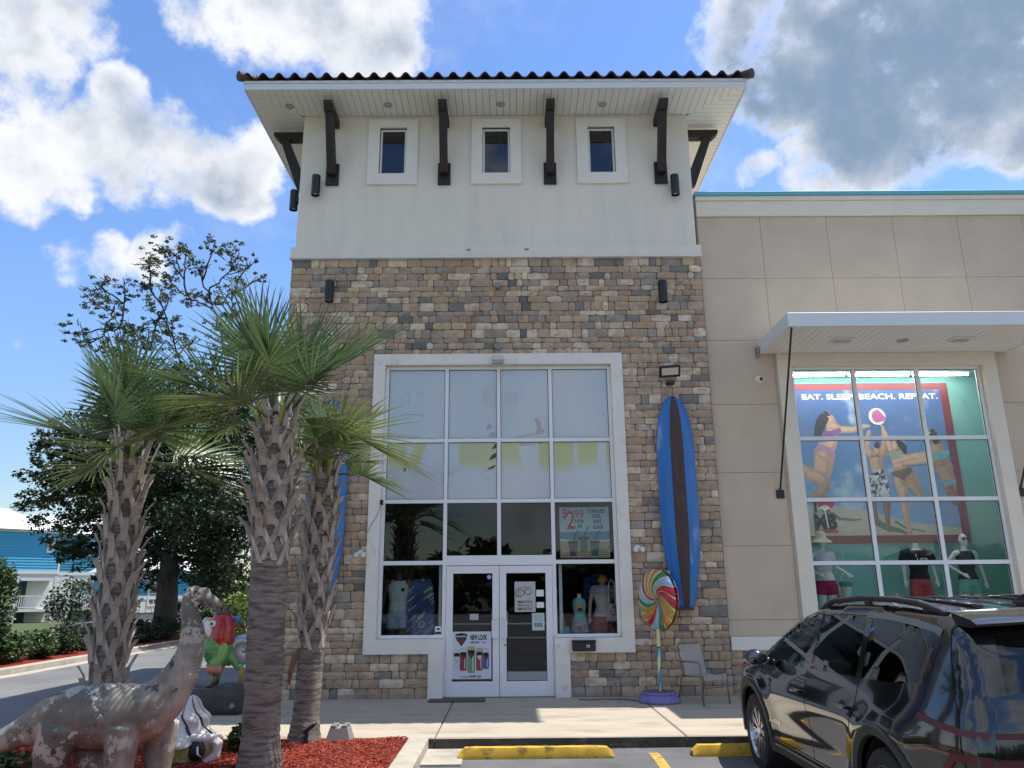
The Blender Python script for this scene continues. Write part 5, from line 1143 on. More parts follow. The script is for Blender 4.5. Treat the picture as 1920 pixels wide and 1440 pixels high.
def palm(base, top, R, zb0, zb1, lab, nf, fr, seed, ring=8, boot=(.2, .16, .09, .045), wob=0, top_long=6, bias=None, elr=(6, 86), FR=FRG):
    base = Vector(base); top = Vector(top); T = thing('palm_tree', lab, 'palm tree', base, 'cabbage palms in the planting island'); r = random.Random(seed); H = top.z - base.z
    ax = (top - base) / H
    def at(z): return base + ax * (z - base.z)
    mb = MB(); pts = []; rs = []; z = base.z - .05; n = 0
    while z < top.z:
        pts.append(at(z)); flare = .05 * max(0, 1 - (z - base.z) / .3); rs.append(R * (1 + (.016 * (-1) ** n)) + flare + r.uniform(-.004, .004)); z += .035; n += 1
    mb.tube(pts, rs, 20); mb.build('trunk', PTR, T, smooth=True)
    ms = [boot_mesh(R, *boot, seed * 10 + i) for i in range(5)]; ml = [boot_mesh(R, boot[0], boot[1] * 2.1, boot[2] * 1.5, boot[3] * .75, seed * 10 + 7 + i) for i in range(3)]
    nr = int((zb1 - zb0) / (boot[0] * .62)); per = ring
    for i in range(nr + 1):
        z = zb0 + (zb1 - zb0) * i / nr
        for j in range(per):
            a = 2 * PI * (j + .5 * (i % 2)) / per + r.uniform(-.07, .07)
            me = r.choice(ml) if i > nr - top_long else r.choice(ms); o = bpy.data.objects.new('leaf_base', me); COL.objects.link(o); o.parent = T
            p = at(z + r.uniform(-.03, .03)) - base; f = 1 - .25 * max(0, (i - nr + 3) / 3)
            o.matrix_basis = Matrix.Translation(p) @ Matrix.Rotation(a, 4, 'Z') @ Matrix.Diagonal((f, f, r.uniform(.85, 1.15), 1))
    V = []
    for i in range(9):
        el = rad(elr[0] + (elr[1] - elr[0]) * (i / 8)); V.append((el, frond_mesh(el, fr[0] * r.uniform(.9, 1.1), fr[1] * r.uniform(.92, 1.08), 46, .62 - .3 * i / 8 + r.uniform(-.1, .12), FR[0] if i > 5 else FR[1] if i > 1 else FR[2], seed * 100 + i)))
    for i in range(nf):
        a = i * 2.39996 + r.uniform(-.25, .25); el, me = V[min(8, int(9 * ((i + .5) / nf)))]
        o = bpy.data.objects.new('frond', me); COL.objects.link(o); o.parent = T; s = r.uniform(.9, 1.1)
        o.matrix_basis = Matrix.Translation(at(top.z - .1 + .12 * i / nf) - base) @ Matrix.Rotation(a, 4, 'Z') @ Matrix.Translation((R * .35, 0, 0)) @ Matrix.Rotation(r.uniform(-.5, .5), 4, 'X') @ Matrix.Scale(s, 4)
    mb = MB(); mb.tube([at(top.z - .15), at(top.z + .3)], [R * .8, .04], 10); mb.build('bud', FR[1], T, smooth=True)
    for a, l in ((-2.0, .3), (-2.6, .26), (-1.1, .24)):
        c = at(top.z - .12) + Vector((R * .8 * math.cos(a), R * .8 * math.sin(a), 0)); d_ = Vector((math.cos(a) * .7, math.sin(a) * .7, 1)).normalized(); mb = MB(); mb.tube([c, c + d_ * l], [.028, .02], 6); mb.build('cut_stalk', mat('cut green stalk', (.26, .32, .07), .5, var=.1, vs=9), T)
    return T
palm((-4.55, -4.5, 0), (-4.57, -4.5, 3.34), .16, .25, 3.2, 'stout palm at the left with leaf bases all down its trunk, behind the dinosaur', 12, (.42, .88), 1, 6, (.36, .17, .075, .045), top_long=3)
palm((-2.52, -5.3, 0), (-2.6, -5.3, 3.62), .188, 2.05, 3.45, 'tall palm in the middle with a bare dark lower trunk and the largest crown', 13, (.46, .98), 2, 7, (.30, .17, .115, .05), top_long=2)
palm((-2.45, -3.85, 0), (-2.36, -3.85, 3.28), .155, 1.1, 3.05, 'slim palm nearest the shopfront with a small bright crown', 9, (.3, .58), 3, 6, (.30, .13, .045, .04), top_long=2, FR=[FRG[2], FRG[2], FRG[0]])
# ================================================================== DINOSAUR STATUE
def dino_paint():
    m = bpy.data.materials.new('flaking dinosaur paint'); m.use_nodes = True; N, L = m.node_tree.nodes, m.node_tree.links; p = N['Principled BSDF']; p.inputs['Roughness'].default_value = .72
    tc = N.new('ShaderNodeTexCoord').outputs['Object']
    def nz(s, d=9, ro=.62):
        n = N.new('ShaderNodeTexNoise'); n.inputs['Scale'].default_value = s; n.inputs['Detail'].default_value = d; n.inputs['Roughness'].default_value = ro; L.new(tc, n.inputs['Vector']); return n.outputs['Fac']
    def ramp(v, a, b):
        r = N.new('ShaderNodeMapRange'); r.interpolation_type = 'SMOOTHSTEP'; L.new(v, r.inputs[0]); r.inputs[1].default_value = a; r.inputs[2].default_value = b; return r.outputs[0]
    def mix(f, a, b):
        x = N.new('ShaderNodeMix'); x.data_type = 'RGBA'; L.new(f, x.inputs[0])
        for s, v in ((6, a), (7, b)):
            if isinstance(v, tuple): x.inputs[s].default_value = (*v, 1)
            else: L.new(v, x.inputs[s])
        return x.outputs[2]
    c = mix(ramp(nz(2.2), .42, .6), (.205, .185, .145), (.12, .112, .088)); c = mix(ramp(nz(1.3, 4), .5, .7), c, (.35, .33, .275))
    c = mix(ramp(nz(3.4, 10, .7), .55, .575), c, (.37, .34, .27)); c = mix(ramp(nz(2.9, 10, .72), .59, .61), c, (.56, .54, .48)); c = mix(ramp(nz(6, 8), .62, .66), c, (.05, .045, .035))
    L.new(c, p.inputs['Base Color']); b = N.new('ShaderNodeBump'); b.inputs['Strength'].default_value = .35; b.inputs['Distance'].default_value = .012; L.new(nz(14), b.inputs['Height']); L.new(b.outputs[0], p.inputs['Normal']); return m
DN = thing('dinosaur_statue', 'weathered grey long necked dinosaur statue with flaking paint in front of the palms', 'statue', (-3.6, -6.5, 0)); y = -6.5
mb = MB()
mb.tube([(-5.25, y - .12, .22), (-4.85, y - .08, .33), (-4.5, y - .03, .44), (-4.25, y, .56), (-4.0, y, .66), (-3.8, y, .69), (-3.55, y, .685), (-3.32, y, .69), (-3.14, y, .74), (-3.0, y, .87), (-2.9, y, 1.05), (-2.84, y, 1.22), (-2.84, y, 1.38), (-2.875, y, 1.52), (-2.90, y, 1.63), (-2.895, y, 1.7)],
   [.03, .055, .085, .12, .205, .25, .275, .268, .238, .188, .148, .12, .102, .083, .068, .066], 18, flat=((0, 1, 0), .9))
mb.ball((-2.86, y, 1.715), (.085, .07, .07), 14, 10); mb.tube([(-2.88, y, 1.715), (-2.78, y, 1.685), (-2.68, y, 1.635), (-2.615, y, 1.605)], [.072, .068, .055, .042], 12, flat=((0, 1, 0), .9))
mb.ball((-2.76, y, 1.735), (.045, .05, .035), 10, 8); mb.ball((-2.64, y, 1.615), (.045, .05, .03), 10, 8)
for s in (-1, 1): mb.ball((-2.825, y + s * .058, 1.73), (.03, .022, .024), 10, 8)
for x, dx, s in ((-3.88, .0, -1), (-3.70, .06, 1), (-3.30, .0, -1), (-3.09, .0, 1)):
    yy = y + s * .14; front = x > -3.5
    mb.tube([(x + (.05 if not front else 0), yy * 1 - s * .02, .62), (x, yy, .42), (x + dx, yy, .22), (x + dx + .0, yy, .08), (x + dx + .01, yy, .03)], [.17 if not front else .15, .15 if not front else .13, .11, .105, .12], 14)
    mb.ball((x + dx + .05, yy, .06), (.13, .11, .05), 12, 8)
def rings(me):   # fine creases up the throat
    for v in me.vertices:
        if v.co.z > .95 and v.co.z < 1.62 and v.co.x > -2.86: v.co.x += .004 * math.sin(v.co.z * 210)
organic(mb, 'body', dino_paint(), DN, .0135, 5, rings)
mb = MB()
for s in (-1, 1): mb.ball((-2.825, y + s * .077, 1.732), .013, 10, 6)
mb.build('eye', mat('glossy dark eye', (.02, .017, .014), .15), DN, smooth=True)
mb = MB()
for s in (-1, 1): mb.tube([(-2.83, y + s * .06, 1.655), (-2.75, y + s * .062, 1.64), (-2.66, y + s * .05, 1.6), (-2.6, y + s * .02, 1.585)], [.004, .006, .006, .004], 5)
mb.build('mouth_line', mat('dark crease', (.05, .042, .035), .8), DN)
# ================================================================== PARROT STATUE ON ITS ROCK
PT = thing('parrot_statue', 'glossy red headed green parrot statue with a crown standing on a dark rock', 'statue', (-4.45, -1.3, .36)); px_, py_ = -4.44, -1.3
GL = lambda n, c, **k: mat(n, c, .22, coat=.3, **k)
RED_, GRN, WHT = GL('gloss red paint', (.36, .022, .016), var=.06, vs=4), GL('gloss green paint', (.12, .28, .07), var=.2, vs=3, col2=(.05, .24, .10), mixs=2), GL('gloss white paint', (.72, .72, .68))
mb = MB(); mb.tube([(px_ - .05, py_, .92), (px_, py_, 1.05), (px_ + .02, py_, 1.22), (px_ - .01, py_, 1.36), (px_ - .02, py_, 1.42)], [.2, .205, .18, .15, .11], 18); organic(mb, 'head', RED_, PT, .014, 5)
mb = MB(); mb.ball((px_ - .02, py_, .86), (.22, .21, .24), 18, 12); mb.tube([(px_ - .02, py_, .75), (px_ - .04, py_, .62), (px_ - .04, py_, .5)], [.17, .12, .06], 14); mb.ball((px_ - .08, py_ - .12, .92), (.16, .12, .17), 14, 10); mb.tube([(px_ + .1, py_, .82), (px_ + .22, py_ + .02, .72), (px_ + .3, py_ + .03, .58)], [.1, .07, .03], 10); organic(mb, 'body', GRN, PT, .015, 4)
for s in (-1, 1):
    m = MB(); m.ball((px_ + s * .05 + .08, py_ + .02 - s * 0 + s * .15, .82), (.12, .07, .2), 14, 10, M=Matrix.Rotation(rad(22), 3, 'Y')); m.build('wing', GL('gloss leaf green', (.20, .40, .14)), PT, smooth=True)
    m = MB(); m.tube([(px_ - .03, py_ + s * .07, .56), (px_ - .03, py_ + s * .07, .44), (px_ - .03, py_ + s * .07, .39)], [.05, .035, .03], 10)
    for q in (-.35, 0, .35): m.tube([(px_ - .03, py_ + s * .07, .395), (px_ - .03 - .08 * math.cos(q), py_ + s * .07 + .08 * math.sin(q), .375), (px_ - .03 - .12 * math.cos(q), py_ + s * .07 + .12 * math.sin(q), .365)], [.022, .018, .008], 8)
    m.build('leg', GL('gloss brown', (.12, .10, .05)), PT, smooth=True)
    m = MB(); m.ball((px_ - .09, py_ + s * .155, 1.27), (.05, .025, .05), 14, 10); m.build('eye', WHT, PT, smooth=True)
    m = MB(); m.ball((px_ - .1, py_ + s * .177, 1.27), (.022, .01, .024), 10, 8); m.build('pupil', INK, PT, smooth=True)
    m = MB(); m.ball((px_ - .15, py_ + s * .1, 1.18), (.07, .07, .14), 14, 10, M=Matrix.Rotation(rad(-20), 3, 'Y')); m.build('cheek', WHT, PT, smooth=True)
mb = MB(); mb.tube([(px_ - .14, py_, 1.24), (px_ - .24, py_, 1.27), (px_ - .33, py_, 1.2), (px_ - .36, py_, 1.09)], [.11, .1, .065, .02], 14); mb.tube([(px_ - .16, py_, 1.12), (px_ - .25, py_, 1.1), (px_ - .29, py_, 1.07)], [.08, .06, .03], 12); organic(mb, 'beak', GL('chipped yellow paint', (.42, .34, .08), col2=(.5, .5, .45), mixs=9, mixt=(.48, .56)), PT, .012, 4)
m = MB(); m.lathe([(.12, 1.405), (.13, 1.41), (.125, 1.45), (.12, 1.45)], (px_, py_, 0), 18)
for i in range(7): a = i * 2 * PI / 7; m.tube([(px_ + .12 * math.cos(a), py_ + .12 * math.sin(a), 1.44), (px_ + .15 * math.cos(a), py_ + .15 * math.sin(a), 1.53)], [.03, .005], 6)
m.build('crown', GL('dark bronze paint', (.06, .045, .03)), PT, smooth=40)
m = MB(); m.tube([(px_ + .12, py_ + .1, 1.3), (px_ + .2, py_ + .1, 1.33), (px_ + .24, py_ + .1, 1.38)], [.05, .05, .012], 10); m.build('feather', GL('gloss blue paint', (.04, .2, .5)), PT, smooth=True)
m = MB()
for i in range(6): m.tube([(px_ - .12 + i * .035, py_ - .12, .68), (px_ - .1 + i * .035, py_ - .15, .6), (px_ - .09 + i * .033, py_ - .14, .54)], [.035, .03, .006], 8)
m.build('belly_feathers', GL('salmon paint', (.5, .18, .12)), PT, smooth=True)
RK = mat('dark painted rock', (.055, .052, .046), .75, var=.3, vs=4, col2=(.32, .30, .27), mixs=3.5, mixt=(.6, .7), bump=.6, bs=18)
mb = MB()
for (x, yy, z, a, b, c) in ((-4.45, -1.3, .17, .5, .38, .22), (-4.75, -1.4, .14, .25, .3, .2), (-4.2, -1.2, .2, .3, .35, .2), (-4.0, -1.15, .2, .25, .3, .24)): mb.box(x - a, x + a, yy - b, yy + b, z - .2, z + c * .85, b=.07)
o = organic(mb, 'display_rock', RK, None, .03, 5, lambda me: [setattr(v, 'co', v.co + Vector((mnoise.noise(v.co * 5), mnoise.noise(v.co * 5 + Vector((9, 0, 0))), mnoise.noise(v.co * 6) * .6)) * .03) for v in me.vertices]); tag(o, 'low dark painted rock under the parrot statue', 'rock')
# ================================================================== LOLLIPOPS
LC = [mat('lolly red', (.42, .012, .02), .25, coat=.3), mat('lolly pale blue', (.26, .42, .66), .25, coat=.3), mat('lolly green', (.03, .20, .07), .25, coat=.3), mat('lolly orange', (.55, .20, .03), .25, coat=.3), mat('lolly gold', (.36, .26, .03), .25, coat=.3), mat('lolly cream', (.66, .62, .42), .3)]
def lolly_disc(parent, c, R, th, rot, seq, swirl, name='candy_disc', nseg=16):
    """puffy pinwheel disc in the xz plane"""
    mb = MB(); sub = 6; n = nseg * sub; rr = [0.02, .12, .25, .4, .55, .7, .82, .91, .97, 1.0]; V = []; 
    def row(sgn):
        out = []
        for q in rr:
            for j in range(n):
                a = 2 * PI * j / n + swirl * (1 - q) ** 1.2; ang = (a - swirl * (1 - q) ** 1.2) * nseg / (2 * PI); fr_ = ang - math.floor(ang)
                puff = math.sqrt(max(0, 1 - (abs(q - .58) / .43) ** 2.6)) if q > .15 else .25
                d = th * puff * (.72 + .28 * math.sin(PI * fr_)) * sgn
                out.append((q * R * math.cos(a), d, q * R * math.sin(a)))
        return out
    Mr = Matrix.Translation(c) @ Matrix.Rotation(rot, 4, 'Z')
    for sgn in (-1, 1):
        vs = [(Mr @ Vector(p))[:] for p in row(sgn)]; k = len(rr)
        for j in range(n):
            seg = (j // sub) % nseg; edge = j % sub == 0; m_ = 5 if edge else seq[seg % len(seq)]
            o = len(mb.v); fs = [(i * n + j, i * n + (j + 1) % n, (i + 1) * n + (j + 1) % n, (i + 1) * n + j) for i in range(k - 1)]
            for f in fs: mb.f.append(f if sgn < 0 else tuple(q + k * n for q in f)); mb.m.append(m_)
        mb.v += vs
    return mb.build(name, LC, parent, smooth=60)
LP = thing('lollipop_statue', 'giant pinwheel lollipop on a striped pole in a purple base below the surfboard', 'statue', (2.36, -.7, 0))
lolly_disc(LP, (2.42, -.68, 1.56), .485, .115, rad(-63), [0, 1, 2, 3, 4, 0, 1, 2, 4, 3], 1.25)
mb = MB(); n = 60; k = 12; V = []; c = Vector((2.37, -.68, 0))
for i in range(n + 1):
    z = .1 + 1.02 * i / n
    for j in range(k): a = 2 * PI * j / k + i * .21; V.append((c.x + (z - .1) * .02 + .026 * math.cos(a), c.y + .026 * math.sin(a), z))
for i in range(n):
    for j in range(k): mb.f.append((i * k + j, i * k + (j + 1) % k, (i + 1) * k + (j + 1) % k, (i + 1) * k + j)); mb.m.append((0 if i > 42 else (1 if j < 6 else 0)) if i != 42 else 2)
mb.v = V; mb.build('pole', [mat('pole pale yellow', (.62, .64, .34), .4), mat('pole blue', (.05, .28, .5), .4), INK], LP, smooth=True)
mb = MB(); mb.lathe([(.33, 0), (.345, .02), (.335, .05), (.285, .085), (.27, .12), (.285, .135), (.28, .155), (.2, .16), (.001, .16)], (2.35, -.7, .002), 36); mb.build('base', mat('purple painted base', (.20, .17, .42), .6, var=.12, vs=5, col2=(.13, .11, .2), mixs=4, mixt=(.6, .75)), LP, smooth=30)
mb = MB(); mb.lathe([(.001, .163), (.25, .163)], (2.35, -.7, .0), 30); mb.build('base_top', mat('grimy top', (.12, .11, .13), .8), LP)
T = thing('lollipop_statue', 'spiral blue and cream lollipop statue half hidden behind the tall palm beside the parrot', 'statue', (-4.08, -1.2, .38))
mb = MB(); n = 90; k = 14; ts = np.linspace(.05, 1, n); CTR = Vector((-4.1, -1.25, .88)); pts = []
for arm in range(4):
    pts = [(CTR.x + t * .2 * math.cos(2 * PI * (1.4 * t) + arm * PI / 2), CTR.y, CTR.z + t * .2 * math.sin(2 * PI * 1.4 * t + arm * PI / 2)) for t in np.linspace(.06, 1, 36)]
    mb.tube(pts, [.012 + .032 * i / 36 for i in range(36)], 8, k=arm)
mb.build('candy_disc', [LC[1], LC[5], mat('lolly blue', (.05, .28, .5), .25), LC[3]], T, smooth=True)
mb = MB(); mb.tube([(-4.1, -1.25, .72), (-4.12, -1.25, .36)], .03, 10); mb.build('pole', LC[4], T, smooth=True)
# ================================================================== ICE CREAM STATUE
IC = thing('ice_cream_statue', 'white whipped swirl statue over a yellow cup with a black hollow, on the mulch', 'statue', (-3.33, -5.0, 0)); ix, iy = -3.34, -5.0
mb = MB(); mb.ball((ix - .02, iy, .17), (.27, .25, .17), 20, 12); mb.ball((ix - .03, iy, .08), (.23, .22, .08), 16, 8)
organic(mb, 'cup', mat('chipped yellow paint on fibreglass', (.42, .34, .09), .5, var=.15, vs=5, col2=(.55, .52, .36), mixs=5, mixt=(.5, .62)), IC, .016, 4)
mb = MB(); NTH, NZ = 144, 44; rows_ = []
for i in range(NZ + 1):
    t = i / NZ; z = .25 + .43 * t; R0 = .28 * (1 - t) ** .7 * (1 + .13 * math.sin(t * 15)) + .004
    for j in range(NTH):
        th = 2 * PI * j / NTH; ph = 6 * th + 9 * t + .5 * math.sin(2 * th); rg = abs(math.sin(ph / 2)) ** .6
        r = R0 * (.62 + .42 * rg + (.10 * math.sin(3 * th + 9 * t) * (1 - t))); rows_.append((ix - .02 + r * math.cos(th), iy + r * math.sin(th) * .95, z + (.035 * (1 - rg) - .05 * rg * (1 - t)) * (1 - t)))
mb.v = rows_
for i in range(NZ):
    for j in range(NTH):
        t = (i + .5) / NZ; th = 2 * PI * (j + .5) / NTH; ph = 6 * th + 9 * t + .5 * math.sin(2 * th)
        mb.f.append((i * NTH + j, i * NTH + (j + 1) % NTH, (i + 1) * NTH + (j + 1) % NTH, (i + 1) * NTH + j)); mb.m.append(1 if abs(math.sin(ph / 2)) < .24 else 0)
WSW = mat('weathered white gloss', (.72, .69, .67), .4, var=.05, vs=6); mb.build('whipped_swirl', [WSW, mat('dark swirl groove', (.06, .055, .055), .6)], IC, smooth=True)
mb = MB(); mb.tube([(ix + .2, iy - .05, .27), (ix + .29, iy - .03, .2), (ix + .28, iy - .04, .09), (ix + .17, iy - .1, .04)], [.06, .06, .055, .03], 12)
mb.tube([(ix + .06, iy - .2, .29), (ix + .17, iy - .16, .28), (ix + .24, iy - .08, .26)], [.035, .045, .05], 10); organic(mb, 'drip_loop', WSW, IC, .012, 2)
mb = MB(); mb.ball((ix + .13, iy - .17, .165), (.085, .09, .1), 16, 10); mb.build('hollow', INK, IC, smooth=True)
mb = MB(); mb.tube([(ix + .17, iy - .262, .22), (ix + .175, iy - .266, .15), (ix + .21, iy - .25, .12)], [.012, .012, .008], 6); mb.build('white_streak', WHT, IC, smooth=True)
# ================================================================== CHAIR
CH = thing('patio_chair', 'weathered grey metal chair with vinyl straps against the stone wall', 'chair', (3.03, -.86, 0)); Rz = Matrix.Translation((3.03, -.86, 0)) @ Matrix.Rotation(rad(28), 4, 'Z')
CF = mat('grey chair frame', (.16, .145, .13), .6, var=.2, vs=9); CS = mat('pale vinyl strap', (.40, .37, .34), .6, var=.12, vs=12)
def tb(name, pts, r, m, n=8):
    b = MB(); b.tube([(Rz @ Vector(p)) for p in pts], r, n); return b.build(name, m, CH, smooth=True)
for s in (-1, 1):
    tb('leg', [(s * .26, -.27, .0), (s * .26, -.25, .3), (s * .26, -.24, .6), (s * .265, -.2, .625), (s * .265, .1, .62), (s * .25, .22, .60)], .014, CF)
    tb('leg', [(s * .24, .33, .0), (s * .24, .24, .36), (s * .24, .2, .42)], .014, CF)
tb('back_frame', [(-.24, .17, .38), (-.235, .24, .62), (-.23, .3, .82), (-.2, .315, .87), (.2, .315, .87), (.23, .3, .82), (.235, .24, .62), (.24, .17, .38)], .014, CF)
tb('seat_frame', [(-.25, .18, .40), (-.25, -.26, .42), (.25, -.26, .42), (.25, .18, .40), (-.25, .18, .40)], .014, CF); tb('cross_bar', [(-.235, .23, .6), (.235, .23, .6)], .009, CF); tb('cross_bar', [(-.24, -.25, .25), (.24, -.25, .25)], .009, CF)
for i in range(13):
    x = -.195 + i * .0325; b = MB(); P_ = [(x, .165, .40), (x, .215, .6), (x, .275, .8), (x, .295, .862)]
    V = []
    for p in P_: V += [Rz @ Vector((p[0] - .011, p[1] - .016, p[2])), Rz @ Vector((p[0] + .011, p[1] - .016, p[2])), Rz @ Vector((p[0] + .011, p[1] - .008, p[2])), Rz @ Vector((p[0] - .011, p[1] - .008, p[2]))]
    b.add(V, [(4 * a + j, 4 * a + (j + 1) % 4, 4 * a + 4 + (j + 1) % 4, 4 * a + 4 + j) for a in range(3) for j in range(4)]); b.build('back_strap', CS, CH)
    x = -.215 + i * .036; b = MB(); P_ = [(x, .17, .415), (x, -.05, .40), (x, -.25, .432), (x, -.278, .42), (x, -.275, .36)]; V = []
    for p in P_: V += [Rz @ Vector((p[0] - .012, p[1], p[2] + .006)), Rz @ Vector((p[0] + .012, p[1], p[2] + .006)), Rz @ Vector((p[0] + .012, p[1] + .006, p[2] - .004)), Rz @ Vector((p[0] - .012, p[1] + .006, p[2] - .004))]
    b.add(V, [(4 * a + j, 4 * a + (j + 1) % 4, 4 * a + 4 + (j + 1) % 4, 4 * a + 4 + j) for a in range(4) for j in range(4)]); b.build('seat_strap', CS, CH)
# ================================================================== SMALL THINGS IN THE BED AND ON THE WALK
mb = MB(); bx_, by_ = -2.04, -3.78; s0, s1, h = .15, .105, .16
mb.add([(bx_ + a * s0, by_ + b * s0, 0.0) for a, b in ((-1, -1), (1, -1), (1, 1), (-1, 1))] + [(bx_ + a * s1, by_ + b * s1, h) for a, b in ((-1, -1), (1, -1), (1, 1), (-1, 1))], [(0, 1, 5, 4), (1, 2, 6, 5), (2, 3, 7, 6), (3, 0, 4, 7), (4, 5, 6, 7), (3, 2, 1, 0)])
for a in (-1, 1):
    for b in (-1, 1): mb.box(bx_ + a * .1, bx_ + a * .03, by_ + b * .1, by_ + b * .03, h - .01, h + .035, b=.008)
tag(mb.build('pier_block', mat('grey precast concrete', (.22, .215, .21), .9, var=.1, vs=8, bump=.3, bs=90)), 'grey notched concrete pier block beside the slim palm', 'concrete block')
T = thing('garden_spotlight', 'small black garden spotlight at the foot of the slim palm', 'light', (-2.35, -4.1, .02)); Mx = Matrix.Translation((-2.33, -4.08, .2)) @ Matrix.Rotation(rad(-35), 4, 'Y')
m = MB(); m.box(-.08, .08, -.06, .06, -.02, .02, b=.006, M=Mx); m.build('head', BLACK, T); m = MB(); m.box(-.07, .07, -.05, .05, .0205, .024, M=Mx); m.build('lens', mat('pale lamp glass', (.55, .53, .47), .2), T)
m = MB(); m.tube([(-2.37, -4.1, -.02), (-2.36, -4.09, .17)], .022, 8); m.build('stake', BLACK, T)
m = MB(); m.tube([(1.1, -.35, .006), (1.3, -.42, .006), (1.45, -.33, .006), (1.6, -.36, .006), (1.85, -.4, .006), (2.05, -.6, .006)], .007, 6); tag(m.build('power_cord', RUBBER), 'thin black cord lying on the walk from the purple lollipop base', 'cord')
m = MB(); m.box(-3.72, -3.58, -5.95, -5.88, .0, .1, b=.01); tag(m.build('paver', mat('pale paver', (.5, .48, .44), .9)), 'pale paver in the mulch between the dinosaur legs', 'paver')
m = MB(); m.tube([(-2.63, -3.98, .66), (-2.62, -4.0, .8), (-2.585, -3.97, .95), (-2.55, -3.95, 1.06)], [.012, .035, .04, .015], 8, flat=((0, 1, 0), .3)); tag(m.build('loose_leaf_base', mat('rust brown husk', (.20, .10, .06), .9)), 'rust brown husk hanging from the slim palm trunk', 'palm husk')
m = MB()
for i, (x, yy, a) in enumerate(((-1.9, -4.7, .3), (-1.55, -4.2, 1.2), (-2.0, -4.95, -.5), (-1.45, -5.0, .2))): m.tube([(x, yy, .06), (x + .09 * math.cos(a), yy + .09 * math.sin(a), .075), (x + .17 * math.cos(a + .2), yy + .17 * math.sin(a + .2), .06)], .005, 5)
m.build('twigs', mat('brown twig', (.11, .07, .045), .9), kind='stuff')
m = MB(); rr = random.Random(5)
for i in range(46):
    x = rr.gauss(.85, .35); yy = -3.64; a = rr.uniform(.3, 2.8); l = rr.uniform(.02, .08); m.tube([(x, yy, -.12), (x + l * math.cos(a) * .6, yy - .01, -.12 + l * .6), (x + l * math.cos(a), yy - .03, -.12 + l * .55)], .003, 4)
m.build('dry_weeds', mat('dry weed', (.08, .065, .045), .9), kind='stuff')
# ================================================================== CARS
PAINT = mat('black car paint', (.004, .0042, .005), .12, spec=.6, coat=1.0); CLAD = mat('black car cladding', (.016, .016, .017), .55)
CGL = glass('dark car glass', (.05, .058, .056)); CGF = glass('front car glass', (.42, .5, .45)); TAIL = mat('red tail lamp', (.085, .005, .009), .3); CAB = mat('dark cabin', (.015, .015, .016), .8)
RIM = mat('machined alloy', (.5, .5, .52), .25, 1); RIMD = mat('dark alloy', (.05, .05, .055), .35, .8); TYRE = mat('tyre rubber', (.018, .018, .018), .85, var=.1, vs=20)
OUT0 = [(2.44, .30), (2.50, .36), (2.53, .55), (2.52, .80), (2.44, 1.0), (2.28, 1.09), (1.9, 1.135), (1.42, 1.175), (1.12, 1.33), (.85, 1.46), (.60, 1.575), (.32, 1.675), (0, 1.735), (-.4, 1.765), (-.9, 1.77), (-1.4, 1.757), (-1.9, 1.725), (-2.25, 1.69), (-2.36, 1.60), (-2.41, 1.48), (-2.46, 1.36), (-2.52, 1.22), (-2.555, 1.12), (-2.57, .98), (-2.585, .80), (-2.60, .60), (-2.57, .42), (-2.5, .33), (-2.46, .30)]
def dense(P, st):
    out = []
    for a, b in zip(P[:-1], P[1:]):
        n = max(1, int(math.hypot(b[0] - a[0], b[1] - a[1]) / st))
        for i in range(n): out.append((a[0] + (b[0] - a[0]) * i / n, a[1] + (b[1] - a[1]) * i / n))
    return out + [P[-1]]
def smooth_line(P, k):
    for _ in range(k): P = [P[0]] + [((a[0] + 2 * b[0] + c[0]) / 4, (a[1] + 2 * b[1] + c[1]) / 4) for a, b, c in zip(P[:-2], P[1:-1], P[2:])] + [P[-1]]
    return P
OUTL = smooth_line(dense(OUT0, .035), 10)
OA = np.array(OUTL); RW, FWY, RWY, ZW = .475, 1.54, -1.53, .395
def interp(x, xs, ys): return float(np.interp(x, xs, ys))
def side_x(y, z, rnd=True):
    w = float(np.dot(np.interp(z + np.array((-.05, -.025, 0, .025, .05)), [.28, .40, .46, .62, .80, .95, 1.06, 1.14, 1.22, 1.55, 1.78], [.955, .965, .968, .985, .998, .999, .985, .955, .925, .80, .70]), (.1, .23, .34, .23, .1)))
    w += .012 * math.exp(-((z - .9) / .06) ** 2) * (1 if y < .9 else .3)
    w -= .02 * math.exp(-((z - .66) / .1) ** 2) * math.exp(-(y / 1.0) ** 4)
    for cy in (FWY, RWY): w += .022 * math.exp(-((math.hypot(y - cy, z - ZW) - .55) / .12) ** 2)
    w *= 1 - .17 * max(0, (y - 1.7) / .85) ** 2.2 - .135 * max(0, (-1.75 - y) / .85) ** 2.0
    if rnd:
        d = odist(y, z); r = .11 if z < 1.2 else .075
        if z > .34 and d < r: w -= r * (1 - math.sqrt(max(0, 1 - (1 - d / r) ** 2)))
    return w
DLO = [[(1.10, 1.175), (.84, 1.365), (.56, 1.51), (.32, 1.60), (.12, 1.645), (.02, 1.655), (-.02, 1.19)], [(-.12, 1.195), (-.08, 1.66), (-.5, 1.675), (-1.0, 1.672), (-1.06, 1.215)], [(-1.16, 1.22), (-1.10, 1.67), (-1.6, 1.65), (-2.0, 1.61), (-2.10, 1.58), (-2.12, 1.40), (-2.06, 1.275), (-1.6, 1.235)]]
_A, _B = OA[:-1], OA[1:] - OA[:-1]; _L2 = (_B ** 2).sum(1)
def odist(y, z):
    q = np.array((y, z)) - _A; t = np.clip((q * _B).sum(1) / _L2, 0, 1); return float(np.min(np.linalg.norm(q - _B * t[:, None], axis=1)))
def inpoly(p, P):
    c = False; j = len(P) - 1
    for i in range(len(P)):
        if (P[i][1] > p[1]) != (P[j][1] > p[1]) and p[0] < (P[j][0] - P[i][0]) * (p[1] - P[i][1]) / (P[j][1] - P[i][1]) + P[i][0]: c = not c
        j = i
    return c
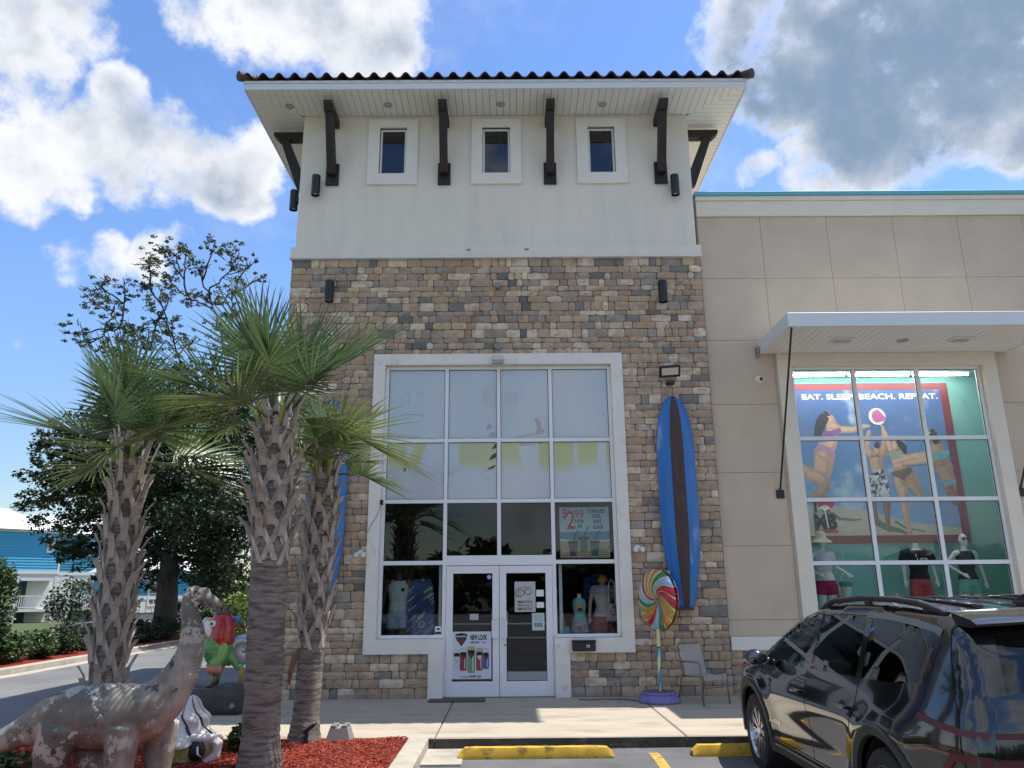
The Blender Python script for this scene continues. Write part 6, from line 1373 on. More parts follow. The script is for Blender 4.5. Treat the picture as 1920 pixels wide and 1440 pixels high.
def cdt(loops, holes_, step):
    V = []; E = []
    for L_ in loops + holes_:
        o = len(V); V += L_; E += [(o + i, o + (i + 1) % len(L_)) for i in range(len(L_))]
    B = np.array(V); ys = np.arange(B[:, 0].min(), B[:, 0].max(), step); zs = np.arange(B[:, 1].min(), B[:, 1].max(), step)
    for a in ys:
        for b in zs:
            p = (float(a), float(b))
            if inpoly(p, loops[0]) and not any(inpoly(p, h) for h in holes_) and np.min(np.hypot(B[:, 0] - a, B[:, 1] - b)) > step * .45: V.append(p)
    v, e, f, *_ = delaunay_2d_cdt([Vector(p) for p in V], E, [], 0, 1e-5)
    v = [(p.x, p.y) for p in v]; fs = []
    for t in f:
        c = (sum(v[i][0] for i in t) / len(t), sum(v[i][1] for i in t) / len(t))
        if inpoly(c, loops[0]) and not any(inpoly(c, h) for h in holes_): fs.append(tuple(t))
    return v, fs
arch = lambda cy, r=RW: [(cy + r * math.cos(a), ZW + r * math.sin(a)) for a in np.linspace(-.2, PI + .2, 22)]
_bot = [(-2.46, .30)] + arch(RWY)[::-1] + [(-.98, .30), (0, .30), (.98, .30)] + arch(FWY)[::-1] + [(2.44, .30)]
BODY_LOOP = OUTL + [p for p in dense(_bot, .08)[1:-1]]
SV, SF_ = cdt([BODY_LOOP], [dense(P + [P[0]], .06)[:-1] for P in DLO], .06)
def car(name, label, M, paint, group=None, full=True):
    T = bpy.data.objects.new(name, None); COL.objects.link(T); tag(T, label, 'car', group); T.matrix_world = M
    def put(mb, nm, m, par=None, sm=35):
        o = mb.build(nm, m, None, smooth=sm); o.parent = par or T; return o
    NU = 32; US = [math.sin(PI / 2 * u) * .6 + u * .4 for u in np.linspace(-1, 1, NU + 1)]
    nrm = []
    for i in range(len(OUTL)):
        a, b = OUTL[max(0, i - 1)], OUTL[min(len(OUTL) - 1, i + 1)]; t = Vector((b[0] - a[0], b[1] - a[1])).normalized(); nrm.append((t.y * -1, t.x) if False else (-t.y * -1, -t.x))
    def wrap(i, u, off=0):
        y, z = OUTL[i]; w = side_x(y, z); n_ = nrm[i]; cr = (.045 if z > 1.5 else .05 if y > 1.2 else .07) * (1 - abs(u) ** 2.2) + off
        return (u * w, y + n_[0] * cr, z + n_[1] * cr)
    if (lambda p, q: p[2] > q[2])(wrap(len(OUTL) // 2, 1), wrap(len(OUTL) // 2, 0)): nrm = [(-a, -b) for a, b in nrm]
    iw = [i for i, (y, z) in enumerate(OUTL) if 1.2 < z < 1.60 and y > .3]; ir = [i for i, (y, z) in enumerate(OUTL) if 1.24 < z < 1.60 and y < -2]
    holeu = lambda i, j: (i in iw[:-1] and 2 <= j < NU - 2) or (i in ir[:-1] and 4 <= j < NU - 4)
    bm = MB()
    for s in (-1, 1): bm.add([(s * side_x(y, z), y, z) for y, z in SV], SF_)
    o0 = len(bm.v); n = len(OUTL); k = NU + 1
    for i in range(n):
        for u in US: bm.v.append(wrap(i, u))
    for i in range(n - 1):
        for j in range(NU):
            if not holeu(i, j): bm.f.append((o0 + i * k + j, o0 + i * k + j + 1, o0 + (i + 1) * k + j + 1, o0 + (i + 1) * k + j)); bm.m.append(0)
    me = bpy.data.meshes.new('body'); me.from_pydata(bm.v, [], bm.f); b2 = bmesh.new(); b2.from_mesh(me); bmesh.ops.remove_doubles(b2, verts=b2.verts[:], dist=.002); bmesh.ops.recalc_face_normals(b2, faces=b2.faces[:]); b2.to_mesh(me); b2.free()
    me.materials.append(paint); shade(me, 50); bo = bpy.data.objects.new('body', me); COL.objects.link(bo); bo.parent = T
    for nm, ii, a, b, gm in (('windscreen', iw, 2, NU - 2, CGF), ('rear_window', ir, 4, NU - 4, CGL)):
        m = MB()
        for i in ii:
            for j in range(a, b + 1): m.v.append(wrap(i, US[j], -.002))
        w_ = b - a + 1
        for i in range(len(ii) - 1):
            for j in range(w_ - 1): m.f.append((i * w_ + j, i * w_ + j + 1, (i + 1) * w_ + j + 1, (i + 1) * w_ + j)); m.m.append(0)
        put(m, nm, gm, None, True)
    for s in (-1, 1):
        for q, P in enumerate(DLO):
            v, f = cdt([dense(P + [P[0]], .06)[:-1]], [], .1); m = MB(); m.add([(s * (side_x(y, z) - .004), y, z) for y, z in v], f); put(m, 'side_window', CGF if q == 0 else CGL, None, True)
    def strip(pts, w, off, s, m=None, flatk=None):
        """ribbon lying on the flank along (y,z) points"""
        m = m or MB(); pts = dense(pts, .05); V = []
        for i, p in enumerate(pts):
            a, b = pts[max(0, i - 1)], pts[min(len(pts) - 1, i + 1)]; t = Vector((b[0] - a[0], b[1] - a[1])).normalized()
            for d in (-w / 2, w / 2): y, z = p[0] - t.y * d, p[1] + t.x * d; V.append((s * (side_x(y, z) + off), y, z))
        m.add(V, [(2 * i, 2 * i + 1, 2 * i + 3, 2 * i + 2) for i in range(len(pts) - 1)]); return m
    CHR = mat('satin chrome', (.35, .35, .36), .25, 1)
    for s in (-1, 1):
        m = strip([(1.12, 1.19), (.84, 1.39), (.56, 1.535), (.32, 1.625), (.1, 1.672), (-.3, 1.69), (-1.0, 1.69)], .014, .004, s); strip([(-1.0, 1.688), (-1.4, 1.68), (-1.75, 1.66), (-2.05, 1.625), (-2.13, 1.60)], .045, .005, s, m); put(m, 'window_trim', CHR)
        for pts in ([(1.2, 1.14), (1.16, .9), (1.12, .5), (1.1, .43)], [(-.07, 1.18), (-.08, .9), (-.09, .43)], [(-1.13, 1.2), (-1.14, 1.05), (-1.02, .85), (-.95, .6), (-.95, .43)], [(-2.2, 1.69), (-2.25, 1.5), (-2.33, 1.28), (-2.42, 1.1), (-2.47, .8)], [(1.1, .43), (-.95, .43)]): put(strip(pts, .008, .0015, s), 'shut_line', mat('shut line', (.001, .001, .001), .9))
        for cy in (FWY, RWY):
            m = MB(); V = []; A = np.linspace(-.12, PI + .12, 28)
            for a in A:
                for r in (RW - .012, RW, RW + .065, RW + .075): y, z = cy + r * math.cos(a), max(.29, ZW + r * math.sin(a)); V.append((s * (side_x(y, z, False) + (.016 if RW <= r < RW + .07 else -.01)), y, z))
            m.add(V, [(4 * i + j, 4 * i + j + 1, 4 * i + 5 + j, 4 * i + 4 + j) for i in range(len(A) - 1) for j in range(3)]); put(m, 'wheel_arch', CLAD, None, 30)
            m = MB(); m.lathe([(RW - .005, -.16), (RW - .005, .16)], (s * .79, cy, ZW), 28, axis='x'); m.lathe([(.001, 0), (RW, 0)], (s * .62, cy, ZW), 24, axis='x'); put(m, 'wheel_well', RUBBER)
            wx = s * .868; TY = MB(); TY.lathe([(.26, -.12), (.33, -.128), (.375, -.118), (.395, -.085), (.397, 0), (.395, .085), (.375, .118), (.33, .128), (.26, .12)], (wx, cy, ZW), 40, axis='x'); wo = put(TY, 'wheel', TYRE, None, 40)
            m = MB(); m.lathe([(.268, -.1), (.275, -.1), (.282, .118), (.268, .122), (.25, .09), (.24, -.1)], (wx, cy, ZW), 40, axis='x') if s > 0 else m.lathe([(.268, .1), (.275, .1), (.282, -.118), (.268, -.122), (.25, -.09), (.24, .1)], (wx, cy, ZW), 40, axis='x'); put(m, 'rim', RIM, wo, 40)
            m = MB(); 
            for i in range(10):
                a = i * PI / 5
                for da in (-.07, .07): m.beam((wx + s * .075, cy + .05 * math.cos(a + da * .3), ZW + .05 * math.sin(a + da * .3)), (wx + s * .09, cy + .258 * math.cos(a + da * 1.4), ZW + .258 * math.sin(a + da * 1.4)), .016, .02, up=(1, 0, 0))
            m.lathe([(.001, .1), (.05, .098), (.06, .07)] if s > 0 else [(.001, -.1), (.05, -.098), (.06, -.07)], (wx, cy, ZW), 18, axis='x'); put(m, 'spokes', RIM, wo)
            m = MB(); m.lathe([(.001, 0), (.25, 0)], (wx + s * .02, cy, ZW), 28, axis='x'); put(m, 'brake_disc', RIMD, wo)
        m = strip([(1.05, .355), (-1.0, .355)], .10, .012, s); strip([(1.05, .42), (-1.0, .42)], .012, .016, s, m); put(m, 'sill_cladding', CLAD)
        m = strip([(.9, .385), (-.85, .385)], .012, .016, s); put(m, 'sill_trim', CHR)
        for yy in (.12, -.90):
            m = MB(); x = side_x(yy, .985); m.box(s * (x + .012), s * (x + .038), yy - .11, yy + .11, .97, 1.003, b=.01); m.box(s * (x - .01), s * (x + .03), yy - .11, yy - .07, .972, 1.0, b=.006); m.box(s * (x - .01), s * (x + .03), yy + .07, yy + .11, .972, 1.0, b=.006); hd = put(m, 'door_handle', paint)
            m = MB(); m.ball((s * (x - .012), yy, .985), (.02, .085, .045), 14, 8); put(m, 'handle_cup', RUBBER, hd)
        m = MB(); m.ball((s * 1.105, .96, 1.21), (.118, .085, .08), 16, 10); m.tube([(s * .93, .98, 1.16), (s * 1.02, .97, 1.18)], [.045, .04], 10); mo = put(m, 'side_mirror', paint, None, True)
        m = MB(); m.ball((s * 1.10, .895, 1.21), (.098, .025, .062), 16, 8); put(m, 'mirror_glass', mat('mirror glass', (.16, .17, .18), .05, 1), mo, True)
        # roof rails, tail lamps
        m = MB(); rz = lambda y: float(np.interp(-y, [-p[0] for p in OUTL[len(OUTL) // 4: len(OUTL) * 3 // 4]], [p[1] for p in OUTL[len(OUTL) // 4: len(OUTL) * 3 // 4]]))
        pts = [(s * .635, y, rz(y) + h) for y, h in ((.22, -.0), (.1, .028), (-.1, .042), (-.7, .047), (-1.3, .046), (-1.65, .042), (-1.85, .02), (-2.0, -.005))]; m.tube(pts, [.02, .024, .024, .024, .024, .026, .03, .02], 10)
        for y in (.1, -.8, -1.75): m.box(s * .62, s * .65, y - .05, y + .05, rz(y) - .02, rz(y) + .04, b=.006)
        ro = put(m, 'roof_rail', CLAD, None, 40); m = MB(); m.tube([(p[0] + s * .004, p[1], p[2] + .014) for p in pts[5:]], [.014, .02, .008], 8); put(m, 'rail_end', CHR, ro)
        m = strip([(-2.05, 1.085), (-2.25, 1.055), (-2.44, 1.04), (-2.56, 1.03)], .04, .006, s); strip([(-2.575, .89), (-2.46, .895), (-2.38, .885), (-2.31, .82), (-2.28, .70), (-2.26, .6)], .05, .006, s, m); put(m, 'tail_lamp', TAIL)
    # rear bar lamps on the tailgate
    zi = lambda z: min(range(len(OUTL)), key=lambda i: abs(OUTL[i][1] - z) + (9 if OUTL[i][0] > 0 else 0))
    def rear(z0, z1, u0, u1, off, nm, mt):
        m = MB(); ii = list(range(zi(z1), zi(z0) + 1)); uu = np.linspace(u0, u1, 13); w_ = len(uu)
        for i in ii:
            for u in uu: m.v.append(wrap(i, float(u), off))
        for i in range(len(ii) - 1):
            for j in range(w_ - 1): m.f.append((i * w_ + j, i * w_ + j + 1, (i + 1) * w_ + j + 1, (i + 1) * w_ + j)); m.m.append(0)
        return put(m, nm, mt, None, True)
    rear(1.0, 1.06, -1, 1, .006, 'tail_bar', TAIL); rear(.86, .91, -1, 1, .006, 'tail_bar', TAIL); rear(.42, .80, -.93, .93, .008, 'rear_bumper', CLAD)
    m = MB(); P = [(-2.15, 1.735), (-2.42, 1.69), (-2.47, 1.665), (-2.44, 1.645), (-2.3, 1.645), (-2.2, 1.66)]; V = []
    for x, sh in ((-.70, .02), (-.6, 0), (-.3, -.012), (0, -.016), (.3, -.012), (.6, 0), (.70, .02)): V += [(x, y + sh * 1.5 if y < -2.3 else y, z + .03 - abs(x) ** 2 * .06) for y, z in P]
    m.add(V, [(6 * i + j, 6 * i + (j + 1) % 6, 6 * i + 6 + (j + 1) % 6, 6 * i + 6 + j) for i in range(6) for j in range(6)] + [tuple(range(6)), tuple(range(36, 42))]); put(m, 'roof_spoiler', paint, None, 45)
    m = MB()
    for i in range(4): x = -.36 + i * .24; m.tube([(x, .0, rz(.0) + .045), (x, -.9, rz(-.9) + .05), (x, -1.95, rz(-1.95) + .047)], .012, 6)
    put(m, 'roof_rib', paint, None, True)
    m = MB(); m.prism([(-1.75, 1.77), (-1.98, 1.76), (-1.99, 1.84), (-1.95, 1.845)], lambda u, v, d: (-.025 + d * (1), u, v + .02), .05); m.ball((0, -1.88, 1.78), (.045, .14, .035), 12, 8); put(m, 'roof_antenna', CLAD, None, 50)
    # cabin
    m = MB(); m.box(-.9, .9, -2.3, 1.6, .3, .42); m.box(-.84, .84, .95, 1.5, .8, 1.12, b=.05); m.box(-.8, .8, -2.2, -2.1, .4, 1.1)
    for x in (-.42, .42):
        for y in (.0, -.95): m.box(x - .25, x + .25, y - .3, y + .25, .45, .75, b=.06); m.box(x - .24, x + .24, y - .42, y - .26, .7, 1.28, b=.06); m.box(x - .13, x + .13, y - .42, y - .31, 1.3, 1.5, b=.04)
    put(m, 'cabin_seats', CAB)
    m = MB(); m.tube([(-.42 + .18 * math.cos(a), .62 - .06 * math.sin(a), 1.02 + .17 * math.sin(a)) for a in np.linspace(0, 2 * PI, 21)], .014, 8); m.tube([(-.6, .62, 1.02), (-.24, .62, 1.02)], .02, 6); m.ball((-.42, .62, 1.02), (.06, .03, .05), 10, 8); put(m, 'steering_wheel', mat('grey wheel trim', (.2, .21, .2), .4), None, True)
    m = MB(); m.box(-.9, .9, 2.0, 2.1, .32, .6); m.box(-.75, .75, -2.55, 2.45, .26, .31); put(m, 'underbody', RUBBER)
    for s in (-1, 1):
        m = MB(); m.ball((s * .68, 2.38, .92), (.17, .12, .05), 14, 8); put(m, 'headlight', mat('clear lamp', (.6, .6, .6), .1), None, True)
    return T, strip, put
CARM = Matrix.Translation((3.66, -6.2, -.185)) @ Matrix.Rotation(rad(-.2), 4, 'Z')
T, strip, put = car('parked_car', 'black sport utility car parked nose in before the display window', CARM, PAINT)
m = MB(); text(m, 'TRAVERSE', .92, .60, -.36, .036, lambda u, v: (-(side_x(u, v) + .004), u, v), .02); put(m, 'lettering', CHROME, None, False)
# ================================================================== TREES, HEDGES, HOUSES
LEAF = mat('oak leaf', (.034, .055, .02), .6, isl=.5, hue=.02, spec=.35, trans=.15); LEAF2 = mat('thin oak leaf', (.11, .135, .055), .6, isl=.5, hue=.025, spec=.35, trans=.2)
HLEAF = mat('hedge leaf', (.05, .095, .022), .45, isl=.5, hue=.02, spec=.4, trans=.2); YLEAF = mat('bright shrub leaf', (.11, .17, .02), .5, isl=.4, hue=.02, trans=.25); DLEAF = mat('dark and shaded shrub leaf', (.03, .052, .017), .55, isl=.5, hue=.02, spec=.4, trans=.15)  # dark leaf doubles as painted shade on the far hedge shrubs
BARK = mat('oak bark', (.055, .045, .038), .95, var=.35, vs=6, bump=.8, bs=14, stretch=(1, 1, .3))
def leaf_mesh(name, C, size, m, up=.3, asp=.55):
    """one small pointed leaf face per centre"""
    n = len(C); d = rng.normal(size=(n, 3)); d /= np.linalg.norm(d, axis=1)[:, None]; e = rng.normal(size=(n, 3)); e[:, 2] += 0; nrm = np.cross(d, e); nrm[:, 2] = np.abs(nrm[:, 2]) + up * np.linalg.norm(nrm, axis=1); nrm /= np.linalg.norm(nrm, axis=1)[:, None]
    d = d - nrm * (d * nrm).sum(1)[:, None]; d /= np.linalg.norm(d, axis=1)[:, None]; w = np.cross(nrm, d); s = size * rng.uniform(.6, 1.4, (n, 1))
    V = np.stack([C - d * s, C + w * s * asp, C + d * s, C - w * s * asp], 1).reshape(-1, 3); F = np.arange(4 * n).reshape(n, 4)
    return np_mesh(name, V, F, m)
def blob_pts(n, c, r, shell=.55):
    d = rng.normal(size=(n, 3)); d /= np.linalg.norm(d, axis=1)[:, None]; q = rng.uniform(shell, 1, (n, 1)) ** .7
    return np.array(c) + d * q * np.array(r)
def branch(mb, a, b, r0, r1, seg=5, wob=.1, rr=random):
    a, b = Vector(a), Vector(b); L = (b - a).length; pts = [a]; rs = [r0]
    for i in range(1, seg + 1):
        t = i / seg; pts.append(a.lerp(b, t) + Vector((rr.gauss(0, wob), rr.gauss(0, wob), rr.gauss(0, wob))) * L * .3 * (1 - t if i < seg else 0)); rs.append(r0 + (r1 - r0) * t)
    mb.tube(pts, rs, 7); return pts
def oak(name, lab, base, r, fork, clumps, nl, lsize, leaf, grp, seed, twig=0, extra=()):
    """clumps: (x,y,z,radius) absolute; limbs run from the fork to each clump"""
    rr = random.Random(seed); T = thing(name, lab, 'tree', base, grp); mb = MB(); f = Vector(fork)
    branch(mb, Vector(base) - Vector((0, 0, .3)), f, r * 1.25, r * .8, 6, .03, rr); L = []
    nodes = [(f, r * .7)]; q_ = f + Vector((0, 0, .1))
    for (x, y, z, q) in sorted(clumps, key=lambda c: (Vector(c[:3]) - f).length):
        c = Vector((x, y, z)); df = (c - f).length; h, hr = min((p for p in nodes if (p[0] - f).length < df * .85 + .01), key=lambda p: (p[0] - c).length + .25 * (p[0] - f).length)
        r0 = max(.05, min(hr * .9, r * (.2 + .06 * (c - h).length))); p = branch(mb, h, c, r0, max(.03, r0 * .5), 6, .17, rr); nodes += [(p[k_], r0 * (1 - .07 * k_)) for k_ in (2, 3, 4, 5)]
        for j in range(twig + 2):
            e = c + Vector((rr.gauss(0, 1), rr.gauss(0, 1), rr.gauss(.2, .8))).normalized() * q * rr.uniform(.7, 1.25); branch(mb, p[rr.choice((-1, -2, -3))], e, max(.03, r0 * .35), .014, 4, .16, rr)
            for t in range(twig): g_ = e + Vector((rr.gauss(0, 1), rr.gauss(0, 1), rr.gauss(.2, .8))).normalized() * q * .45; branch(mb, e.lerp(c, .3), g_, .03, .01, 3, .15, rr)
        n = max(8, int(nl * q * q)); k = max(4, int(n / 26))
        for _ in range(k):
            cc = np.array(c) + rng.normal(size=3) * q * .55; L.append(blob_pts(n // k, cc, np.array((.34, .34, .2)) * q * rng.uniform(.6, 1.4), .1))
    for a, b, r0, r1 in extra: branch(mb, a, b, r0, r1, 6, .1, rr)
    mb.build('trunk', BARK, T, smooth=True); o = bpy.data.objects.new('crown', leaf_mesh('crown', np.concatenate(L), lsize, leaf)); COL.objects.link(o); attach(o, T); return T
def px(x, y, Y):
    """point of the scene at distance plane Y seen in the survey picture"""
    d = RT * ((x - 960) / 1442) + UP * ((720 - y) / 1442) + FW; t = (Y + 13.73) / d.y; return Vector((0, -13.73, 1.71)) + d * t
rr = random.Random(11); cl = []
for (x, y, q) in ((90, 890, 1.1), (130, 830, 1.0), (75, 945, .9), (170, 900, 1.3), (140, 960, 1.2), (100, 850, .7), (210, 860, 1.5), (260, 930, 1.6), (180, 1010, 1.1), (250, 1020, 1.3), (320, 880, 1.7), (380, 930, 1.7), (330, 990, 1.6), (400, 1010, 1.5), (290, 1060, 1.1), (380, 1060, 1.2), (440, 870, 1.6), (460, 960, 1.5), (430, 1060, 1.0), (350, 800, 1.5), (410, 790, 1.4), (280, 800, 1.3), (470, 820, 1.3), (220, 780, 1.0), (330, 740, 1.1), (130, 1030, .8), (160, 790, .8), (190, 950, 1.2)):
    p = px(x, y, 18 + rr.uniform(-2.5, 2.5)); cl.append((p.x, p.y, p.z, q))
    if q > 1.2: p = px(x + rr.uniform(-30, 30), y + rr.uniform(-25, 25), 18 + rr.uniform(1, 4)); cl.append((p.x, p.y, p.z, q * .9))
b = px(305, 1192, 18); oak('oak_tree', 'dense dark oak with a thick trunk behind the left palm', (b.x, b.y, -.1), .42, px(318, 1040, 18), cl, 950, .09, LEAF, 'oaks beyond the driveway', 3)
cl = []
for (x, y, q) in ((300, 465, .55), (330, 480, .6), (280, 495, .7), (350, 470, .5), (400, 470, .5), (430, 468, .6), (370, 500, .6), (440, 500, .6), (470, 490, .35), (190, 540, .7), (170, 565, .6), (215, 575, .6), (235, 545, .5), (320, 530, .6), (300, 560, .7), (270, 530, .55), (355, 560, .6), (395, 560, .6), (435, 545, .6), (490, 520, .3), (440, 590, .5), (140, 625, .6), (165, 645, .55), (210, 610, .6), (250, 620, .7), (230, 650, .7), (200, 665, .6), (280, 640, .8), (320, 620, .7), (300, 590, .6), (410, 610, .7), (425, 650, .6), (350, 640, .6), (395, 690, .7), (330, 690, .8), (270, 700, .7)):
    p = px(x, y, 24 + rr.uniform(-1.5, 1.5)); cl.append((p.x, p.y, p.z, q))
b = px(452, 1150, 24); oak('oak_tree', 'tall sparse oak with bare twigs rising behind the palms against the sky', (b.x, b.y, -.1), .34, px(390, 800, 24), cl, 980, .07, LEAF2, 'oaks beyond the driveway', 5, 2)
# hedge shrubs along the verge
def shrub(name, lab, c, r, n, size, m, grp, cat='shrub'):
    T = thing(name, lab, cat, (c[0], c[1], 0), grp); mb = MB()
    for i in range(7): a = i * .9; mb.tube([(c[0], c[1], 0), (c[0] + .4 * r[0] * math.cos(a), c[1] + .4 * r[1] * math.sin(a), c[2] * .7), (c[0] + .75 * r[0] * math.cos(a + .3), c[1] + .75 * r[1] * math.sin(a + .3), c[2] + r[2] * .5)], [.02, .014, .006], 5)
    mb.build('stem', BARK, T); L = [blob_pts(n // 3, c, r, .55)]
    for _ in range(14):
        d = rng.normal(size=3); d /= np.linalg.norm(d); L.append(blob_pts(n // 21, np.array(c) + d * np.array(r) * .8, np.array(r) * .33, .1))
    P = np.concatenate(L); P = P[P[:, 2] > .02]; o = bpy.data.objects.new('foliage', leaf_mesh('foliage', P, size, m)); COL.objects.link(o); attach(o, T); return T
HG = 'clipped shrubs along the far side of the driveway'
for i, (y, h, w, lab) in enumerate(((-1.5, .9, .8, 'clipped hedge shrub at the near left end of the driveway verge'), (.6, .85, .8, 'clipped hedge shrub behind the dinosaur tail'), (2.6, .8, .8, 'clipped hedge shrub left of the big bush on the verge'), (5.9, .78, .75, 'sunlit hedge shrub under the big bush at the picture edge'), (7.3, .8, .75, 'sunlit hedge shrub between the big bush and the stout palm'), (8.7, .78, .7, 'sunlit hedge shrub just left of the stout palm trunk'), (10.3, .8, .75, 'hedge shrub hidden behind the stout palm trunk'), (12, .8, .75, 'shaded hedge shrub just right of the stout palm trunk'), (13.7, .8, .8, 'shaded hedge shrub in front of the thick oak trunk'), (15.4, .82, .8, 'shaded hedge shrub left of the dinosaur neck'), (17.2, .85, .85, 'shaded hedge shrub at the far end of the row behind the dinosaur neck'))):
    shrub('hedge_shrub', lab, (-13.15 - (.2 if y > 9 else 0), y, h * .52), (w * .85, w, h * .52), 2600, .05, HLEAF if y < 9 else DLEAF, HG)  # far part of the row takes the darker leaf: shade put into its colour
shrub('bush', 'tall bright green bush at the left picture edge beside the blue house', (-13.6, 6.6, 1.45), (.95, 1.0, 1.45), 5200, .06, HLEAF, None, 'bush')
for q, r, n, m, lab in ((px(210, 1150, 20), (1.0, 1.0, 1.1), 1500, DLEAF, 'dark feathery shrub before the white porches'), (px(130, 1150, 24), (1.1, 1.1, 1.3), 1500, DLEAF, 'dark young tree shrub below the porches left of the stout palm'), (px(448, 1160, 15), (.8, .8, .9), 1600, YLEAF, 'bright yellow green shrub behind the parrot'), (px(425, 1110, 22), (1.2, 1.2, 1.1), 1400, HLEAF, 'feathery green shrub above the dinosaur head'), (px(350, 1165, 22), (1.3, 1.0, .7), 1500, DLEAF, 'dark low shrub behind the dinosaur neck')):
    shrub('bush', lab, (q.x, q.y, max(q.z, r[2])), r, n, .075, m, 'bushes beyond the driveway', 'bush')
for c, r, lab in (((-4.45, -6.15, .16), (.25, .22, .17), 'low leafy plant under the dinosaur tail'), ((-4.85, -5.9, .16), (.25, .25, .17), 'low leafy plant at the picture edge under the dinosaur tail'), ((-3.02, -4.45, .15), (.13, .13, .16), 'small weed plant beside the ice cream swirl')):
    shrub('groundcover_plant', lab, c, r, 500, .03, HLEAF, 'low plants in the mulch', 'plant')
# a wood at the far side of the car park (seen mirrored in the shop glass) and beyond the houses
def wood(name, pts, h, m):
    L = []
    for (x, y) in pts:
        hh = h * rng.uniform(.7, 1.2)
        for _ in range(9): L.append(blob_pts(120, (x + rng.normal() * 2.2, y + rng.normal() * 2, hh * rng.uniform(.15, .9)), (2.4, 2.4, 1.7), .2))
    o = bpy.data.objects.new(name, leaf_mesh(name, np.concatenate(L), .55, m)); COL.objects.link(o); o['kind'] = 'stuff'; return o
wood('distant_wood', [(x, -62 + rng.normal() * 3) for x in range(-60, 64, 3)], 5.2, LEAF); wood('distant_wood', [(x, 95 + rng.normal() * 4) for x in range(-110, 30, 5)], 6, LEAF)
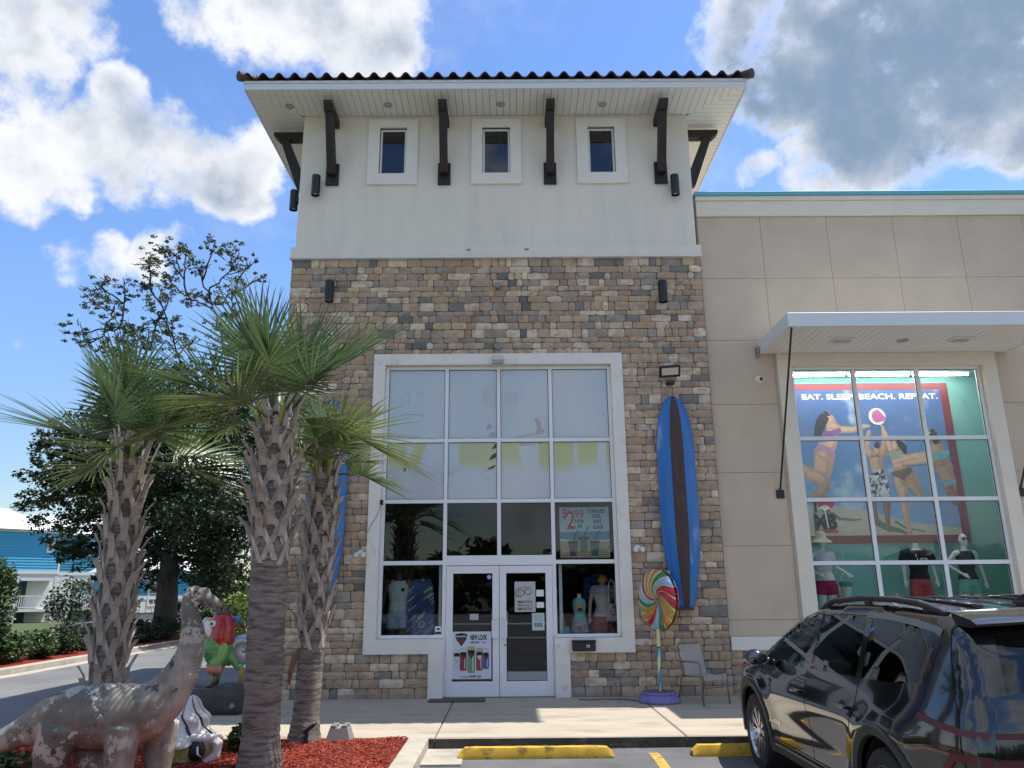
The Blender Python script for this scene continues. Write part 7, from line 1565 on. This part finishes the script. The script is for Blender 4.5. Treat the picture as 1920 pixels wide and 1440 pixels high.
# ---------------------------------------------------------------- houses
BLUE_S = mat('blue lap siding', (.055, .34, .56), .6, var=.05, vs=2); TEAL_S = mat('teal lap siding', (.03, .22, .32), .6, var=.05, vs=2); BATT = mat('white board and batten', (.66, .66, .64), .6); ROOFW = mat('white metal roof', (.72, .74, .78), .4, var=.03, vs=.6); HGL = mat('house window', (.05, .06, .07), .08, spec=.8); DOORT = mat('dark teal door', (.012, .06, .07), .4); STN = mat('grey stone veneer', (.2, .19, .175), .9, var=.35, vs=5)
def house(lab, M, wd, dp, sid, ox, seed, z2=3.25, z3=6.35, porch=True):
    """front faces -y in local coordinates; x from 0 to wd"""
    T = thing('house', lab, 'house', (0, 0, 0), 'coloured townhouses beyond the driveway'); T.matrix_world = M
    def put(mb, nm, m, par=None, kind=None):
        o = mb.build(nm, m); o.parent = par or T
        if kind: o['kind'] = kind
        return o
    pw = wd * .36 if porch else 0
    m = MB(); m.box(0, wd - pw, .02, dp, -.5, .55); put(m, 'base_wall', STN); m = MB(); m.box(0, wd - pw, .0, dp, .55, z2 + .05); m.box(wd - pw, wd, 1.6, dp, -.5, z2 + .05); put(m, 'wall', BATT)
    x = .3
    for i in range(int((wd - pw) / .4)): m = MB(); m.box(.1 + i * .4, .14 + i * .4, -.025, -.001, .6, z2); put(m, 'batten', BATT)
    m = MB(); m.box(0.03, wd - .03, .06, dp, z2 + .05, z3); put(m, 'upper_wall', sid); n = int((z3 - z2 - .3) / .2)
    for i in range(n):
        z = z2 + .25 + i * .2; m = MB(); m.add([(.12, .02, z), (wd - .12, .02, z), (wd - .12, .055, z + .195), (.12, .055, z + .195), (.12, .059, z), (wd - .12, .059, z)], [(0, 1, 2, 3), (0, 4, 5, 1)]); put(m, 'siding_board', sid)
    m = MB(); m.box(-.02, .12, .0, .1, z2, z3); m.box(wd - .12, wd + .02, .0, .1, z2, z3); m.box(-.05, wd + .05, -.03, .07, z2 - .02, z2 + .24); m.box(-.05, wd + .05, -.02, .1, z3 - .12, z3 + .05); put(m, 'trim', BATT)
    m = MB(); o_ = .35; R_ = [(-o_, -o_, z3 + .05), (wd + o_, -o_, z3 + .05), (wd + o_, dp + o_, z3 + .05), (-o_, dp + o_, z3 + .05)]; h = 1.9; m.add(R_ + [(wd * .3, dp * .5, z3 + h), (wd * .62, dp * .5, z3 + h)], [(0, 1, 5, 4), (1, 2, 5), (2, 3, 4, 5), (3, 0, 4), (0, 3, 2, 1)]); put(m, 'roof', ROOFW)
    for (x0, x1, z0, z1) in ((.35, 1.35, z2 + .95, z3 - .35), (wd - 1.05, wd - .55, z2 + 1.55, z3 - .35), (.9, 1.7, .95, 2.55)):
        yf = -.05 if z0 > z2 else -.04; m = MB()
        for q in ((x0, x0 + .12, z0, z1), (x1 - .12, x1, z0, z1), (x0 + .12, x1 - .12, z0, z0 + .12), (x0 + .12, x1 - .12, z1 - .12, z1), (x0 + .12, x1 - .12, (z0 + z1) / 2 - .04, (z0 + z1) / 2 + .04)): m.box(q[0], q[1], yf, .05, q[2], q[3])
        w = put(m, 'window', BATT); m = MB(); m.box(x0 + .12, x1 - .12, -.0, .012, z0 + .12, (z0 + z1) / 2 - .04); m.box(x0 + .12, x1 - .12, -.0, .012, (z0 + z1) / 2 + .04, z1 - .12); put(m, 'pane', HGL, w)
    if porch:
        for x in (wd - pw + .1, wd - .12): m = MB(); m.box(x - .09, x + .09, .0, .18, -.5, z2 + .0); put(m, 'porch_post', BATT)
        m = MB(); m.box(wd - pw, wd + .05, -.05, 1.6, .55, .75); m.box(wd - pw + .01, wd, .02, 1.6, z2 - .5, z2 + .02); put(m, 'porch_deck', BATT)
        m = MB(); m.box(wd - pw + .15, wd - .2, .03, .09, 1.62, 1.70); m.box(wd - pw + .15, wd - .2, .03, .09, .82, .88)
        for i in range(int((pw - .4) / .14)): x = wd - pw + .25 + i * .14; m.box(x, x + .05, .04, .08, .88, 1.62)
        put(m, 'porch_railing', BATT); m = MB(); m.box(wd - pw + .35, wd - pw + 1.2, 1.55, 1.59, .78, 2.75); put(m, 'porch_door', HGL); m = MB(); m.box(wd - pw + .5, wd - pw + 1.3, 1.5, 1.59, -.5, .5); put(m, 'lower_door', DOORT)
    return T
def HM(A, wd):
    q = rad(48); return Matrix.Translation((A.x - wd * math.cos(q), A.y - wd * math.sin(q), 0)) @ Matrix.Rotation(q, 4, 'Z')
A = px(97, 1165, 46); house('bright blue townhouse with white metal roof at the left picture edge', HM(A, 7.6), 7.6, 9, BLUE_S, 0, 1)
A = px(172, 1165, 51); house('teal townhouse set back behind the blue one, half hidden by oak leaves', HM(A, 5.6), 5.6, 9, TEAL_S, 0, 2)
A = px(285, 1165, 55); house('teal townhouse behind the oak crown left of its trunk', HM(A, 6.5), 6.5, 9, TEAL_S, 0, 3)
A = px(372, 1165, 42); house('blue and white house showing between the oak trunk and the dinosaur neck', HM(A, 4.6), 4.6, 7, BLUE_S, 0, 4, 1.4, 3.2, False)
WP = mat('white car paint', (.6, .62, .63), .25, coat=.6)
A = px(140, 1182, 22); car('parked_car', 'white car parked beyond the hedge, its roof showing left of the stout palm', Matrix.Translation((A.x + .8, A.y, -1.15)) @ Matrix.Rotation(rad(80), 4, 'Z'), WP)
